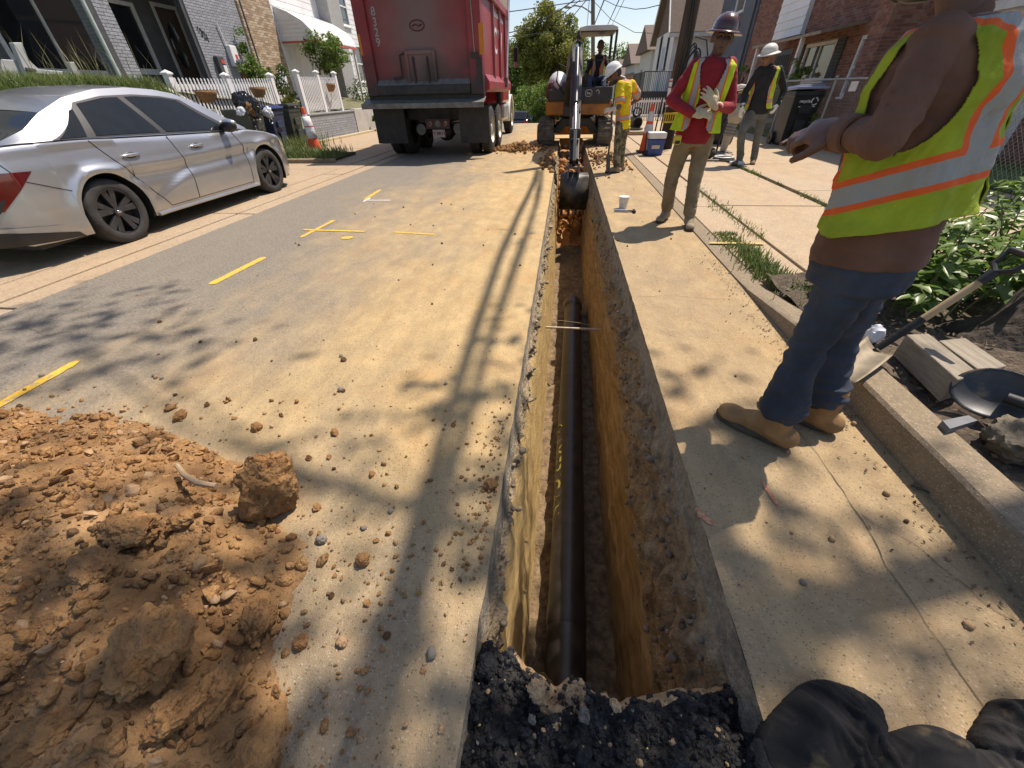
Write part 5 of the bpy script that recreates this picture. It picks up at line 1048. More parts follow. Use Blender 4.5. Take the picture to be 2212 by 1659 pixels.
MB().b(-.58, 1.24, 13.25, 15.2, .74, 1.08).build('house_frame', m_eor, ex, bevel=.05); MB().b(.40, 1.22, 13.20, 13.26, .76, 1.02).build('front_plate', m_eor, ex, bevel=.01)
mb = MB(); mb.prism([(-.60, 13.25, 1.08), (-.60, 15.25, 1.08), (-.56, 15.3, 1.5), (-.54, 13.3, 1.5)], (.62, 0, 0)); mb.build('tank_cover', m_emar, ex, bevel=.10)
MB().b(-.52, .02, 13.22, 13.28, 1.06, 1.32).build('tank_front', m_edk, ex, bevel=.02)
mb = MB(); mb.ell((-.27, 14.2, 1.42), (.30, .98, .32)); mb.build('engine_hood', m_egry, ex, smooth=True)
MB().b(-.5, 1.2, 14.9, 15.3, 1.08, 1.65).build('counterweight', m_edk, ex, bevel=.08)
pn = MB().b(.36, 1.18, 13.16, 13.22, 1.05, 1.36).build('front_panel', m_edk, ex, bevel=.02)
mb = MB(); cxp, czp = .57, 1.23; pts = [(cxp + sx * .085, 13.155, czp + sz * .07) for sx, sz in ((-1, -.6), (-1, .6), (-.6, 1), (.6, 1), (1, .6), (1, -.6), (.6, -1), (-.6, -1), (-1, -.6))]; mb.tube(pts, .007, 5)
mb.tube([(cxp - .05, 13.155, czp + .035), (cxp - .03, 13.155, czp), (cxp + .02, 13.155, czp + .0), (cxp + .055, 13.155, czp - .02)], .011, 5); mb.tube([(cxp - .03, 13.155, czp), (cxp - .045, 13.155, czp - .04)], .007, 5); mb.tube([(cxp + .02, 13.155, czp), (cxp + .01, 13.155, czp - .04)], .007, 5); mb.build('badge', M('badge_white', (.62, .62, .6)), pn)
MB().tube([(.76, 13.155, 1.26), (.80, 13.155, 1.30), (.85, 13.155, 1.27), (.84, 13.155, 1.2)], .008, 5).build('scratch_mark', M('badge_white', (.62, .62, .6)), pn)
MB().b(.38, 1.16, 13.17, 13.24, .99, 1.05).build('bumper_strip', m_edk, ex)
# canopy
cnp = MB(); cnp.prism([(.20, 13.35, 2.50), (.22, 13.35, 2.565), (.40, 13.35, 2.60), (1.05, 13.35, 2.60), (1.18, 13.35, 2.56), (1.19, 13.35, 2.49)], (0, 1.25, 0)); cn = cnp.build('canopy', m_egry, ex, bevel=.02); MB().b(.26, 1.13, 13.4, 14.55, 2.47, 2.498).build('canopy_lining', m_edk, cn)
for x, x2 in ((.24, .20), (1.13, 1.17)):
    MB().tube([(x, 14.5, 1.1), (x, 14.5, 2.5)], .035, 10).build('canopy_post', m_edk, ex, smooth=True); MB().tube([(x2 - .04, 13.32, 1.30), (x2 - .02, 13.34, 1.9), (x2, 13.40, 2.5)], .03, 10).build('canopy_post', m_edk, ex, smooth=True)
MB().tube([(1.18, 13.4, 2.1), (1.24, 13.4, 2.05), (1.24, 13.4, 1.7), (1.18, 13.4, 1.65)], .012, 6).build('grab_rail', m_edk, ex, smooth=True); MB().tube([(.22, 13.42, 1.92), (1.12, 13.42, 1.92)], .012, 6).build('cross_bar', m_edk, ex)
MB().b(.48, .98, 14.0, 14.5, 1.2, 1.42).build('seat', m_edk, ex, bevel=.05); MB().b(.50, .96, 14.40, 14.52, 1.42, 2.0).build('backrest', m_edk, ex, bevel=.04)
MB().b(.3, 1.16, 13.26, 14.0, 1.05, 1.1).build('floor_plate', m_edk, ex)
for x in (.42, 1.04): MB().tube([(x, 13.85, 1.3), (x + .0, 13.75, 1.62)], .014, 6).build('joystick', m_edk, ex); MB().b(x - .08, x + .08, 13.8, 14.2, 1.2, 1.42).build('console', m_edk, ex, bevel=.03)
for x in (.62, .72): MB().tube([(x, 13.5, 1.08), (x, 13.42, 1.5)], .010, 6).build('travel_lever', m_edk, ex)
# boom, stick, bucket: everything in the plane of the trench
bx_ = .17
P_sw = Vector((.12, 13.0, 1.05)); P_el = Vector((.135, 12.45, 1.72)); P_tip = Vector((.16, 10.95, 1.86)); P_bk = Vector((.20, 8.72, .18))
MB().b(-.08, .30, 12.95, 13.3, .72, 1.25).build('swing_post', m_edk, ex, bevel=.04)
def boxbeam(name, pts, ws, hs, mat):
    V = []; F = []
    for i, p in enumerate(pts):
        t = (pts[min(i + 1, len(pts) - 1)] - pts[max(i - 1, 0)]).normalized(); up = EX.cross(t).normalized()
        for a, b_ in ((-1, -1), (1, -1), (1, 1), (-1, 1)): V.append(p + EX * a * ws[i] / 2 + up * b_ * hs[i] / 2)
    n = len(pts)
    for i in range(n - 1):
        for j in range(4): F.append((i * 4 + j, i * 4 + (j + 1) % 4, i * 4 + 4 + (j + 1) % 4, i * 4 + 4 + j))
    F += [(3, 2, 1, 0), tuple((n - 1) * 4 + j for j in range(4))]; mb = MB(); mb.add(V, F); return mb.build(name, mat, ex, bevel=.015)
m_boom = M('boom_charcoal', (.016, .016, .017), (.034, .033, .032), scale=5, rough=.5, c3=(.10, .09, .075), s3=3, m3=(.55, .8))
boom = boxbeam('boom', [P_sw, P_sw.lerp(P_el, .6), P_el, P_el.lerp(P_tip, .5), P_tip], [.40, .38, .36, .34, .28], [.30, .36, .40, .34, .22], m_boom)
stick = boxbeam('stick', [P_tip + Vector((0, .25, .12)), P_tip, P_tip.lerp(P_bk, .3), P_tip.lerp(P_bk, .8), P_bk], [.20, .22, .22, .19, .18], [.15, .26, .24, .16, .13], m_boom)
m_chr = M('chrome_rod', (.6, .62, .65), rough=.12, metal=1); m_cyl = M('cylinder_black', (.02, .021, .023), (.035, .036, .038), rough=.4)
a, b_ = P_el + Vector((0, .1, .26)), P_tip + Vector((0, .30, .22)); MB().tube([a, a.lerp(b_, .65)], .05, 14).build('stick_cylinder', m_cyl, ex, smooth=True); MB().tube([a.lerp(b_, .6), b_], .026, 12).build('cylinder_rod', m_chr, ex, smooth=True)
a, b_ = P_tip + Vector((0, -.28, .12)), P_tip.lerp(P_bk, .78) + Vector((0, -.20, .10)); MB().tube([a, a.lerp(b_, .66)], .047, 14).build('bucket_cylinder', m_cyl, ex, smooth=True); MB().tube([a.lerp(b_, .6), b_], .025, 12).build('cylinder_rod', m_chr, ex, smooth=True)
lk = P_tip.lerp(P_bk, .78) + Vector((0, -.20, .08)); MB().box(lk, (.22, .10, .16)).build('bucket_link', m_boom, ex, bevel=.02); MB().bar(lk, P_bk + Vector((0, -.12, -.02)), .20, .07, EX).build('tipping_link', m_boom, ex, bevel=.01)
for s in (-1, 1): MB().tube([P_tip + Vector((s * .02, .3, .3)), P_tip + Vector((s * .11, -.1, .22)), P_tip.lerp(P_bk, .35) + Vector((s * .10, 0, .1)), P_tip.lerp(P_bk, .6) + Vector((s * .09, -.05, .1))], .013, 6).build('hydraulic_hose', m_rub, ex, smooth=True)
MB().tube([(-.05, 13.05, 1.15), (-.30, 12.9, 1.5), (-.26, 13.0, 1.85), (.05, 12.8, 1.72)], .018, 8).build('hydraulic_hose', m_rub, ex, smooth=True); MB().tube([P_sw + Vector((-.10, .1, .1)), P_sw.lerp(P_el, .7) + Vector((-.14, .1, .1)), P_el + Vector((-.10, 0, .3))], .016, 8).build('hydraulic_hose', m_rub, ex, smooth=True)
a, b_ = P_sw + Vector((0, -.2, -.1)), P_el + Vector((0, -.35, -.05)); MB().tube([a, a.lerp(b_, .6)], .055, 14).build('boom_cylinder', m_cyl, ex, smooth=True); MB().tube([a.lerp(b_, .55), b_], .03, 12).build('cylinder_rod', m_chr, ex, smooth=True)
# coupler and bucket (curved back seen from behind, teeth down)
cpl = MB(); [cpl.box(P_bk + Vector((s * .10, -.02, -.14)), (.03, .30, .26)) for s in (-1, 1)]; cpl.tube([P_bk + Vector((-.19, -.12, -.08)), P_bk + Vector((.19, -.12, -.08))], .022, 10); cpl.tube([P_bk + Vector((-.14, .1, -.2)), P_bk + Vector((.14, .1, -.2))], .022, 10); cpl.build('quick_coupler', m_steel, ex, bevel=.004)
bk = MB(); ang = np.linspace(0, 1, 12); W_ = .27; pr_ = [(-.14 - .17 * math.sin(math.pi * t * .9), -.22 - .62 * t) for t in ang]; cb = P_bk + Vector((.03, .08, 0)); V = []; F = []
for y, z in pr_: V += [cb + Vector((-W_, y, z)), cb + Vector((W_, y, z))]
F = [(2 * i, 2 * i + 1, 2 * i + 3, 2 * i + 2) for i in range(11)]; bk.add(V, F)
for sx in (-W_, W_): bk.add([cb + Vector((sx, y, z)) for y, z in pr_] + [cb + Vector((sx, .30, -.5)), cb + Vector((sx, .24, -.24))], [tuple(range(14))])
bk.add([cb + Vector((-W_, pr_[0][0], pr_[0][1])), cb + Vector((W_, pr_[0][0], pr_[0][1])), cb + Vector((W_, .24, -.24)), cb + Vector((-W_, .24, -.24))], [(0, 1, 2, 3)])
bko = bk.build('bucket', M('worn_bucket_steel', (.035, .032, .028), (.13, .115, .095), scale=5, rough=.5, metal=.3, c3=(.22, .17, .11), s3=3), ex, smooth=True, solid=.018, angle=35)
for k in range(4): MB().box(cb + Vector((-.22 + .147 * k, pr_[-1][0] + .05, pr_[-1][1] - .06)), (.055, .05, .14), Matrix.Rotation(.35, 3, 'X')).build('tooth', m_steel, bko, bevel=.01)
# ================================================================== PEOPLE
def stripe_mat(name, base, kind):
    """hi-vis cloth: orange-edged silver tape over lime; attribute vc = (lateral x, height h, arm distance)"""
    m = bpy.data.materials.new(name); n, l = nodes_of(m); p = n['Principled BSDF']; p.inputs['Roughness'].default_value = .75; p.inputs['Specular IOR Level'].default_value = .25
    a = n.new('ShaderNodeAttribute'); a.attribute_name = 'vc'; s = n.new('ShaderNodeSeparateXYZ'); l.new(a.outputs['Vector'], s.inputs[0])
    tc = n.new('ShaderNodeTexCoord'); nz = n.new('ShaderNodeTexNoise'); nz.inputs['Scale'].default_value = 9; nz.inputs['Detail'].default_value = 5; l.new(tc.outputs['Object'], nz.inputs[0])
    def mt(op, x, y=0.0, z=None):
        q = n.new('ShaderNodeMath'); q.operation = op
        for i, v in enumerate((x, y, z)):
            if v is None: continue
            if isinstance(v, (int, float)): q.inputs[i].default_value = v
            else: l.new(v, q.inputs[i])
        return q.outputs[0]
    def band(v, c, hwid): return mt('COMPARE', v, c, hwid)
    ab = mt('ABSOLUTE', s.outputs[0]); org_, sil = [], []
    for kd, c, hs, ho, lo, hi in kind:       # (axis, centre, half silver, half orange, limits on h)
        v = {'x': ab, 'h': s.outputs[1], 'arm': s.outputs[2]}[kd]; o_, s_ = band(v, c, ho), band(v, c, hs)
        if lo is not None: k = mt('MULTIPLY', mt('GREATER_THAN', s.outputs[1], lo), mt('LESS_THAN', s.outputs[1], hi)); o_, s_ = mt('MULTIPLY', o_, k), mt('MULTIPLY', s_, k)
        org_.append(o_); sil.append(s_)
    mx = lambda L: L[0] if len(L) == 1 else mt('MAXIMUM', L[0], mx(L[1:]))
    cr = n.new('ShaderNodeValToRGB'); cr.color_ramp.elements[0].position = .3; cr.color_ramp.elements[1].position = .7; cr.color_ramp.elements[0].color = (*[c * .68 for c in base], 1); cr.color_ramp.elements[1].color = (*[min(1, c * 1.08) for c in base], 1); l.new(nz.outputs[0], cr.inputs[0])
    m1 = n.new('ShaderNodeMix'); m1.data_type = 'RGBA'; l.new(mx(org_), m1.inputs[0]); l.new(cr.outputs[0], m1.inputs[6]); m1.inputs[7].default_value = (.80, .13, .03, 1)
    m2 = n.new('ShaderNodeMix'); m2.data_type = 'RGBA'; l.new(mx(sil), m2.inputs[0]); l.new(m1.outputs[2], m2.inputs[6]); m2.inputs[7].default_value = (.33, .33, .31, 1); l.new(m2.outputs[2], p.inputs['Base Color'])
    nb = n.new('ShaderNodeTexNoise'); nb.inputs['Scale'].default_value = 22; nb.inputs['Detail'].default_value = 3; l.new(tc.outputs['Object'], nb.inputs[0]); bp = n.new('ShaderNodeBump'); bp.inputs['Strength'].default_value = .35; bp.inputs['Distance'].default_value = .02; l.new(nb.outputs[0], bp.inputs['Height'])
    wv = n.new('ShaderNodeTexVoronoi'); wv.inputs['Scale'].default_value = 260; l.new(tc.outputs['Object'], wv.inputs[0]); b2 = n.new('ShaderNodeBump'); b2.inputs['Strength'].default_value = .25; b2.inputs['Distance'].default_value = .002; l.new(wv.outputs[0], b2.inputs['Height']); l.new(bp.outputs[0], b2.inputs['Normal']); l.new(b2.outputs[0], p.inputs['Normal'])
    return m
LIME = (.50, .66, .02)
def skinm(name, c): return M(name, tuple(x * .9 for x in c), tuple(x * 1.1 for x in c), scale=14, rough=.5, bump=.15, bscale=60)
TT = [-.14, -.05, .05, .25, .5, .75, .90, .97, 1.04]; TA = [.160, .172, .172, .164, .180, .200, .196, .140, .07]; TB = [.112, .120, .120, .112, .120, .128, .108, .085, .06]
class Frame:
    def __init__(s, pel, neck, fwd, sc=1.0, wide=1.0, deep=1.0):
        s.o = Vector(pel); s.u = (Vector(neck) - s.o); s.L = s.u.length; s.u.normalize(); f = Vector(fwd); s.f = (f - s.u * f.dot(s.u)).normalized(); s.x = s.f.cross(s.u); s.sc = sc; s.w = wide; s.d = deep
    def pt(s, t, th, off=0.0, flare=0.0):
        a = interp(t, TT, TA) * s.sc * s.w + off + flare; b = interp(t, TT, TB) * s.sc * s.d + off + flare; c, q = math.cos(th), math.sin(th); e = .82
        return s.o + s.u * (t * s.L) + s.x * (a * math.copysign(abs(c) ** e, c)) + s.f * (b * math.copysign(abs(q) ** e, q))
    def loc(s, p): d = Vector(p) - s.o; return d.dot(s.x), d.dot(s.u), d.dot(s.f)
def torso_shell(fr, t0, t1, off=0.0, n=28, k=16):
    mb = MB(); V = []; F = []
    for i in range(k + 1):
        t = t0 + (t1 - t0) * i / k
        for j in range(n): V.append(fr.pt(t, 2 * math.pi * j / n, off))
    for i in range(k):
        for j in range(n): F.append((i * n + j, i * n + (j + 1) % n, (i + 1) * n + (j + 1) % n, (i + 1) * n + j))
    F += [tuple(reversed(range(n))), tuple(k * n + j for j in range(n))]; return V, F
def hand_parts(mb, wr, tip_dir, back, curl=.5, s=1.0, spread=.10, side=1):
    """palm plus five bent fingers; tip_dir along the hand, back = back-of-hand normal"""
    d = Vector(tip_dir).normalized(); b = Vector(back); b = (b - d * b.dot(d)).normalized(); lat = d.cross(b) * side; wr = Vector(wr)
    mb.cap(wr, wr + d * .045 * s, .026 * s, .034 * s, 10, .6, b); R = Matrix((lat, b, d)).transposed(); mb.ell(wr + d * .055 * s, (.042 * s, .018 * s, .05 * s), R, 12, 8)
    for i, (o, L) in enumerate(((-.031, .072), (-.011, .082), (.010, .077), (.029, .060))):
        p = wr + d * .092 * s + lat * o * s; dd = (d + lat * spread * (o / .03)).normalized(); r = .0095 * s
        for k, f in enumerate((.42, .33, .27)):
            q = Quaternion(lat, 0); an = -curl * (k + .6) * .75 * side; dq = (Quaternion(lat, an) @ dd).normalized(); p2 = p + dq * L * f * s; mb.cap(p, p2, r, r * .92, 8); p = p2; r *= .92
    p = wr + d * .03 * s - lat * .034 * s; dd = (d * .75 - lat * .65 - b * .25).normalized(); p2 = p + dd * .042 * s; mb.cap(p, p2, .0135 * s, .0115 * s, 8); mb.cap(p2, p2 + (dd + d * .8 - b * .3).normalized() * .032 * s, .0115 * s, .010 * s, 8)
def boot(mb, an, heel_dir_toe, s=1.0, L=.27):
    an = Vector(an); d = Vector(heel_dir_toe); d.z = 0; d.normalize(); g = Vector((an.x, an.y, an.z))
    z0 = g.z - .085 * s   # sole plane
    heel = Vector((an.x, an.y, z0)) - d * .055 * s; toe = heel + d * L * s
    mb.cap(an + Vector((0, 0, .10 * s)), an + Vector((0, 0, -.02 * s)), .056 * s, .054 * s, 14); mb.cap(heel + Vector((0, 0, .045 * s)), toe - d * .07 * s + Vector((0, 0, .035 * s)), .043 * s, .036 * s, 14, 1.0)
    lat = d.cross(EZ); R = Matrix((d, lat, EZ)).transposed(); mb.ell(toe - d * .065 * s + Vector((0, 0, .036 * s)), (.068 * s, .050 * s, .040 * s), R); mb.cap(an + Vector((0, 0, .0)) , toe - d * .10 * s + Vector((0, 0, .045 * s)), .048 * s, .036 * s, 12)
    return heel, toe, d, z0
def sole(par, heel, toe, d, z0, s, mat):
    lat = d.cross(EZ); n = 14; pts = []
    L = (toe - heel).length
    for i in range(n):
        a = 2 * math.pi * i / n; w_ = .050 * s if math.cos(a) > 0 else .040 * s; c = heel + d * (L * .5); p = c + d * (math.cos(a) * (L / 2 + .008 * s)) + lat * (math.copysign(abs(math.sin(a)) ** .6, math.sin(a)) * w_); pts.append(Vector((p.x, p.y, z0)))
    mb = MB(); mb.prism(pts, (0, 0, .026 * s)); mb.build('sole', mat, par, bevel=.006 * s)
def hard_hat(par, c, up, fwd, mat, r=.122, brim='full', under=None):
    R = ax(up, fwd); # x = fwd x up ; y ~ fwd
    mb = MB(); pr = [(r * 1.0, .0), (r * .985, .03), (r * .93, .065), (r * .80, .092), (r * .58, .118), (r * .30, .132), (0, .136)]; mb.lathe(pr, 40, c, R, 1.2); h = mb.build('hard_hat', mat, par, smooth=True, angle=60)
    mb = MB(); bw = 1.42 if brim == 'full' else 1.12; V = []; F = []; n = 40
    for j in range(n):
        a = 2 * math.pi * j / n; k = bw if brim == 'full' else (1.10 + .38 * max(0, math.sin(a)) ** 1.5)
        for q, z in ((.985, .012), ((.985 + k) / 2, .0), (k, -.014)): V.append(Vector(c) + R @ Vector((math.cos(a) * r * q, math.sin(a) * r * 1.2 * q, z)))
    for j in range(n):
        for i in range(2): k0, k1 = j * 3 + i, ((j + 1) % n) * 3 + i; F.append((k0, k1, k1 + 1, k0 + 1))
    mb.add(V, F); mb.build('brim', mat, h, smooth=True, solid=.005)
    for o in (-.035, 0, .035):
        mb = MB(); pts = []
        for i in range(11):
            a = math.radians(25 + 130 * i / 10); q = math.sqrt(max(0, 1 - (o / r) ** 2)); pts.append(Vector(c) + R @ Vector((o, math.cos(a) * r * 1.19 * q * .98, math.sin(a) * .136 * q)))
        mb.tube(pts, [.003] + [.005] * 9 + [.003], 6); mb.build('ridge', mat, h, smooth=True)
    return h
def head_parts(mb, c, up, fwd, s=1.0):
    R = ax(up, fwd); P = lambda x, y, z: Vector(c) + R @ Vector((x * s, y * s, z * s))
    mb.ell(P(0, -.01, .03), (.074 * s, .094 * s, .095 * s), R); mb.ell(P(0, .025, -.035), (.058 * s, .066 * s, .078 * s), R); mb.ell(P(0, .055, -.082), (.034 * s, .030 * s, .026 * s), R)
    mb.cap(P(0, .085, .015), P(0, .108, -.022), .008 * s, .015 * s, 8); mb.ell(P(0, .076, .028), (.05 * s, .018 * s, .012 * s), R)
    for q in (-1, 1): mb.ell(P(q * .076, -.012, -.005), (.012 * s, .022 * s, .034 * s), R); mb.ell(P(q * .04, .055, -.02), (.024 * s, .028 * s, .028 * s), R)
    mb.ell(P(0, .086, -.053), (.024 * s, .011 * s, .008 * s), R); mb.ell(P(0, .084, -.066), (.021 * s, .011 * s, .008 * s), R)
def face_parts(par, c, up, fwd, s=1.0, beard=None, brow=True):
    R = ax(up, fwd); P = lambda x, y, z: Vector(c) + R @ Vector((x * s, y * s, z * s)); me = M('eye_dark', (.012, .01, .009), rough=.2)
    for q in (-1, 1):
        mb = MB(); mb.ell(P(q * .031, .0785, .006), (.014 * s, .007 * s, .006 * s), R, 10, 6); mb.build('eye', me, par, smooth=True)
        if brow: mb = MB(); mb.tube([P(q * .014, .090, .026), P(q * .032, .086, .031), P(q * .050, .072, .025)], .0042 * s, 6); mb.build('eyebrow', me, par, smooth=True)
    mb = MB(); mb.ell(P(0, .0945, -.059), (.022 * s, .006 * s, .0035 * s), R, 10, 6); mb.build('mouth', M('lip_brown', (.10, .035, .03)), par, smooth=True)
    if beard:
        mb = MB(); mb.ell(P(0, .040, -.075), (.058 * s, .062 * s, .040 * s), R); mb.ell(P(0, .080, -.088), (.028 * s, .022 * s, .022 * s), R); mb.build('beard', beard, par, smooth=True)
def wrinkle(amp, f1=9, f2=26, sq=.45):
    def w_(p): return amp * (noise.noise(Vector((p.x * f1, p.y * f1, p.z * f1 * sq + 3))) + .6 * noise.noise(Vector((p.x * f2 * .6, p.y * f2 * .6, p.z * f2 * 1.4))))
    return w_
def person(lab, J, fwd, mats, opt):
    g = lambda k: Vector(J[k]); base = g('base'); root = thing('person', lab, 'person', base)
    mid = (g('shA') + g('shB')) / 2
    for k in ('shA', 'shB'): J[k] = mid + (g(k) - mid) * opt.get('shin', .84)
    fr = Frame(J['pel'], J['neck'], fwd, opt.get('sc', 1), opt.get('wide', 1), opt.get('deep', 1)); vx = opt.get('vox', .012); s = opt.get('sc', 1)
    # continuous body under the clothes
    mb = MB(); V, F = torso_shell(fr, -.12, 1.0, -.018); mb.add(V, F); mb.cap(J['neck'], g('head') + Vector((0, 0, -.03)), .052 * s, .048 * s)
    if opt.get('head', True): head_parts(mb, J['head'], opt.get('hup', (0, 0, 1)), opt.get('hfwd', fwd), s * opt.get('hs', 1.16))
    for k in 'AB':
        mb.cap(fr.o + (g('sh' + k) - fr.o) * .9, g('sh' + k), .05 * s, .05 * s); mb.cap(J['sh' + k], J['el' + k], .042 * s, .034 * s); mb.cap(J['el' + k], J['wr' + k], .034 * s, .025 * s); mb.cap(J['hip' + k], J['kn' + k], .07 * s, .048 * s); mb.cap(J['kn' + k], J['an' + k], .046 * s, .034 * s); mb.cap(fr.o, J['hip' + k], .09 * s, .08 * s)
        if opt['hands'].get(k) and not opt.get('glove'): hand_parts(mb, J['wr' + k], *opt['hands'][k])
    body = remesh(mb, opt.get('bvox', .010), 2).build('body', mats['skin'], root, smooth=True, angle=180)
    if opt.get('head', True) and opt.get('face', True): face_parts(root, J['head'], opt.get('hup', (0, 0, 1)), opt.get('hfwd', fwd), s * opt.get('hs', 1.16), opt.get('beard'))
    if opt.get('hair'): 
        R = ax(opt.get('hup', (0, 0, 1)), opt.get('hfwd', fwd)); mb = MB(); mb.ell(g('head') + R @ Vector((0, -.018 * s, .05 * s)), (.090 * s, .108 * s, .094 * s), R); mb.ell(g('head') + R @ Vector((0, -.05 * s, .0)), (.088 * s, .07 * s, .08 * s), R); mb.build('hair', opt['hair'], root, smooth=True)
    # trousers
    mb = MB(); V, F = torso_shell(fr, -.20, .16, .006); mb.add(V, F)
    tk_ = opt.get('trouser', 1.0) * s
    for k in 'AB':
        mb.cap(g('hip' + k) + Vector((0, 0, .02)), J['kn' + k], .098 * tk_, .072 * tk_, 16); e = g('kn' + k).lerp(g('an' + k), opt.get('cuff', .93)); ce = .084 if opt.get('stack') else .066; mb.cap(J['kn' + k], e, .072 * tk_, ce * tk_, 16); mb.ell(e, ((ce + .002) * tk_, (ce + .002) * tk_, .05), None)
        if opt.get('stack'): mb.ell(e + Vector((0, 0, .07)), (.086 * tk_, .086 * tk_, .022)); mb.ell(e + Vector((0, 0, .015)), (.092 * tk_, .092 * tk_, .022))
    remesh(mb, vx, 3, wrinkle(opt.get('pw', .008))).build('trousers', mats['pants'], root, smooth=True, angle=180)
    # shirt
    sl = opt.get('sleeve', 1.0); mb = MB(); V, F = torso_shell(fr, opt.get('hem', -.10), .985, .010); mb.add(V, F)
    for k in 'AB':
        mb.cap(fr.o + fr.u * (fr.L * .84), J['sh' + k], (.070 * s), .062 * s); aw_ = opt.get('arm', 1.0) * s
        if sl >= 1: mb.cap(J['sh' + k], J['el' + k], .064 * aw_, .056 * aw_, 16); mb.cap(J['el' + k], g('el' + k).lerp(g('wr' + k), .97), .056 * aw_, .042 * aw_, 16)
        else: mb.cap(J['sh' + k], g('sh' + k).lerp(g('el' + k), sl), .075 * aw_, .080 * aw_, 16)
    if opt.get('collar', True): mb.cap(fr.o + fr.u * fr.L * .96, fr.o + fr.u * fr.L * 1.0, .066 * s, .058 * s)
    wf = wrinkle(opt.get('sw', .007))
    def wf2(p):
        d = wf(p)
        for k in 'AB':
            for a, b, f in (('el', 'wr', 210), ('sh', 'el', 90)):
                A0, B0 = g(a + k), g(b + k); ab = B0 - A0; t = (p - A0).dot(ab) / ab.length_squared
                if -.1 < t < 1.1 and (p - A0 - ab * t).length < .10: d += (.0050 if a == 'el' else .0022) * noise.noise(Vector((t * ab.length * f, (p - A0 - ab * t).normalized().dot(Vector((.5, .3, .8))) * 1.6, 2)))
        return d
    sh = remesh(mb, vx, 2, wf2 if opt.get('rings') else wf)
    if opt.get('shirt_stripes'):
        A = []
        for v in sh.v:
            x, h, f = fr.loc(v); arm = -1
            for k in 'AB':
                a = g('el' + k) - g('sh' + k); d = (Vector(v) - g('sh' + k)); t = d.dot(a.normalized()); rad = (d - a.normalized() * t).length
                if t > .06 and rad < .12 and abs(x) > fr.sc * .17: arm = t
            A.append((x if arm < 0 else 0, h if arm < 0 else -5, arm))
        sh.a = A
    so_ = sh.build('shirt', mats['shirt'], root, smooth=True, angle=180)
    # boots
    for k in 'AB':
        mb = MB(); heel, toe, d, z0 = boot(mb, J['an' + k], opt['toe' + k], s * opt.get('bs', 1)); bo = remesh(mb, min(vx, .010), 2, wrinkle(.003)).build('boot', mats['boot'], root, smooth=True, angle=180); sole(bo, heel, toe, d, z0, s * opt.get('bs', 1), mats['sole'])
        if opt.get('laces'):
            for q in range(4): c = Vector(J['an' + k]) + d * (.045 + .028 * q) * s + Vector((0, 0, .022 - .022 * q)) * s; lt = d.cross(EZ); MB().tube([c - lt * .022, c + Vector((0, 0, .008)), c + lt * .022], .003, 5).build('lace', M('lace_dark', (.05, .035, .02)), bo)
    if opt.get('glove'):
        for k in 'AB':
            if not opt['hands'].get(k): continue
            mb = MB(); hand_parts(mb, J['wr' + k], *opt['hands'][k]); wv = g('wr' + k) - g('el' + k); wv.normalize(); mb.cap(g('wr' + k) - wv * .05, g('wr' + k), .044, .036); remesh(mb, .007, 1).build('glove', opt['glove'], root, smooth=True, angle=180)
    # vest
    if opt.get('vest'):
        t0, t1, gap, top_ = opt.get('vt', (-.02, .97, .35, .6)); off = opt.get('voff', .022); nu, nv = opt.get('vres', (160, 70)); mb = MB(); A = []
        def gapw(t): return gap * (1 + top_ * max(0, (t - .45)) * 2.2) + .05 * math.sin(t * 9)
        pts = {}
        def vf(u, v):
            hb = opt.get('vback', 0.0); th = math.pi / 2 + (u * 2 - 1) * math.pi; back = .5 - .5 * math.sin(th); t = (t0 - hb * back) + (t1 - t0 + hb * back) * v - opt.get('vtilt', 0) * math.sin(th) * .12 / fr.L * (1 - v)
            fl = opt.get('flare', .03) * max(0, 1 - v * 2.2); fa = opt.get('folds', 1); fold = fa * (.006 * math.sin(th * 7 + v * 3) * (1 - v) + .006 * noise.noise(Vector((th * 1.6, v * 5, 1)))) + (fa - 1) * (.006 * noise.noise(Vector((th * 5 + v * 4, v * 9 - th * 2, 3))) + .003 * noise.noise(Vector((th * 12 - v * 9, v * 16, 5))))
            p = fr.pt(t, th, off * (.6 + .4 * (1 - v)), fl + fold); return p
        def skip(u, v):
            th = math.pi / 2 + (u * 2 - 1) * math.pi; t = t0 + (t1 - t0) * v; dth = abs(((th - math.pi / 2 + math.pi) % (2 * math.pi)) - math.pi)
            rc = max(0, .09 - v) * opt.get('round', 4.0)    # rounded lower front corners
            if dth < gapw(t) + rc ** 1.5: return True
            sd = min(abs(((th + math.pi) % (2 * math.pi)) - math.pi), abs((th % (2 * math.pi)) - math.pi)); t_a = (t - opt.get('ahc', .74)) / opt.get('ahh', .20)
            return (sd / opt.get('ahw', .44)) ** 2 + t_a ** 2 < 1
        mb.grid(vf, nu, nv, skip)
        for v in mb.v: x, h, f = fr.loc(v); A.append((x, h + opt.get('vtilt', 0) * f, -1))
        mb.a = A; mb.build('safety_vest', opt['vest'], root, smooth=True, angle=180, solid=.004)
    return root, fr
m_sole = M('boot_sole', (.03, .026, .022), (.06, .05, .04), rough=.85)
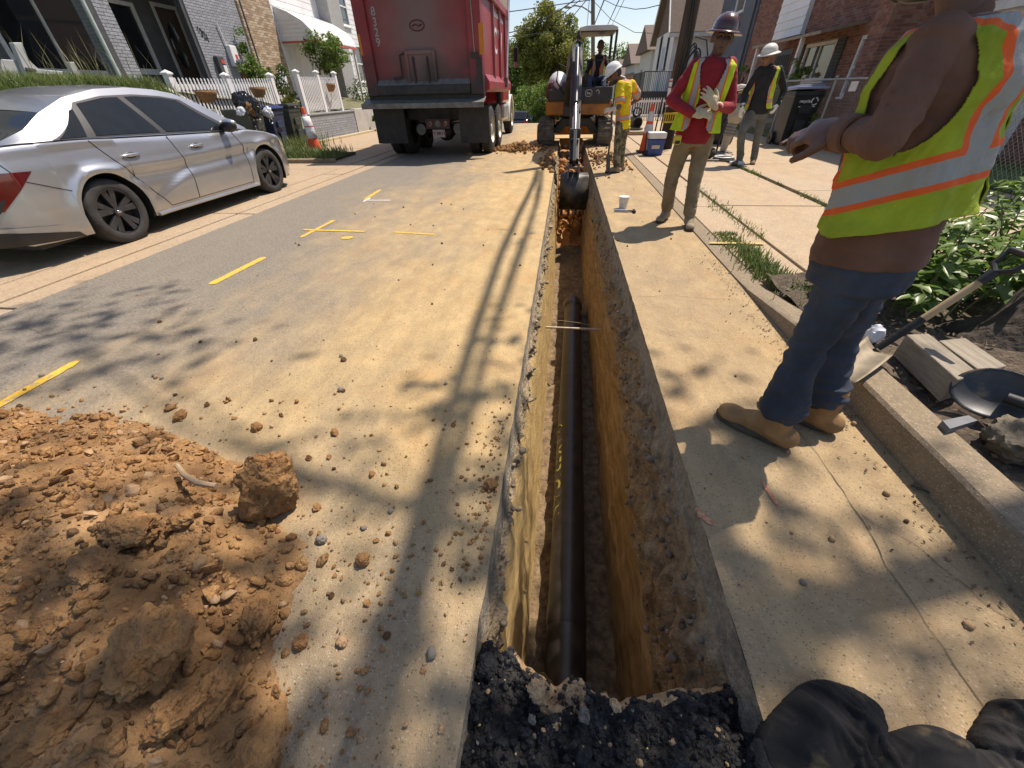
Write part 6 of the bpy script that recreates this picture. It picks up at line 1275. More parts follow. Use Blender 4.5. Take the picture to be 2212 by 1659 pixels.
# ------------------------------------------------------------------ man in red shirt
def J5(d, Y, **dy): return {k: (atY(*v, Y + dy.get(k, 0)) if len(v) == 2 else Vector(v)) for k, v in d.items()}
J = J5({'pel': (1499, 286), 'neck': (1545, 122), 'head': (1561, 82), 'shA': (1494, 143), 'shB': (1584, 139), 'elA': (1450, 216), 'wrA': (1496, 246), 'elB': (1578, 232), 'wrB': (1547, 231), 'hipA': (1479, 304), 'hipB': (1519, 304), 'knA': (1451, 386), 'knB': (1499, 396), 'anA': (1441, 447), 'anB': (1490, 468)}, 5.05, elA=-.02, wrA=-.24, elB=-.03, wrB=-.26, anA=.16, anB=-.14, knA=.03, knB=-.08)
J['anA'].z = .088; J['anB'].z = .088; J['base'] = Vector((1.37, 5.05, 0))
vest1 = stripe_mat('lime_vest_cloth', LIME, [('x', .112, .022, .036, .02, .9)])
m_khaki = M('muddy_khaki_cloth', (.15, .115, .065), (.24, .19, .115), scale=6, rough=.9, bump=.3, bscale=30, c3=(.26, .17, .07), s3=3, m3=(.5, .7))
m_tanboot = M('muddy_tan_boot', (.20, .155, .095), (.31, .25, .165), scale=12, rough=.9, bump=.3)
glv = M('tan_work_glove', (.44, .36, .22), (.58, .48, .32), scale=14, rough=.85, bump=.3)
p1, f1 = person('man in red shirt, lime vest and brown hard hat pulling at his gloves', J, (-.18, -1, 0), {'skin': skinm('skin_dark', (.12, .062, .042)), 'pants': m_khaki, 'shirt': M('red_knit_cloth', (.20, .006, .014), (.30, .012, .022), scale=7, rough=.85, bump=.25, bscale=40), 'boot': m_tanboot, 'sole': m_sole},
    {'hands': {'A': ((.80, -.2, .05), (.1, -.8, .5), .8, 1.25, .08, 1), 'B': ((-.62, -.15, .55), (.3, -.9, .1), .45, 1.25, .12, -1)}, 'glove': glv, 'toeA': (-.55, -.85, 0), 'toeB': (-.1, -1, 0), 'vest': vest1, 'hfwd': (-.12, -1, -.12), 'hup': (.10, -.08, 1), 'vt': (.02, .97, .24, .8), 'voff': .03, 'flare': .045, 'hem': -.16, 'trouser': 1.04, 'deep': 1.0, 'stack': False, 'cuff': .80})
hard_hat(p1, J['head'] + Vector((.005, 0, .045)), (.12, -.06, 1), (-.12, -1, -.1), M('brown_hard_hat', (.060, .018, .012), (.085, .026, .018), scale=6, rough=.22, coat=.6), .118)
tm = thing('tape_measure', 'yellow tape measure clipped to the red shirted man’s pocket', 'tape measure', atY(1463, 302, 4.93)); q = tm.location; MB().box(q, (.075, .05, .085)).build('case', M('tape_yellow', (.55, .40, .03), (.65, .5, .06), rough=.4), tm, bevel=.014); MB().box(q + Vector((.0, -.028, -.02)), (.05, .01, .03)).build('grip', m_num, tm, bevel=.004)
# ------------------------------------------------------------------ man in yellow shirt with shovel
J = J5({'pel': (1345, 268), 'neck': (1347, 172), 'head': (1328, 160), 'shA': (1338, 187), 'shB': (1366, 183), 'elA': (1338, 232), 'wrA': (1322, 236), 'elB': (1380, 214), 'wrB': (1350, 232), 'hipA': (1340, 274), 'hipB': (1347, 274), 'knA': (1334, 314), 'knB': (1343, 314), 'anA': (1333, 356), 'anB': (1342, 352)}, 8.75, shA=-.17, shB=.17, elA=-.24, wrA=-.2, elB=.26, wrB=.1, hipA=-.09, hipB=.09, knA=-.1, knB=.1, anA=-.1, anB=.12)
J['anA'].z = .088; J['anB'].z = .088; J['base'] = Vector((1.03, 8.75, 0))
tee = stripe_mat('hi_vis_tee_cloth', (.72, .56, .015), [('x', .115, .022, .038, .10, .9), ('h', .10, .025, .042, -.2, .5), ('arm', .21, .024, .040, None, None)])
m_camo = M('olive_camouflage_cloth', (.10, .085, .05), (.25, .215, .14), scale=16, rough=.9, bump=.2, c3=(.055, .06, .032), s3=11, m3=(.52, .56), lo=.46, hi=.54)
p2, f2 = person('man in yellow hi-vis tee and white hard hat leaning on a shovel', J, (-1, -.12, 0), {'skin': skinm('skin_brown', (.13, .065, .04)), 'pants': m_camo, 'shirt': tee, 'boot': m_tanboot, 'sole': m_sole},
    {'hands': {'A': ((-.8, -.1, -.1), (0, -.9, .3), 1.1, 1.0, .05, 1), 'B': ((-.8, -.3, .1), (0, .3, .9), 1.1, 1.0, .05, -1)}, 'toeA': (-1, -.15, 0), 'toeB': (-1, -.05, 0), 'hfwd': (-.85, -.1, -.55), 'hup': (-.55, 0, .85), 'sleeve': .62, 'shirt_stripes': True, 'hem': -.12, 'arm': 1.12, 'glove': M('orange_cuff_glove', (.5, .42, .36), (.62, .54, .46), rough=.8), 'beard': m_num, 'hair': m_num, 'sw': .010, 'collar': False})
hard_hat(p2, J['head'] + Vector((-.03, 0, .035)), (-.55, 0, .85), (-.85, -.1, -.55), M('white_hard_hat', (.66, .65, .62), (.74, .73, .70), rough=.3), .122, 'cap')
sv = thing('shovel', 'square shovel held upright by the man in yellow', 'shovel', (.85, 8.6, 0)); a, b_ = atY(1322, 224, 8.55), atY(1314, 335, 8.55)
MB().tube([a, a.lerp(b_, .5) + Vector((.02, 0, 0)), b_], .018, 10).build('handle', M('dark_handle', (.06, .04, .025), (.12, .08, .05), scale=9), sv, smooth=True); c = atY(1313, 372, 8.55); c.z = .01; d = b_ - c; lt = Vector((.25, -.97, 0)); mb = MB(); mb.grid(lambda u, v: c + d * v + lt * ((u - .5) * .22 * (1 - .15 * v)) + Vector((.03 * math.cos((u - .5) * 3), 0, 0)), 8, 8); mb.build('blade', m_steel, sv, smooth=True, solid=.006)
# ------------------------------------------------------------------ man in black shirt
J = J5({'pel': (1637, 238), 'neck': (1661, 142), 'head': (1660, 122), 'shA': (1637, 152), 'shB': (1687, 150), 'elA': (1611, 196), 'wrA': (1603, 232), 'elB': (1694, 194), 'wrB': (1680, 225), 'hipA': (1626, 246), 'hipB': (1648, 246), 'knA': (1602, 286), 'knB': (1637, 292), 'anA': (1598, 345), 'anB': (1626, 350)}, 9.4, elA=.05, wrA=-.06, wrB=-.05, elB=.06, anA=-.05, knA=-.12)
J['anA'].z = .12; J['anB'].z = .12; J['base'] = Vector((3.65, 9.4, .03))
vest3 = stripe_mat('faded_lime_vest_cloth', (.52, .60, .05), [('x', .112, .024, .038, .0, .9), ('h', .14, .018, .03, -.1, .3)])
p3, f3 = person('man in black shirt, open lime vest and white hard hat', J, (-.55, -.85, 0), {'skin': skinm('skin_tan', (.22, .105, .06)), 'pants': M('faded_grey_denim', (.085, .085, .07), (.15, .145, .12), scale=6, rough=.9, bump=.2), 'shirt': M('black_knit_cloth', (.008, .008, .009), (.016, .016, .018), rough=.85), 'boot': M('brown_boot', (.12, .08, .045), (.19, .13, .08), scale=9, rough=.85), 'sole': m_sole},
    {'hands': {'A': ((-.1, -.3, -1), (-.8, -.4, 0), .6, 1.05, .06, 1), 'B': ((-.35, -.3, -.8), (.6, -.6, 0), .6, 1.05, .06, -1)}, 'glove': M('white_work_glove', (.6, .56, .5), (.72, .68, .62), rough=.85), 'toeA': (-.75, -.65, 0), 'toeB': (-.35, -.95, 0), 'vest': vest3, 'hfwd': (-.8, -.5, -.35), 'hup': (-.22, -.12, 1), 'vt': (.03, .97, .62, .25), 'trouser': .98})
hard_hat(p3, J['head'] + Vector((-.005, 0, .045)), (-.15, -.1, 1), (-.8, -.55, -.2), M('dirty_white_hard_hat', (.60, .57, .50), (.70, .67, .60), scale=8, rough=.35), .122)
# ------------------------------------------------------------------ excavator operator
J = {'pel': (.77, 14.22, 1.50), 'neck': (.83, 14.24, 2.07), 'head': (.835, 14.17, 2.235), 'shA': (.64, 14.22, 1.99), 'shB': (1.02, 14.22, 2.01), 'elA': (.53, 14.05, 1.74), 'wrA': (.47, 13.82, 1.66), 'elB': (1.10, 14.05, 1.75), 'wrB': (1.05, 13.82, 1.66), 'hipA': (.68, 14.15, 1.49), 'hipB': (.87, 14.15, 1.49), 'knA': (.58, 13.72, 1.56), 'knB': (.98, 13.72, 1.56), 'anA': (.60, 13.50, 1.19), 'anB': (.95, 13.50, 1.19), 'base': (.78, 14.0, 1.1)}
p4, f4 = person('excavator operator in black shirt and lime vest looking down', J, (0, -1, 0), {'skin': skinm('skin_brown', (.13, .065, .04)), 'pants': M('blue_denim', (.035, .055, .10), (.06, .085, .14), scale=8, rough=.9), 'shirt': M('black_knit_cloth', (.008, .008, .009)), 'boot': M('brown_boot', (.12, .08, .045)), 'sole': m_sole},
    {'hands': {'A': ((-.1, -.9, -.2), (0, .2, 1), 1.1, 1, .05, 1), 'B': ((-.1, -.9, -.2), (0, .2, 1), 1.1, 1, .05, -1)}, 'toeA': (-.1, -1, 0), 'toeB': (.1, -1, 0), 'vest': stripe_mat('operator_vest_cloth', LIME, [('x', .115, .024, .055, .0, .9)]), 'vt': (.03, .97, .25, .9), 'hfwd': (0, -.9, -.35), 'hup': (0, -.3, 1), 'hair': m_num, 'vox': .014, 'bvox': .012})
# ------------------------------------------------------------------ near man at right
fw = Vector((-.72, .69, 0)); lf = Vector((-.69, -.72, 0))
J = {'pel': (1.045, 1.44, .85), 'neck': (1.02, 1.505, 1.425), 'head': (.96, 1.55, 1.60), 'shA': (.895, 1.365, 1.375), 'shB': (1.15, 1.64, 1.375), 'elA': (.825, 1.275, 1.185), 'wrA': (.812, 1.435, 1.187), 'elB': (1.14, 1.80, 1.12), 'wrB': (.90, 1.74, 1.16), 'hipA': (.985, 1.375, .80), 'hipB': (1.115, 1.50, .80), 'knA': (.985, 1.41, .50), 'knB': (1.20, 1.56, .46), 'anA': (1.005, 1.385, .10), 'anB': (1.25, 1.50, .10), 'base': (1.07, 1.45, 0)}
vest5 = stripe_mat('near_lime_vest_cloth', (.36, .44, .03), [('x', .118, .028, .046, .225, .9), ('h', .205, .028, .047, -.1, .45)])
m_denim = M('dark_blue_denim', (.020, .028, .044), (.050, .064, .090), scale=5, rough=.92, bump=.25, bscale=220, c3=(.075, .095, .13), s3=3, m3=(.55, .8), stretch=(1, 1, .5), bdist=.003)
m_brshirt = M('brown_shirt_cloth', (.12, .056, .036), (.175, .088, .058), scale=6, rough=.9, bump=.25, bscale=24)
m_wheat = M('wheat_leather', (.25, .13, .045), (.36, .20, .08), scale=10, rough=.75, bump=.3, bscale=40, c3=(.13, .09, .05), s3=6, m3=(.52, .75))
p5, f5 = person('man at right in brown shirt, lime vest, jeans and tan boots', J, fw, {'skin': skinm('skin_brown_near', (.13, .062, .04)), 'pants': m_denim, 'shirt': m_brshirt, 'boot': m_wheat, 'sole': M('dark_boot_sole', (.045, .034, .022), (.09, .07, .05), scale=14, rough=.85)},
    {'hands': {'A': ((-.46, .86, -.02), (-.62, -.3, .7), 1.05, 1.16, .02, 1), 'B': ((-.75, -.55, .1), (0, .3, .9), 1.2, 1.05, .02, -1)}, 'toeA': (-.72, .66, 0), 'toeB': (-.72, .66, 0), 'vest': vest5, 'vt': (.12, .97, .78, .1), 'vback': -.03, 'vtilt': .34, 'round': 7.0, 'flare': .022, 'voff': .03, 'hem': -.06, 'sc': .97, 'wide': 1.02, 'deep': 1.22, 'arm': .88, 'vox': .008, 'bvox': .007, 'pw': .015, 'sw': .008, 'stack': True, 'cuff': .78, 'rings': True, 'laces': True, 'bs': 1.14, 'trouser': .97, 'beard': m_num, 'hfwd': (-.6, .75, -.25), 'ahh': .25, 'ahc': .74, 'ahw': .52, 'vres': (420, 190), 'folds': 2.0, 'shin': 1.0, 'hair': m_num})
hard_hat(p5, Vector(J['head']) + Vector((0, 0, .05)), (-.05, 0, 1), (-.6, .75, -.2), M('white_hard_hat', (.66, .65, .62)), .122)
# back pocket and sleeve cuff of the near man
tro = [c for c in p5.children if c.name.startswith('trousers')][0]; shr = [c for c in p5.children if c.name.startswith('shirt')][0]
m_stitch = M('pale_stitching', (.13, .13, .12), (.2, .2, .18))
for a0, a1 in ():
    mb = MB(); pf_ = lambda u, v: f5.pt(.02 - .20 * v, math.pi * (a0 + (a1 - a0) * u), .020 + .01 * v) ; mb.grid(pf_, 14, 14); mb.build('back_pocket', m_denim, tro, smooth=True, solid=.004)
    for uu in (.04, .96): MB().tube([f5.pt(.02 - .20 * v, math.pi * (a0 + (a1 - a0) * uu), .0235 + .01 * v) for v in np.linspace(.05, .95, 8)], .0016, 4).build('stitching', m_stitch, tro)
    MB().tube([f5.pt(.02 - .20 * .06, math.pi * (a0 + (a1 - a0) * u), .0235) for u in np.linspace(.04, .96, 8)], .0016, 4).build('stitching', m_stitch, tro)
wv = (Vector(J['wrA']) - Vector(J['elA'])).normalized(); Rw = ax(wv, EZ); MB().lathe([(.040, -.055), (.047, -.05), (.048, -.004), (.045, .0), (.036, .0)], 24, Vector(J['wrA']) + wv * .012, Rw).build('cuff', m_brshirt, shr, smooth=True)
# ================================================================== RIGHT SIDE HOUSES
m_rmort = M('red_mortar', (.24, .20, .165), (.31, .26, .22), world=True, rough=.95, scale=12)
rb = [M('red_brick_%d' % i, c, tuple(x * 1.2 for x in c), scale=14, world=True, rough=.85, bump=.5, bscale=60) for i, c in enumerate(((.20, .082, .055), (.25, .105, .07), (.155, .066, .048), (.23, .125, .09)))]
EXm = -EX; XR = 8.0
h5 = thing('red_brick_house', 'red brick rowhouse with white bay on posts behind chain link fence', 'house', (XR + 1, 17, .1))
H5 = [(24 - 18.35, 24 - 16.45, 1.28, 2.28), (24 - 20.6, 24 - 19.3, .15, 2.25), (24 - 15.2, 24 - 14.3, .9, 2.25), (24 - 12.2, 24 - 9.2, .1, 2.3)]
# U runs towards -Y so that N = -X
wl = wall_panel('front_wall', (XR, 24, .1), -EY, EXm, 16, 7, .25, H5, m_rmort, h5); brick_wall((XR, 24, .1), -EY, EXm, 16, 4.6, H5, rb, wl, nmax=300)
window((XR, 24, .1), -EY, EXm, *H5[0], m_white, m_rglass, h5, fw=.09, mull='v', curtain=m_white); window((XR, 24, .1), -EY, EXm, *H5[2], m_white, m_rglass, h5, fw=.09, mull='h')
for u0, u1 in ((24 - 18.85, 24 - 18.4), (24 - 16.4, 24 - 15.95)):
    sh_ = MB().b(XR - .05, XR - .012, 24 - u1, 24 - u0, 1.35, 2.38).build('shutter', m_dgrey, h5)
    for k in range(12): MB().box((XR - .055, 24 - (u0 + u1) / 2, 1.42 + k * .08), (.03, u1 - u0 - .08, .012), Matrix.Rotation(.5, 3, 'Y')).build('louvre', m_dgrey, sh_)
dr = MB().b(XR - .02, XR + .03, 19.3, 20.6, .25, 2.34).build('front_door', M('black_door', (.02, .021, .022), rough=.4), h5)
for k in range(7): MB().tube([(XR - .05, 19.42 + k * .18, .4), (XR - .05, 19.42 + k * .18, 2.2)], .012, 6).build('grille_bar', m_num, dr)
MB().b(XR + .05, XR + .08, 9.2, 12.2, .2, 2.4).build('garage_door', m_white, h5)
mb = MB().b(XR - .06, XR + .02, 9.1, 12.3, 2.35, 2.5); mb.b(XR - .06, XR + .02, 12.2, 12.3, .2, 2.35); mb.build('garage_frame', m_white, h5)
# projecting white bay on posts
PR = lambda a, b: (1591 + .1984 * a, .1984 * b)
XBy = 7.86; ya_, yb_ = atX(*PR(695, 372), XBy).y, atX(*PR(398, 412), XBy).y; zb_ = atX(*PR(695, 372), XBy).z
by = MB().b(XBy, XR - .012, ya_, yb_, zb_, 6.8).build('bay', m_siding, h5); siding((XBy, yb_, zb_), -EY, EXm, yb_ - ya_, 3.6, .24, [], m_vinyl, by, th=.03)
MB().prism([(6.85, 15.2, 2.42), (6.85, 20.2, 2.42), (XR - .02, 20.2, 2.62), (XR - .02, 15.2, 2.62)], (0, 0, .07)).build('porch_roof', M('tan_roofing', (.22, .18, .13), (.30, .25, .19), world=True, scale=5), h5)
for y in (16.45, 19.9): MB().b(6.92, 7.03, y - .055, y + .055, .1, 2.45).build('porch_post', m_white, h5, bevel=.008)
pw = MB().b(6.95, 7.5, 12.45, 13.05, .1, 5.5).build('brick_pillar', m_rmort, h5); brick_wall((6.95, 13.05, .1), -EY, EXm, .6, 4.2, [], rb, pw, nmax=150); brick_wall((6.95, 12.45, .1), EX, -EY, .55, 4.2, [], rb, pw, nmax=150)
MB().b(6.6, XR, 17, 21, .05, .28).build('porch_slab', m_walk, h5)
# railing in front of window
for k in range(7): MB().tube([(7.1, 16.0 + k * .12, .9), (7.1, 16.0 + k * .12, 1.62)], .012, 5).build('railing_bar', m_num, h5)
# blue grey house
h6 = thing('blue_grey_house', 'narrow blue grey house front between brick and white houses', 'house', (XR + 1, 26, .1)); m_bg = M('blue_grey_paint', (.10, .115, .14), (.13, .145, .17), scale=2, world=True, rough=.8)
wl = wall_panel('front_wall', (XR - .05, 29.5, .1), -EY, EXm, 5.45, 8, .25, [(2.3, 3.6, 4.0, 5.6)], m_bg, h6); siding((XR - .05, 29.5, .1), -EY, EXm, 5.45, 7.5, .2, [(2.3, 3.6, 4.0, 5.6)], m_bg, wl, name='panel_course', th=.008)
window((XR - .05, 29.5, .1), -EY, EXm, 2.3, 3.6, 4.0, 5.6, m_vinyl, m_rglass, h6, mull='h'); MB().tube([(XR - .12, 24.25, .3), (XR - .12, 24.25, 8)], .04, 8).build('downspout', m_dgrey, h6, smooth=True)
# white gabled house: front gable to the street, eave side to the camera
h7 = thing('white_gable_house', 'white clapboard house with brown shingle roof behind the utility pole', 'house', (7.5, 32, .2)); X7, Y7a, Y7b = 5.75, 29.6, 35.2; zE = atY(1456, 60, Y7a).z; zb7 = .2
side = wall_panel('side_wall', (X7, Y7a, zb7), EX, -EY, 4.5, zE - zb7, .2, [], m_siding, h7); siding((X7, Y7a, zb7), EX, -EY, 4.5, zE - zb7, .18, [], m_siding, side)
W7 = Y7b - Y7a; wins = [(W7 - 1.55, W7 - .95, 1.9, 3.6), (W7 - 4.4, W7 - 3.7, 1.9, 3.6), (W7 - 3.4, W7 - 2.4, 1.0, 3.2)]
wins = [(1.5, 2.2, 2.0, 3.7), (3.9, 4.5, 2.0, 3.7), (2.6, 3.5, .9, 3.1)]
fr7 = wall_panel('front_wall', (X7, Y7b, zb7), -EY, EXm, W7, zE - zb7, .2, wins, m_siding, h7); siding((X7, Y7b, zb7), -EY, EXm, W7, zE - zb7, .18, wins, m_siding, fr7)
for wn in wins[:2]: window((X7, Y7b, zb7), -EY, EXm, *wn, m_dgrey, m_dglass, h7, fw=.12, mull='h')
MB().b(X7 + .02, X7 + .08, Y7b - 3.5, Y7b - 2.6, 1.1, 3.3).build('front_door', M('pale_blue_door', (.42, .48, .55), rough=.5), h7)
yr = (Y7a + Y7b) / 2; zr = zE + 3.3; m_shing = M('brown_shingle', (.13, .095, .075), (.20, .15, .12), scale=14, stretch=(1, 1, 1), world=True, rough=.95, bump=.5)
m_trimw = m_white
mb = MB(); mb.prism([(X7, Y7a, zE), (X7, Y7b, zE), (X7, yr, zr)], (.15, 0, 0)); mb.build('gable_wall', m_shing, h7)
rf = MB(); rf.prism([(X7 - .35, Y7a - .35, zE - .38), (X7 - .35, yr, zr), (X7 - .35, yr, zr + .15), (X7 - .35, Y7a - .35, zE - .20)], (7, 0, 0)); rf.prism([(X7 - .35, Y7b + .35, zE - .38), (X7 - .35, yr, zr), (X7 - .35, yr, zr + .15), (X7 - .35, Y7b + .35, zE - .20)], (7, 0, 0)); ro = rf.build('roof', m_shing, h7)
MB().b(X7 - .4, 12, Y7a - .45, Y7a - .34, zE - .42, zE - .25).build('gutter', m_white, ro); mb = MB(); mb.prism([(X7 - .40, Y7a - .35, zE - .42), (X7 - .40, yr, zr - .05), (X7 - .40, yr, zr + .16), (X7 - .40, Y7a - .35, zE - .2)], (.05, 0, 0)); mb.prism([(X7 - .40, Y7b + .35, zE - .42), (X7 - .40, yr, zr - .05), (X7 - .40, yr, zr + .16), (X7 - .40, Y7b + .35, zE - .2)], (.05, 0, 0)); mb.build('rake_board', m_trimw, ro)
# porch with iron railing in front of it
po = thing('iron_railing', 'black iron porch railing in front of the white house', 'railing', (4.8, 28, .2)); MB().b(4.2, 5.75, 28.2, 34, .1, 1.15).build('porch_base', m_dgrey, po)
for k in range(16): MB().tube([(4.25 + k * .095, 28.3, 1.15), (4.25 + k * .095, 28.3, 2.05)], .013, 5).build('baluster', m_num, po)
for k in range(22): MB().tube([(4.25, 28.4 + k * .22, 1.15), (4.25, 28.4 + k * .22, 2.05)], .013, 5).build('baluster', m_num, po)
MB().tube([(4.25, 34, 2.05), (4.25, 28.3, 2.05), (5.72, 28.3, 2.05)], .022, 6).build('top_rail', m_num, po)
# houses further down on the right
def far_house(lab, x0, y0, y1, zt_, roofm, porch=False, wm=m_siding, zb=-.6):
    h = thing('far_house', lab, 'house', (x0 + 2, y0, zb)); f = wall_panel('front_wall', (x0, y1, zb), -EY, EXm, y1 - y0, zt_ - zb, .2, [(1.2, 2.2, 1.6, 3.2)], wm, h); siding((x0, y1, zb), -EY, EXm, y1 - y0, zt_ - zb, .2, [(1.2, 2.2, 1.6, 3.2)], wm, f, single=True)
    sd = wall_panel('side_wall', (x0, y0, zb), EX, -EY, 5, zt_ - zb, .2, [(1.0, 1.7, 1.8, 3.2)], wm, h); siding((x0, y0, zb), EX, -EY, 5, zt_ - zb, .2, [(1.0, 1.7, 1.8, 3.2)], wm, sd, single=True)
    window((x0, y1, zb), -EY, EXm, 1.2, 2.2, 1.6, 3.2, m_white, m_dglass, h, mull='h'); window((x0, y0, zb), EX, -EY, 1.0, 1.7, 1.8, 3.2, m_white, m_dglass, h, mull='h')
    ym = (y0 + y1) / 2; r = MB(); r.prism([(x0 - .4, y0 - .4, zt_ - .1), (x0 - .4, y1 + .4, zt_ - .1), (x0 - .4, ym, zt_ + 1.5)], (6, 0, 0)); r.build('roof', roofm, h)
    if porch:
        MB().prism([(x0 - 1.8, y0 - .2, zt_ - 1.3), (x0, y0 - .2, zt_ - .7), (x0, y0 - .2, zt_ - .85), (x0 - 1.8, y0 - .2, zt_ - 1.45)], (0, y1 - y0, 0)).build('porch_roof', M('terracotta_roof', (.30, .17, .10), (.36, .21, .13), world=True), h)
        for y in (y0, ym, y1 - .4): MB().b(x0 - 1.7, x0 - 1.58, y - .06, y + .06, zb, zt_ - 1.4).build('porch_post', m_white, h)
    return h
far_house('grey white clapboard house left of the white gable house', 5.9, 37.5, 43, 3.6, m_shing, wm=M('grey_white_siding', (.55, .55, .52), (.62, .62, .6), rough=.6))
far_house('farther white house with terracotta porch roof down the street', 5.9, 46, 53, 3.2, m_shing, porch=True); far_house('most distant white house on the right side of the street', 6.2, 57, 64, 2.6, m_shing, porch=True, zb=-2)
# picket fence and white corner post on the right
pf = thing('picket_fence', 'low white picket fence in front of the iron railing', 'fence', (3.8, 22, 0), 'white picket fences'); YF = 22.0; p0_, p1_ = atY(1362, 230, YF), atY(1437, 232, YF)
x = p0_.x - .4; n = 0
for hz in (.2, .75): MB().b(x, p1_.x, YF - .02, YF + .02, .05 + hz, .05 + hz + .08).build('rail', m_vinyl, pf)
pk = None
while x < p1_.x - .05:
    if pk is None: mb = MB(); mb.prism([(x, YF - .04, .08), (x + .045, YF - .04, .08), (x + .045, YF - .04, .92), (x + .0225, YF - .04, .98), (x, YF - .04, .92)], (0, .018, 0)); pk = mb.build('picket', m_vinyl, pf); px0 = x
    else: o = pk.copy(); col.objects.link(o); o.location = pk.location + Vector((x - px0, 0, 0))
    x += .105
MB().b(p1_.x, p1_.x + .14, YF - .07, YF + .07, .0, 1.15).build('post', m_vinyl, pf, bevel=.01); MB().b(p1_.x + .14, p1_.x + .9, YF - .04, YF + .04, .1, 1.0).build('panel', m_vinyl, pf)
# ------------------------------------------------------------------ chain link fence
cf = thing('chain_link_fence', 'grey chain link fence in front of the red brick house', 'fence', (6.1, 11, .05)); m_galv = M('galvanised', (.26, .26, .25), (.38, .38, .36), scale=8, rough=.5, metal=.5)
for y in (4.6, 7.2, 9.2, 10.65, 12.0, 14.5, 17): MB().tube([(6.1, y, .02), (6.1, y, 1.42)], .03, 10).build('post', m_galv, cf, smooth=True); q = MB(); q.ell((6.1, y, 1.43), (.036, .036, .03)); q.build('post_cap', m_galv, cf, smooth=True)
MB().tube([(6.1, 4.6, 1.37), (6.1, 17, 1.40)], .021, 8).build('top_rail', m_galv, cf, smooth=True)
mb = MB(); st_ = .075; y = 4.6
while y < 17:
    for sg in (1, -1):
        a = Vector((6.1, y, .08)); b_ = Vector((6.1, y + sg * 1.28, 1.36)); t0 = 0; t1 = 1
        if b_.y > 17: t1 = (17 - a.y) / (b_.y - a.y)
        if b_.y < 4.6: t1 = (4.6 - a.y) / (b_.y - a.y)
        if t1 > .02: mb.tube([a, a.lerp(b_, t1)], .0028, 3, caps=False)
    y += st_
o = mb.build('wire_mesh', m_galv, cf); o['kind'] = 'stuff'
sg_ = thing('fence_sign', 'small white sign wired to the chain link fence', 'sign', (6.05, 11.1, 1.05)); q = atX(1591 + .1984 * 1275, .1984 * 940, 6.05); MB().box(q, (.01, .26, .17)).build('plate', m_white, sg_)
# ------------------------------------------------------------------ utility pole with cable coil
P0 = gnd(1437, 327, .03); P0.y = 12.15; P0.x = 2.62; P1 = atY(1497, 0, 12.15); dirp = (P1 - P0); Pt = P0 + dirp * (9.5 / dirp.z)
m_pole = M('creosote_pole', (.045, .028, .018), (.105, .07, .045), scale=7, stretch=(1, 1, .12), rough=.85, bump=.8, bscale=22, c3=(.02, .014, .01), s3=2, m3=(.5, .65))
up = thing('utility_pole', 'dark leaning wooden utility pole with coiled black cable', 'pole', P0); mb = MB(); k = 14; mb.tube([P0.lerp(Pt, i / k) + Vector((.008 * math.sin(i * 2), .008 * math.cos(i * 3), 0)) for i in range(k + 1)], [.17 - .055 * i / k for i in range(k + 1)], 18); mb.build('shaft', m_pole, up, smooth=True)
PA = lambda t: P0 + dirp * t
m_cab = M('black_cable', (.010, .010, .011), (.02, .02, .021), rough=.3)
for i in range(9):
    c = PA(.60 + .02 * math.sin(i)) + Vector((.12 + .012 * i, -.19, 0)); mb = MB(); a0 = i * .1; mb.tube([c + Vector((.09 * (1 + .12 * i * .5) * math.cos(a) + .04 * math.sin(a), -.015 * i * .3, (.36 - .014 * i) * math.sin(a))) for a in np.linspace(0, 2 * math.pi, 25)], .011, 6, caps=False); mb.build('cable_coil', m_cab, up, smooth=True)
MB().tube([PA(.78) + Vector((.16, -.17, 0)), PA(.75) + Vector((.42, -.18, .02)), PA(.66) + Vector((.52, -.18, 0)), PA(.52) + Vector((.34, -.18, -.02)), PA(.46) + Vector((.14, -.18, 0))], .016, 8).build('cable_loop', m_cab, up, smooth=True)
for dx in (-.10, -.04, .03): MB().tube([PA(.45) + Vector((dx, -.175, 0)), PA(.75) + Vector((dx + .04, -.165, 0)), PA(1.0) + Vector((dx * .6, -.15, 0)), PA(1.6) + Vector((dx * .5, -.14, 0))], .016, 6).build('riser_cable', m_cab, up, smooth=True)
MB().tube([PA(.02) + Vector((-.16, -.06, 0)), PA(.4) + Vector((-.155, -.06, 0)), PA(.62) + Vector((-.14, -.08, 0))], .012, 6).build('ground_wire', M('copper_wire', (.25, .11, .05), rough=.4, metal=.6), up, smooth=True)
MB().box(PA(.42) + Vector((-.17, -.09, 0)), (.07, .05, .55), ax(dirp, EY)).build('marker_strip', m_vinyl, up, bevel=.01)
for t in (.46, .50, .34): MB().box(PA(t) + Vector((-.17, -.095, 0)), (.078, .055, .025), ax(dirp, EY)).build('red_band', M('red_sticker', (.55, .06, .05)), up)
# yellow slotted crate leaning against pole
yc = thing('yellow_crate', 'yellow slotted plastic crate against the utility pole', 'crate', PA(.245)); q = PA(.245) + Vector((-.03, -.24, 0)); m_ycr = M('yellow_plastic', (.55, .36, .02), (.65, .45, .04), rough=.45)
for zz in (-.085, .085): MB().b(q.x - .20, q.x + .24, q.y - .04, q.y + .04, q.z + zz - .02, q.z + zz + .02).build('rim', m_ycr, yc)
for k in range(9): MB().b(q.x - .20 + k * .052, q.x - .18 + k * .052, q.y - .03, q.y + .03, q.z - .065, q.z + .065).build('slat', m_ycr, yc)
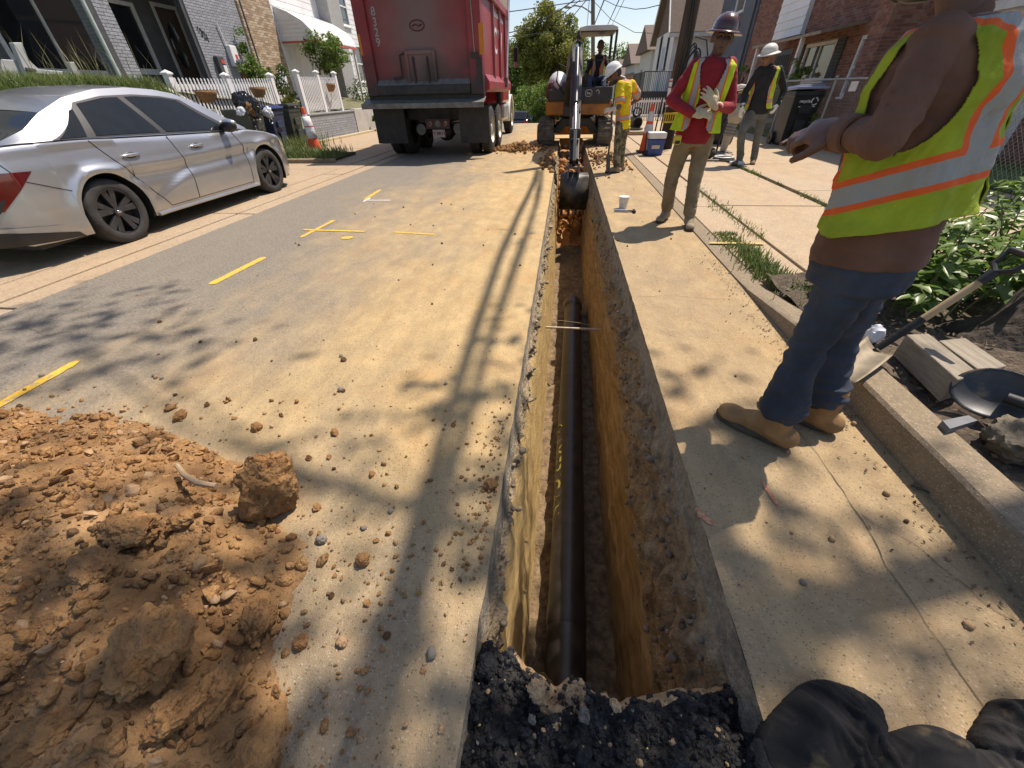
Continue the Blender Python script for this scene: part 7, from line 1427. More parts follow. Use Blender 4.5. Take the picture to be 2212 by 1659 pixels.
# ------------------------------------------------------------------ bins right
gr = 'wheeled bins on the right'
b4, T4 = bin_('black wheeled recycling bin with pale blue lid by chain link fence', (5.78, 12.62, .05), math.pi, m_bink, M('pale_blue_lid', (.22, .25, .40), (.30, .33, .48), rough=.4), gr, s=1.14)
for k in range(3):
    a = k * 2.094; MB().tube([(5.93 + .07 * math.cos(a + .25 * j), 12.62 - .365, .98 + .07 * math.sin(a + .25 * j)) for j in range(7)], .013, 5).build('recycling_mark', m_white, b4)
put_text('bin_lettering', 'recycle', .085, (5.72, 12.62 - .352, .985), EX, EZ, m_white, b4, .002); MB().b(5.60, 5.98, 12.255, 12.262, .87, .885).build('bar_mark', m_white, b4)
b5, T5 = bin_('black wheeled bin partly hidden behind the man in black', (4.25, 13.1, .05), math.pi, m_bink, M('grey_lid', (.16, .17, .17), (.22, .23, .23), rough=.4), gr, s=1.12)
cone('orange and white traffic cone standing by the blue cooler', (2.03, 11.6, .02), .98)
# cooler
co = thing('cooler', 'blue wheeled cooler with white lid at the foot of the pole', 'cooler', (2.13, 11.0, .02)); q = co.location
mb = MB(); V = [(q.x - .17, q.y - .14, .03), (q.x + .17, q.y - .14, .03), (q.x + .17, q.y + .14, .03), (q.x - .17, q.y + .14, .03), (q.x - .19, q.y - .16, .36), (q.x + .19, q.y - .16, .36), (q.x + .19, q.y + .16, .36), (q.x - .19, q.y + .16, .36)]; mb.add(V, [(3, 2, 1, 0), (4, 5, 6, 7), (0, 1, 5, 4), (1, 2, 6, 5), (2, 3, 7, 6), (3, 0, 4, 7)]); mb.build('body', M('cooler_blue', (.02, .05, .20), (.035, .075, .27), rough=.4), co, bevel=.02)
MB().b(q.x - .20, q.x + .20, q.y - .17, q.y + .17, .365, .49).build('lid', m_white, co, bevel=.025); MB().b(q.x - .10, q.x + .08, q.y - .168, q.y - .158, .17, .24).build('sticker', M('cream_label', (.5, .42, .3), (.62, .55, .42), scale=40), co); MB().b(q.x - .1, q.x + .1, q.y - .18, q.y - .165, .30, .34).build('grip', M('cooler_blue', (.02, .05, .20)), co)
MB().tube([(q.x - .21, q.y, .05), (q.x - .23, q.y, .5)], .015, 6).build('pull_handle', m_num, co)
for s in (-1, 1): MB().lathe([(.06, -.02), (.06, .02), (0, .02)], 16, (q.x - .19, q.y + s * .12, .06), ax(EY, EZ)).build('wheel', m_num, co)
# jumping jack rammer
ra = thing('rammer', 'jumping jack rammer with yellow engine cover behind the workers', 'rammer', (3.05, 10.4, .03)); rb0 = gnd(1560, 330, .04); rx, ry = rb0.x, rb0.y; tl = Vector((.13, .05, 1)).normalized(); R = ax(tl, EY); pr0 = Vector((rx, ry, .08)); m_rb = M('rammer_beige', (.34, .29, .21), (.45, .39, .29), scale=6, rough=.6)
MB().box(pr0 + Vector((.02, -.02, -.03)), (.30, .36, .05)).build('foot_plate', m_steel, ra, bevel=.015); MB().lathe([(.07, 0), (.085, .16), (.10, .30)], 20, pr0, R).build('leg', m_rb, ra, smooth=True)
MB().lathe([(.10, .30)] + [(.125 if k % 2 else .10, .30 + .03 * k) for k in range(1, 9)] + [(.10, .55)], 22, pr0, R).build('bellows', M('bellows_grey', (.20, .19, .16), (.28, .26, .22), rough=.7), ra, smooth=True); MB().lathe([(.10, .54), (.15, .60), (.17, .80), (.13, .92), (0, .92)], 20, pr0, R).build('gear_case', m_rb, ra, smooth=True)
c = pr0 + tl * .98; MB().box(c + Vector((.05, 0, .02)), (.34, .30, .16), R).build('engine', m_edk, ra, bevel=.03); MB().box(c + Vector((.07, 0, .14)), (.32, .28, .10), R).build('engine_cover', m_ycr, ra, bevel=.05); MB().box(c + Vector((.0, -.03, .235)), (.36, .3, .06), R).build('tank', m_vinyl, ra, bevel=.03)
MB().tube([c + Vector((-.25, -.22, -.05)), c + Vector((-.3, -.25, .16)), c + Vector((.35, -.25, .22)), c + Vector((.45, .0, .18)), c + Vector((.35, .25, .2)), c + Vector((-.3, .25, .16)), c + Vector((-.25, .22, -.05))], .018, 8).build('handle', m_edk, ra, smooth=True)
# hose coils, tools on the driveway
hs_ = thing('hose_coil', 'white and black hose coil on the driveway behind red shirted man', 'hose', gnd(1562, 346, .04)); q = hs_.location
for i in range(4): MB().tube([q + Vector((.22 * math.cos(a) * (1 - .06 * i), .22 * math.sin(a) * (1 - .06 * i), .01 + .018 * i)) for a in np.linspace(0, 2 * math.pi, 25)], .014, 6, caps=False).build('loop', m_vinyl if i == 3 else m_rub, hs_, smooth=True)
tb_ = thing('tool_bag', 'dark brown tool bag and bars lying behind red shirted man', 'tool bag', gnd(1520, 345, .03)); q = tb_.location; MB().ell(q + Vector((0, .1, .12)), (.26, .16, .14)).build('bag', M('dark_canvas', (.045, .035, .025), (.09, .07, .05), scale=9, bump=.5), tb_, smooth=True)
MB().tube([q + Vector((-.5, -.25, .02)), q + Vector((.2, -.35, .03))], .02, 8).build('bar', m_steel, tb_); MB().tube([q + Vector((.25, .1, .05)), q + Vector((.28, .15, .65)), q + Vector((.33, .15, .72))], .02, 8).build('upright_bar', m_tdark, tb_)
pc_ = thing('plastic_wrap', 'crumpled clear plastic wrapper beside brown work boots', 'wrapper', gnd(1592, 356, .04)); o = put(rock_mesh('wrap', .11, M('clear_wrap', (.45, .47, .50), (.6, .62, .64), rough=.2), 61, 3, .5, (1.3, .8, .5)), 'sheet', (0, 0, .03), parent=pc_)
# black equipment behind the cone, big black pipes on the far right
eq = thing('hand_truck', 'black hand truck leaning beside the utility pole', 'hand truck', (2.25, 12.3, .02)); MB().tube([(2.28, 12.2, .1), (2.36, 12.25, 1.15)], .018, 8).build('rail', m_num, eq); MB().tube([(2.42, 12.2, .1), (2.46, 12.25, 1.15)], .018, 8).build('rail', m_num, eq); MB().b(2.12, 2.44, 11.92, 12.2, .03, .25).build('box', m_num, eq, bevel=.02)
mb = MB(); mb.tube([(2.1, 12.1, .2), (2.02, 12.1, .5), (2.16, 12.1, .6), (2.22, 12.1, .35)], .02, 8); mb.build('hose', m_rub, eq, smooth=True)
pp_ = [(1376, 243, 14.5), (1378, 265, 14.0)]
for i, (a, b2, Y) in enumerate(pp_):
    c = atY(a, b2, Y + 2.5); t = thing('pipe_roll', ('upper' if i == 0 else 'lower') + ' black pipe end behind the man in yellow', 'pipe', (c.x, c.y, max(.0, c.z - .16)), 'black pipes on the right'); MB().lathe([(.12, 0), (.155, 0), (.155, .9), (.12, .9), (.12, 0)], 28, c, ax((.15, 1, 0), EZ)).build('tube', m_rub, t, smooth=True)
    MB().b(c.x - .25, c.x + .2, c.y, c.y + .9, max(0, c.z - .20) - (.3 if i == 0 else 0), c.z - .155).build('dunnage', m_wood, t)
struct(MB().b(2.2, 5.5, 16, 27, .03, .14).build('paved_path', m_walk))
# ------------------------------------------------------------------ cup and hammer on the road
cu = thing('paint_cup', 'small white printed cup standing on the road edge', 'cup', gnd(1345, 450)); q = cu.location; MB().lathe([(.048, 0), (.06, .10), (.066, .135), (.07, .138), (.07, .150), (.05, .152), (0, .150)], 24, q).build('cup', M('cup_white', (.55, .53, .5), (.66, .64, .6), scale=20), cu, smooth=True, angle=30); MB().lathe([(.0535, .05), (.0605, .105)], 24, q).build('printed_band', M('cup_print', (.3, .3, .36), (.55, .5, .46), scale=45, lo=.45, hi=.55), cu)
hm = thing('chisel', 'silver cold chisel with black grip beside the cup', 'chisel', gnd(1352, 456)); q = hm.location; a, b_ = gnd(1327, 454, .02), gnd(1370, 456, .02); MB().tube([a, a.lerp(b_, .7)], .016, 8).build('shank', M('bright_silver', (.55, .55, .56)), hm); MB().tube([a.lerp(b_, .68), b_], .012, 8).build('grip', m_num, hm); MB().tube([b_ + Vector((0, -.05, 0)), b_ + Vector((0, .05, 0))], .018, 8).build('guard', m_num, hm)
# ================================================================== VEGETATION
def leaf_quads(mb, C, size, rs, up=.3, asp=.55):
    """C: (n,3) centres -> bent leaf faces (two quads sharing a midrib)"""
    n = len(C); d = rs.normal(size=(n, 3)); d[:, 2] = d[:, 2] * .7 - .15; d /= np.linalg.norm(d, axis=1)[:, None]; nr = rs.normal(size=(n, 3)); nr[:, 2] += up; s = np.cross(d, nr); s /= (np.linalg.norm(s, axis=1)[:, None] + 1e-9); nn_ = np.cross(s, d)
    L = (size * rs.uniform(.6, 1.25, n))[:, None]; w_ = L * asp * .5
    a = C - d * L * .5; b = C + d * L * .5; m1 = C + s * w_ + nn_ * w_ * .35; m2 = C - s * w_ + nn_ * w_ * .35
    o = len(mb.v); V = np.stack([a, m1, b, m2], 1).reshape(-1, 3); mb.v.extend(map(tuple, V.tolist())); mb.f.extend([(o + 4 * i, o + 4 * i + 1, o + 4 * i + 2, o + 4 * i + 3) for i in range(n)]); mb.m.extend([mb.mi] * n)
def crown_points(rs, c, r, blobs, per, sz=.33, hollow=.35):
    P = []; c = np.array(c); r = np.array(r)
    for i in range(blobs):
        v = rs.normal(size=3); v /= np.linalg.norm(v); k = rs.uniform(hollow, 1) ** .6; bc = c + v * r * k; br = r.mean() * sz * rs.uniform(.6, 1.3); q = rs.normal(size=(per, 3)); q /= np.linalg.norm(q, axis=1)[:, None]; q *= (rs.uniform(0, 1, per) ** .4)[:, None]; q[:, 2] *= .75; P.append(bc + q * br)
    return np.concatenate(P)
m_bark = M('grey_bark', (.05, .04, .03), (.10, .08, .06), scale=6, stretch=(1, 1, .2), rough=.9, bump=.6)
lm = {'mid': leafmat('leaf_mid_green', (.09, .15, .03), (.16, .24, .05)), 'dark': leafmat('leaf_dark_green', (.055, .095, .024), (.10, .15, .04)), 'olive': leafmat('leaf_olive', (.17, .19, .035), (.27, .27, .06)), 'bright': leafmat('leaf_bright', (.12, .20, .025), (.20, .28, .05)), 'near': leafmat('leaf_glossy', (.085, .155, .025), (.16, .25, .05), .4, .3, .38)}
def tree(lab, base, h, cr, lk, blobs, per, lsz, seed, trunk_r=.2, zc=None, grp=None, lean=(0, 0), name='tree', branches=6, sz=.33, hollow=.3):
    rs = np.random.default_rng(seed); t = thing(name, lab, 'tree', base, grp); base = Vector(base); zc = zc or h - cr[2]
    mb = MB(); top = base + Vector((lean[0], lean[1], h * .88)); k = 8; tr = [base.lerp(top, i / k) + Vector((.12 * math.sin(i * 1.9 + seed), .1 * math.cos(i * 1.3), 0)) * (h / 9) for i in range(k + 1)]; mb.tube(tr, [trunk_r * (1 - .85 * i / k) for i in range(k + 1)], 9)
    for b in range(branches):
        i = 3 + b % 4; a = b * 2.4 + seed; e = tr[i] + Vector((math.cos(a) * cr[0] * .75, math.sin(a) * cr[1] * .75, cr[2] * (.3 + .3 * math.sin(b)))); mb.tube([tr[i], tr[i].lerp(e, .5) + Vector((0, 0, .1 * h * .3)), e], [trunk_r * .4, trunk_r * .22, trunk_r * .06], 6)
    mb.build('trunk', m_bark, t, smooth=True); mb = MB(); P = crown_points(rs, base + Vector((lean[0] * .8, lean[1] * .8, zc)), cr, blobs, per, sz, hollow); leaf_quads(mb, P, lsz, rs); mb.build('crown', lm[lk], t); return t
def zr_(y): return roadz(y) - .1
gT = 'trees at the end of the street'
tree('tall olive tree with bare crooked trunk beyond the road crest', (-2.6, 62, zr_(62)), 12.9, (4.0, 3.8, 3.9), 'olive', 130, 240, .34, 1, .34, 8.5, gT, hollow=.3, sz=.27)
for i, (px, Y, h, cr, lk, lab) in enumerate([(1104, 70, 11.0, (4.8, 4, 4.8), 'mid', 'dark tree just right of the dump truck mirror'), (1212, 75, 12.0, (5, 4, 5.2), 'mid', 'mid green tree between the olive tree and the excavator'), (1240, 90, 12.5, (5, 5, 5.5), 'dark', 'dark tree directly behind the excavator boom'), (1130, 52, 4.0, (2.4, 2.2, 2.0), 'bright', 'round green bush at the road crest near the parked cars'), (1172, 50, 4.6, (2.2, 2.2, 2.3), 'bright', 'bright yellow green bush left of the excavator'), (1150, 85, 12, (6, 5, 5.5), 'dark', 'shaded tree low behind the olive tree'), (1312, 95, 14.0, (5, 5, 6), 'mid', 'tree seen under the excavator canopy'), (1342, 100, 13.0, (5, 5, 5.5), 'olive', 'pale tree left of the farthest white house'), (1275, 110, 14.0, (6, 5, 6.5), 'dark', 'dark tree behind the far utility pole'), (1060, 80, 12, (5, 5, 5.5), 'dark', 'dark tree hidden behind the truck cab'), (1200, 48, 3.2, (1.8, 1.6, 1.5), 'mid', 'low leafy bush behind the excavator tail')]):
    g = atY(px, 200, Y); tree(lab, (g.x, Y, zr_(Y)), h, cr, lk, 64 if h > 5 else 40, 200, .36 if h > 5 else .22, 20 + i, .22, None, gT)
# far house gable and two parked cars beyond the crest
fh = thing('far_house', 'distant house with brown roof and white gable behind the excavator', 'house', (4, 58, -3)); g = atY(1207, 170, 66); MB().b(g.x - 3.2, g.x + 1.6, 66, 72, -4, g.z).build('wall', m_siding, fh); MB().prism([(g.x + .1, 65.9, g.z), (g.x + 1.9, 65.9, g.z), (g.x + 1.0, 65.9, g.z + 1.6)], (0, .2, 0)).build('gable', m_vinyl, fh); MB().prism([(g.x - 3.4, 65.7, g.z - .1), (g.x + .6, 65.7, g.z - .1), (g.x + .6, 68, g.z + 1.7), (g.x - 3.4, 68, g.z + 1.7)], (0, .1, .1)).build('roof', m_shing, fh)
def far_car(lab, px, py, Y, bm, s=1.0):
    g = atY(px, py, Y); z0 = g.z - 1.55 * s; t = thing('parked_car', lab, 'car', (g.x, Y, z0), 'cars parked beyond the crest'); T = Matrix.Translation((g.x, Y, z0)) @ Matrix.Scale(s, 4); mb = MB(T); mb.prism([(-.88, 0, .3), (-.88, 4.3, .3), (-.88, 4.3, .8), (-.88, 3.4, .95), (-.88, .2, 1.0), (-.88, 0, .8)], (1.76, 0, 0)); mb.build('body', bm, t, bevel=.08); mb = MB(T); mb.prism([(-.76, .15, .98), (-.76, 3.2, .98), (-.68, 2.5, 1.5), (-.66, .6, 1.55)], (1.5, 0, 0)); mb.build('cabin', bm, t, bevel=.1); mb = MB(T); mb.add([(-.62, .17, 1.05), (.60, .17, 1.05), (.52, .52, 1.46), (-.54, .52, 1.46)], [(0, 1, 2, 3)]); mb.build('rear_window', m_dglass, t)
    for sx in (-.72, .72): mb = MB(T); mb.b(sx - .12, sx + .12, -.02, .05, .72, .95); mb.build('tail_lamp', M('lit_tail', (.5, .02, .02)), t); mb = MB(T); mb.lathe([(.31, -.1), (.31, .1), (0, .1)], 16, (sx * 1.1, .7, .31), ax(EX, EZ)); mb.build('wheel', m_rub, t)
    return t
far_car('dark suv parked beyond the crest right of the dump truck', 1116, 241, 42, M('dark_car_paint', (.02, .02, .024), rough=.25, coat=.6), 1.1); far_car('pale blue car parked beyond the crest', 1133, 249, 48, M('pale_car_paint', (.35, .40, .46), rough=.3, coat=.6))
# shrubs and vines left
def shrub(lab, c, r, lk, n, lsz, seed, name='shrub', cat='shrub', stems=5, grp=None):
    rs = np.random.default_rng(seed); t = thing(name, lab, cat, (c[0], c[1], c[2] - r[2]), grp); mb = MB(); P = crown_points(rs, c, r, max(6, n // 60), 60, .36, .2); leaf_quads(mb, P, lsz, rs); mb.build('foliage', lm[lk], t)
    for i in range(stems): a = i * 2.2; MB().tube([(c[0] + .05 * math.cos(a), c[1] + .05 * math.sin(a), c[2] - r[2] * 1.3), (c[0] + r[0] * .5 * math.cos(a), c[1] + r[1] * .5 * math.sin(a), c[2] + r[2] * .2)], .018, 6).build('stem', m_bark, t)
    return t
p = atX(705, 125, -9.6); tree('small leafy tree in front of the white porch', (p.x, p.y, .9), 2.5, (.75, .95, .62), 'mid', 46, 60, .13, 71, .06, 1.75, None, name='small_tree', branches=5)
p = atX(548, 160, -9.9); shrub('leafy vine bush between meter and tan brick wall', (p.x, p.y, p.z), (.35, .65, .45), 'mid', 1500, .10, 72); p = atX(528, 95, -10.75); shrub('climbing vine on the corner of grey brick house', (p.x, p.y, p.z - .1), (.12, .28, .75), 'mid', 500, .09, 73, 'vine', 'vine', 2)
p = atX(615, 190, -9.2); shrub('tangled vine in the gap between the picket fences', (p.x, p.y, p.z - .1), (.25, .5, .65), 'dark', 900, .10, 74, 'vine', 'vine'); p = atX(640, 222, -8.9); shrub('weedy growth above steps behind the orange cone', (p.x, p.y, p.z), (.3, .5, .25), 'olive', 500, .09, 75)
p = atX(765, 195, -9.8); shrub('dark hedge behind the right picket fence beside truck', (p.x, p.y + 1.2, p.z - .2), (.5, 1.6, .6), 'dark', 1600, .10, 76); p = atX(762, 270, -8.25); shrub('small weed growing at foot of concrete wall', (-8.2, 19.4, .38), (.12, .14, .3), 'mid', 120, .09, 77, 'weed', 'weed', 2); shrub('second small weed at foot of concrete wall', (-8.2, 21.5, .3), (.12, .14, .25), 'mid', 120, .09, 78, 'weed', 'weed', 2)
p = atX(1591 + .1984 * 720, .1984 * 700, 7.2); shrub('sunlit bush beside the white porch post', (7.0, p.y, p.z - .25), (.32, .55, .62), 'bright', 700, .10, 79); p = atX(1600, 160, 6.8); shrub('leafy plant by blue grey house behind the man in black', (6.8, p.y, p.z - .2), (.35, .5, .5), 'bright', 400, .10, 80); shrub('climbing weed on chain link fence', (6.05, 12.4, .75), (.10, .3, .6), 'bright', 260, .08, 81, 'vine', 'vine', 2)
# grass: bank (tall) + weeds at cone + joint weeds + curb weeds
def grass(name, lab, pts, hts, mat, wd=.010, seed=1, bend=.6):
    rs = np.random.default_rng(seed); mb = MB(); V = []; F = []
    for (x, y, z), h in zip(pts, hts):
        a = rs.uniform(0, 6.28); b = rs.uniform(.2, 1) * bend * h; d = np.array([math.cos(a), math.sin(a), 0]); s = np.array([-math.sin(a), math.cos(a), 0]) * wd; p0 = np.array([x, y, z]); p1 = p0 + np.array([0, 0, h * .6]) + d * b * .35; p2 = p0 + np.array([0, 0, h * .92]) + d * b; o = len(V); V += [p0 - s, p0 + s, p1 + s * .7, p1 - s * .7, p2]; F += [(o, o + 1, o + 2, o + 3), (o + 3, o + 2, o + 4)]
    mb.add([tuple(v) for v in V], F); return tag(mb.build(name, mat, org=(pts[0][0], pts[0][1], pts[0][2])), lab, None, kind='stuff')
m_grass = leafmat('grass_blade', (.085, .135, .03), (.16, .20, .06), .35, .35, .6); m_straw = leafmat('grass_straw', (.26, .24, .10), (.36, .32, .16), .3, .3, .7)
rs = np.random.default_rng(5); pts = [(x, y, bankz(x, y) - .02) for x, y in zip(rs.uniform(-10.4, -7.3, 30000), rs.uniform(3.0, 9.35, 30000))]; grass('bank_grass', 'tall green grass covering the bank behind the silver car', pts, rs.uniform(.10, .38, 30000), m_grass, .008, 6, .9)
pts = [(x, y, bankz(x, y)) for x, y in zip(rs.uniform(-10.2, -8.2, 160), rs.uniform(4.5, 9.3, 160))]; grass('seed_stalks', 'pale seed stalks standing above the bank grass', pts, rs.uniform(.5, 1.0, 160), m_straw, .006, 7, .45)
pts = [(x, y, .08) for x, y in zip(rs.uniform(-7.2, -5.5, 1500), rs.normal(10.6, .28, 1500))]; grass('weeds', 'weeds growing around the foot of the paper wrapped cone', pts, rs.uniform(.06, .28, 1500), m_grass, .008, 8); pts = [(x, y, .02) for x, y in zip(rs.normal(-7.55, .14, 500), rs.normal(11.9, .8, 500))]; grass('weeds', 'tall weeds in front of the green bins', pts, rs.uniform(.15, .55, 500), m_grass, .009, 9)
pts = []; hh = []
for i in range(1500):
    y = rs.uniform(4.6, 9.3); k = max(0, noise.noise(Vector((y * 1.5, 3, 0))) + .35)
    if rs.uniform() < k: pts.append((rs.normal(3.445, .035), y, .01)); hh.append(rs.uniform(.03, .10))
grass('joint_grass', 'grass strip growing in the driveway joint', pts, hh, m_grass, .006, 10)
pts = []; hh = []
for i in range(2600):
    y = rs.uniform(2.55, 4.6); pts.append((rs.normal(1.78, .07) + (.06 if y < 3.2 else 0), y, .02 + .05 * max(0, (3.2 - y)))); hh.append(rs.uniform(.02, .12) * (1 if y < 4.0 else .4))
grass('curb_grass', 'grass tuft along the curb behind the near man', pts, hh, m_grass, .005, 11); pts = [(rs.normal(2.1, .06), rs.uniform(4.4, 7.2), .02) for i in range(420)]; grass('curb_weeds', 'sparse weeds along the apron joint right of red shirted man', pts, rs.uniform(.02, .07, 420), m_grass, .005, 12); pts = [(x, y, .09) for x, y in zip(rs.uniform(6.2, 7.9, 5000), rs.uniform(5, 20, 5000))]; grass('lawn_grass', 'green lawn behind the chain link fence', pts, rs.uniform(.04, .12, 5000), leafmat('lawn_blade', (.10, .17, .03), (.17, .25, .05)), .01, 13)
# near shrub with large leaves on the right
ns = thing('leafy_shrub', 'bright green large leafed shrub in the planting bed at right', 'shrub', (2.9, 3.0, .15)); rs = np.random.default_rng(44); lme = []
for v in range(3):
    mb = MB(); L, W_ = 1.0, (.46, .54, .40)[v]; P = []; rows = [(0, 0), (.15, .55), (.4, 1), (.7, .75), (.9, .3), (1, 0)]
    for t, k in rows: P += [(-W_ * .5 * k, t * L, .12 * k - .25 * t * t), (0, t * L, -.25 * t * t), (W_ * .5 * k, t * L, .12 * k - .25 * t * t)]
    F = []
    for i in range(5): o = i * 3; F += [(o, o + 1, o + 4, o + 3), (o + 1, o + 2, o + 5, o + 4)]
    me = bpy.data.meshes.new('leaf'); me.from_pydata(P, [], F); me.materials.append(lm['near']); me.polygons.foreach_set('use_smooth', [True] * len(me.polygons)); lme.append(me)
stems = []
for i in range(260):
    b = Vector((rs.uniform(2.05, 4.6), rs.uniform(2.35, 4.4), .14)); 
    if b.x - 2.0 < (2.6 - b.y) * .9: continue
    if b.y > 3.3 + (b.x - 2) * .42: continue
    h = rs.uniform(.18, .55) * (1.0 + .35 * max(0, b.x - 2.8)); tp = b + Vector((rs.normal(0, .12), rs.normal(0, .12) - .05, h)); stems.append((b, tp)); MB().tube([b, b.lerp(tp, .5) + Vector((.02, 0, .02)), tp], [.006, .005, .003], 5).build('stem', M('green_stem', (.12, .14, .05), (.18, .18, .08)), ns)
leaves = []
for b, tp in stems:
    for k in range(rs.integers(9, 15)):
        t = rs.uniform(.35, 1.05); p = b.lerp(tp, t); a = k * 2.4 + rs.uniform(0, .6); leaves.append((p, a, rs.uniform(.07, .15) * (.75 + .35 * (1 - t) + .1), rs.uniform(-.5, .35)))
leaves.sort(key=lambda q: (q[0] - CAMP).length); off = ns.location
for (p, a, L, ti) in leaves[:300]:
    o = bpy.data.objects.new('leaf', lme[int(rs.integers(3))]); col.objects.link(o); o.parent = ns; o.location = p - off; o.rotation_euler = (ti + .15, rs.normal(0, .25), a); o.scale = (L, L, L)
mb = MB()
for (p, a, L, ti) in leaves[300:]:
    me = lme[int(rs.integers(3))]; Mx = Matrix.Translation(p) @ Matrix.Rotation(a, 4, 'Z') @ Matrix.Rotation(ti + .15, 4, 'X') @ Matrix.Scale(L, 4); mb.add([Mx @ v.co for v in me.vertices], [tuple(q.vertices) for q in me.polygons])
if mb.f: o = mb.build('leaves_behind', lm['near'], ns, smooth=True); o['kind'] = 'stuff'
mb = MB(); P = np.array([(x, y, bedz(x, y) + .012) for x, y in zip(rs.uniform(1.7, 4, 1800), rs.uniform(-.5, 3.1, 1800))]); leaf_quads(mb, P, .035, rs, 2.5, .5); tag(mb.build('leaf_litter', M('dry_leaf', (.10, .07, .04), (.26, .20, .12), scale=2, world=True, isl=.4)), 'dry leaf litter on the planting bed', None, kind='stuff')
# shade tree rooted in the bed at the right edge of the photo
TB = gnd(2190, 770, .12); tb0 = Vector((2.72, 2.25, .05)); st = thing('shade_tree', 'large tree trunk at right edge whose crown shades the foreground', 'tree', tb0)
m_trunk = M('furrowed_bark', (.032, .025, .018), (.085, .066, .048), scale=7, stretch=(1, 1, .25), rough=.95, bump=1, bscale=16, bdist=.04)
mb = MB(); tr = [tb0 + Vector(q) for q in ((-.22, -.10, -.08), (-.10, -.05, .10), (.10, .02, .5), (.34, .06, 1.1), (.80, .2, 2.4), (1.3, .5, 4.2), (1.6, 1.0, 6.2), (1.5, 1.6, 9.0), (1.3, 2.0, 11.0))]; mb.tube(tr, [.24, .19, .16, .15, .14, .12, .10, .07, .03], 16)
for a in (2.6, 3.6, 5.0): mb.tube([tb0 + Vector((-.1, -.03, .14)), tb0 + Vector((math.cos(a) * .25 - .1, math.sin(a) * .24, .02)), tb0 + Vector((math.cos(a) * .5 - .1, math.sin(a) * .45, -.10))], [.11, .07, .03], 10)
# unseen leaf masses, each placed sunward of a ground spot to shade: spot, spread, leaves
OFS = Vector((math.sin(SUN_AZ), math.cos(SUN_AZ), 0)) / math.tan(SUN_EL)
masses = [((-1.5, -.22), .55, 560), ((-2.5, -.10), .45, 280), ((-.6, -.05), .40, 240), ((.25, .12), .35, 150), ((-.75, 1.15), .30, 40), ((-3.7, 2.1), .42, 120), ((-2.6, 1.75), .38, 60), ((1.35, -.3), .5, 70), ((2.3, .9), .5, 220), ((3.2, 1.6), .5, 120), ((-.9, -.8), .9, 500), ((.8, -.9), .8, 160)]
rs = np.random.default_rng(9); Pn = []
for (sx, sy), sp, n in masses:
    z = rs.uniform(9.0, 11.5); c = Vector((sx, sy, 0)) + OFS * z + Vector((0, 0, z)); Pn.append(np.array(c) + rs.normal(size=(n, 3)) * np.array([sp * .75, sp * .75, .5])); mb.tube([tr[7], tr[7].lerp(c, .5) + Vector((0, 0, .5)), c], [.03, .018, .008], 6)
c = Vector((1.0, 1.5, 1.25)); z = 8.6; c2 = c + OFS * z + Vector((0, 0, z)); Pn.append(np.array(c2) + rs.normal(size=(420, 3)) * np.array([.42, .42, .4]))  # one more unseen leaf mass, placed to shade the near man
mb.build('trunk', m_trunk, st, smooth=True); mb = MB(); leaf_quads(mb, np.concatenate(Pn), .17, rs); mb.build('crown', lm['mid'], st)
# ================================================================== WIRES AND FAR POLE
m_wire = M('wire_black', (.03, .028, .03), (.05, .05, .055), rough=.6)
fp = thing('utility_pole', 'far grey utility pole with curved street light arm', 'pole', (0, 44, -1.4)); g0 = atY(1281, 110, 44); g1 = atY(1281, 0, 44); dd = (g1 - g0).normalized(); pb = g0 - dd * (g0.z + 2) / dd.z
MB().tube([pb, g0, g0 + dd * 14], [.19, .17, .13], 14).build('shaft', M('grey_pole_wood', (.15, .13, .11), (.22, .19, .165), scale=5, stretch=(1, 1, .2), rough=.9), fp, smooth=True)
aw0 = atY(1280, 30, 44); arm = [aw0] + [atY(a, b, 44) for a, b in ((1270, 22), (1258, 14.5), (1243, 12), (1230, 14))]; MB().tube(arm, .05, 8).build('lamp_arm', m_galv, fp, smooth=True); MB().ell(atY(1227, 15.5, 44), (.35, .16, .10)).build('lamp_head', m_galv, fp, smooth=True)
def wire(lab, pts, r=.016, sag=.0):
    P = [atY(a, b, Y) for a, b, Y in pts]; q = []
    for i in range(len(P) - 1):
        for t in np.linspace(0, 1, 9)[:-1]: q.append(P[i].lerp(P[i + 1], t) - Vector((0, 0, sag * 4 * t * (1 - t))))
    q.append(P[-1]); mb = MB(); mb.tube(q, r, 6); return tag(mb.build('overhead_wire', m_wire), lab, 'wire', 'overhead wires')
wire('thin wire crossing the sky above the street lamp', [(1010, 37, 40), (1125, 22, 42), (1273, 0, 44), (1330, -12, 42)], .03); wire('thick wire rising from the truck roof to the upper sky', [(1060, 80, 48), (1125, 65, 46), (1162, 49, 44), (1214, 19, 38), (1260, -14, 32)], .035); wire('wire rising right of the olive tree', [(1180, 61, 50), (1253, 0, 38), (1275, -20, 34)], .025); wire('wire rising steeply to the far pole', [(1195, 86, 60), (1267, 0, 42), (1280, -16, 40)], .03)
wire('near vertical wire just left of the far pole', [(1266, 100, 70), (1268, 58, 60), (1273, 0, 44), (1275, -20, 40)], .03); wire('thick wire rising right from the far pole', [(1282, 58, 44), (1290, 38, 38), (1305, 0, 26), (1315, -25, 22)], .03); wire('straight wire rising above the operator canopy', [(1300, 82, 60), (1312, 55, 46), (1337, 0, 28), (1350, -30, 23)], .025); wire('faint wire right of the canopy', [(1318, 62, 50), (1348, 0, 28), (1362, -30, 23)], .014); wire('drooping service wire to the white gable house', [(1302, -2, 40), (1330, 12, 37), (1371, 20, 34), (1395, 18, 33), (1428, 10, 30)], .02); wire('service wire to the farther white houses', [(1285, 5, 44), (1320, 42, 46), (1371, 70, 42), (1412, 72, 37)], .02); wire('low wire behind the olive tree', [(1050, 85, 60), (1178, 71, 58), (1208, 65, 56), (1245, 71, 54), (1285, 72, 52)], .03)
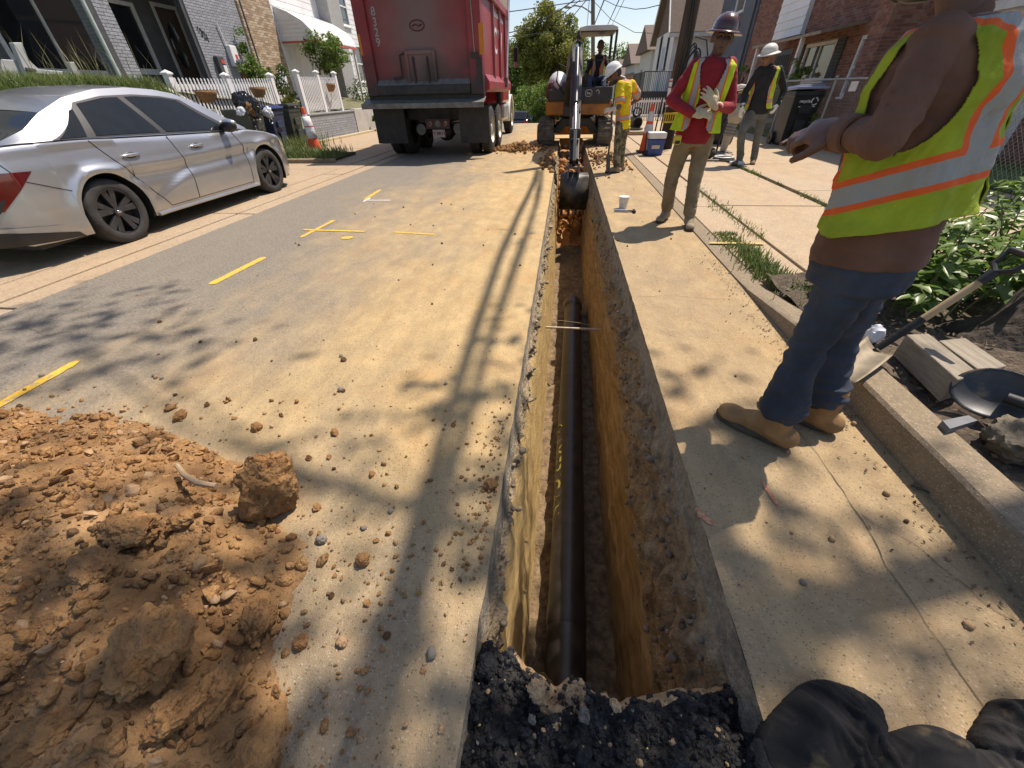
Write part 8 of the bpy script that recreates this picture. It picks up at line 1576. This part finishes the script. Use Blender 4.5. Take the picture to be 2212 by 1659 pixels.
for i, (x, z, r, lab) in enumerate(((2.72, 8.25, .042, 'thick telephone cable bundle strung along the street above the trench'), (2.94, 8.45, .032, 'thinner telephone cable strung beside the thick bundle'), (3.1, 8.9, .020, 'upper telephone cable strung along the street'))):
    mb = MB(); mb.tube([(x + .05 * math.sin(y * .7 + i), y, z + .012 * ((y + 3) ** 2) * .08 + .01 * math.sin(y * 3)) for y in np.linspace(-22, 12.1, 40)], r, 8); tag(mb.build('overhead_cable', m_wire, smooth=True), lab, 'cable', 'overhead wires')
# leafy vine hanging on the cables (casts the soft blots beside the cable shadow)
rs = np.random.default_rng(3); mb = MB(); Pn = [np.array((2.8, y, 8.2)) + rs.normal(size=(n, 3)) * np.array([.16, .22, .2]) for y, n in ((4.6, 22), (5.2, 26), (3.9, 22), (7.5, 12))]; leaf_quads(mb, np.concatenate(Pn), .14, rs); vn = thing('vine', 'leafy vine tangled on the overhead telephone cables', 'vine', (2.8, 4.5, 8.0)); mb.build('foliage', lm['mid'], vn)
# ================================================================== NEAR RIGHT PROPS
m_timb = M('weathered_timber', (.20, .165, .12), (.33, .285, .215), scale=5, stretch=(6, .6, 6), rough=.9, bump=.4, bscale=20)
def timber(lab, quad, zt_, h):
    a, b, c, d = [gnd(*q, zt_) for q in quad]; mb = MB(); mb.prism([a, b, c, d], (0, 0, -h)); t = tag(mb.build('timber', m_timb, bevel=.006), lab, 'timber', 'timbers beside the curb'); return t
timber('square weathered timber lying beside the curb, left of the pair', [(1958, 722), (2006, 720), (2116, 806), (2070, 820)], .25, .13); timber('second weathered timber, right of the pair beside the trunk', [(2028, 735), (2085, 729), (2176, 790), (2122, 804)], .24, .12)
sh2 = thing('shovel', 'long handled shovel with black D grip leaning over the curb', 'shovel', gnd(1850, 790, .16)); s0 = gnd(1896, 752, .20); s3 = atY(2150, 588, 1.93); m_wd = M('ash_wood', (.40, .28, .15), (.52, .38, .22), scale=5, stretch=(4, 4, .6), rough=.6)
MB().tube([s0, s0.lerp(s3, .42)], [.017, .020], 12).build('socket', m_tdark, sh2, smooth=True); MB().tube([s0.lerp(s3, .40), s0.lerp(s3, .90)], .0175, 12).build('handle', m_wd, sh2, smooth=True); MB().tube([s0.lerp(s3, .88), s3], .021, 12).build('grip_socket', m_num, sh2, smooth=True)
dv = (s3 - s0).normalized(); lt = dv.cross(EZ).normalized(); MB().tube([s3, s3 + dv * .03 + lt * .05, s3 + dv * .10 + lt * .055], .011, 8).build('grip_arm', m_num, sh2, smooth=True); MB().tube([s3, s3 + dv * .03 - lt * .05, s3 + dv * .10 - lt * .055], .011, 8).build('grip_arm', m_num, sh2, smooth=True); MB().tube([s3 + dv * .10 + lt * .06, s3 + dv * .10 - lt * .06], .014, 10).build('grip_bar', m_num, sh2, smooth=True)
bt = gnd(1822, 815, .165) - s0; bl = MB(); bl.grid(lambda u, v: s0 + bt * v + lt * ((u - .5) * .19 * (1 - .25 * v * v)) + Vector((0, 0, .03 * (2 * abs(u - .5)) ** 2 - .012)), 8, 10); bl.build('blade', M('dusty_steel', (.16, .13, .085), (.27, .22, .15), scale=9, rough=.6, metal=.3), sh2, smooth=True, solid=.004)
sb = thing('shovel', 'black round shovel blade propped up beside the timbers', 'shovel', gnd(2150, 905, .15)); c0 = atY(2150, 852, 1.50); u_ = Vector((.66, -.72, .10)).normalized(); n_ = Vector((-.55, -.50, .65)); n_ = (n_ - u_ * n_.dot(u_)).normalized(); v_ = n_.cross(u_)
mb = MB(); V = []; F = []; nr_, na = 8, 28
for i in range(nr_ + 1):
    for j in range(na):
        a = 2 * math.pi * j / na; k = i / nr_; x = math.cos(a) * .135 * k; y = math.sin(a) * (.115 if math.sin(a) > 0 else .105) * k; V.append(c0 + u_ * x + v_ * y + n_ * (-.035 * (1 - k * k) + (.02 * math.exp(-(y / .02) ** 2) * max(0, x + .02) * 8 if x > 0 else 0)))
for i in range(nr_):
    for j in range(na): F.append((i * na + j, i * na + (j + 1) % na, (i + 1) * na + (j + 1) % na, (i + 1) * na + j))
mb.add(V, F); mb.build('blade', M('black_steel_blade', (.035, .036, .038), (.075, .076, .078), scale=8, rough=.45, metal=.4, c3=(.25, .18, .10), s3=9, m3=(.60, .7)), sb, smooth=True, solid=.005); MB().tube([c0 + u_ * .03, c0 + u_ * .30 + Vector((0, 0, -.02))], .022, 12).build('socket', m_tdark, sb, smooth=True); MB().tube([c0 + u_ * .28 + Vector((0, 0, -.02)), c0 + u_ * 1.2 + Vector((0, 0, -.05))], .018, 12).build('handle', m_wd, sb, smooth=True)
g = gnd(2195, 958, .16); tag(put(rock_mesh('rock', .12, M('mossy_rock', (.10, .08, .05), (.20, .165, .11), scale=8, bump=1, bscale=30), 71, 4, .3, (1.1, .9, .6)), 'rock', g + Vector((.04, .02, .0)), (0, 0, .6)), 'brown rock below the black shovel blade', 'rock')
q = [gnd(*p, .185) for p in ((2036, 908), (2092, 897), (2112, 908), (2052, 926))]; mb = MB(); mb.prism(q, (0, 0, -.028)); tag(mb.build('slate_piece', M('blue_grey_slate', (.13, .135, .14), (.19, .195, .2), scale=9, rough=.7)), 'flat grey slate piece lying on the curb edge', 'slate')
for i, (a, b, z, r, lab) in enumerate((((1868, 905), (1950, 985), .01, .006, 'dark twig lying in the gutter near the boots'), ((1968, 1048), (2085, 1118), .01, .005, 'thin twig lying across the road near the curb'), ((2100, 1080), (2212, 1185), .012, .006, 'forked twig at foot of the curb'), ((2070, 885), (2170, 960), .17, .004, 'twig on the soil beside the slate'), ((1700, 640), (1735, 700), .02, .004, 'short twig behind the near man'))):
    A, Bq = gnd(*a, z), gnd(*b, z); mb = MB(); mb.tube([A, A.lerp(Bq, .4) + Vector((.01, .012, .006)), Bq], [r, r * .8, r * .4], 6); tag(mb.build('twig', m_bark), lab, 'twig')
wb_ = thing('plastic_bag', 'small white plastic bag behind the legs of the near man', 'bag', gnd(1900, 760, .12)); put(rock_mesh('bag', 1, M('white_film', (.6, .62, .66), (.74, .76, .8), rough=.3), 81, 3, .45, (.035, .05, .06)), 'film', (.0, .1, .05), parent=wb_)
# leaves and shards at road/curb edge
mb = MB(); rs = np.random.default_rng(6); P = np.array([(1.49 - abs(rs.normal(0, .10)), rs.uniform(.3, 4), .006) for i in range(420)]); leaf_quads(mb, P, .018, rs, 4, .5); tag(mb.build('gutter_litter', M('gutter_debris', (.10, .065, .035), (.24, .17, .10), world=True, isl=.4)), 'dry leaf bits gathered along the foot of the curb', None, kind='stuff')
# black jacket at the lower right corner
m_jk = M('black_fleece', (.009, .0085, .008), (.022, .020, .019), scale=14, rough=.95, bump=.5, bscale=200, c3=(.11, .08, .045), s3=18, m3=(.60, .74), bdist=.003)
def jz(x, y):
    q = proj((x, y, .03)); px, py = q[0] + 22 * noise.noise(Vector((x * 7, y * 7, 1))), q[1] + 22 * noise.noise(Vector((x * 7, y * 7, 9)))
    def lobe(cx, cy, rx, ry, h, p=2.8): d = ((px - cx) / rx) ** 2 + ((py - cy) / ry) ** 2; return h * max(0, 1 - d ** (p / 2)) ** .5 if d < 1 else 0
    return max(lobe(1785, 1600, 140, 135, .060), lobe(1950, 1690, 170, 120, .045), lobe(1850, 1740, 230, 150, .05), lobe(2205, 1585, 105, 75, .035), lobe(2140, 1700, 130, 80, .03))
def ridge(p): return (1 - min(1, abs(noise.noise(p)) * 2.6)) ** 2
mb = MB(); V = []; F = []; N_ = 190
for j in range(N_ + 1):
    for i in range(N_ + 1):
        x = .56 + .80 * i / N_; y = .0 + .52 * j / N_; h = jz(x, y); wp = .12 * noise.noise(Vector((x * 5, y * 5, 2))); f = (.030 * ridge(Vector(((x * .8 + y * .6 + wp) * 10, (y * .8 - x * .6) * 2.6, 0))) + .016 * ridge(Vector(((x * .5 - y * .85 + wp) * 17, (y * .5 + x * .85) * 4, 3))) + .006 * ridge(Vector(((x + wp) * 34, y * 9, 6)))) * min(1, h / .02); V.append((x, y, h + (f if h > .004 else -.01)))
for j in range(N_):
    for i in range(N_):
        k = j * (N_ + 1) + i
        if max(V[k][2], V[k + 1][2], V[k + N_ + 1][2], V[k + N_ + 2][2]) > .0: F.append((k, k + 1, k + N_ + 2, k + N_ + 1))
mb.add(V, F); tag(mb.build('jacket', m_jk, smooth=True, angle=180, solid=.004), 'crumpled black jacket lying on the road at lower right corner', 'jacket')
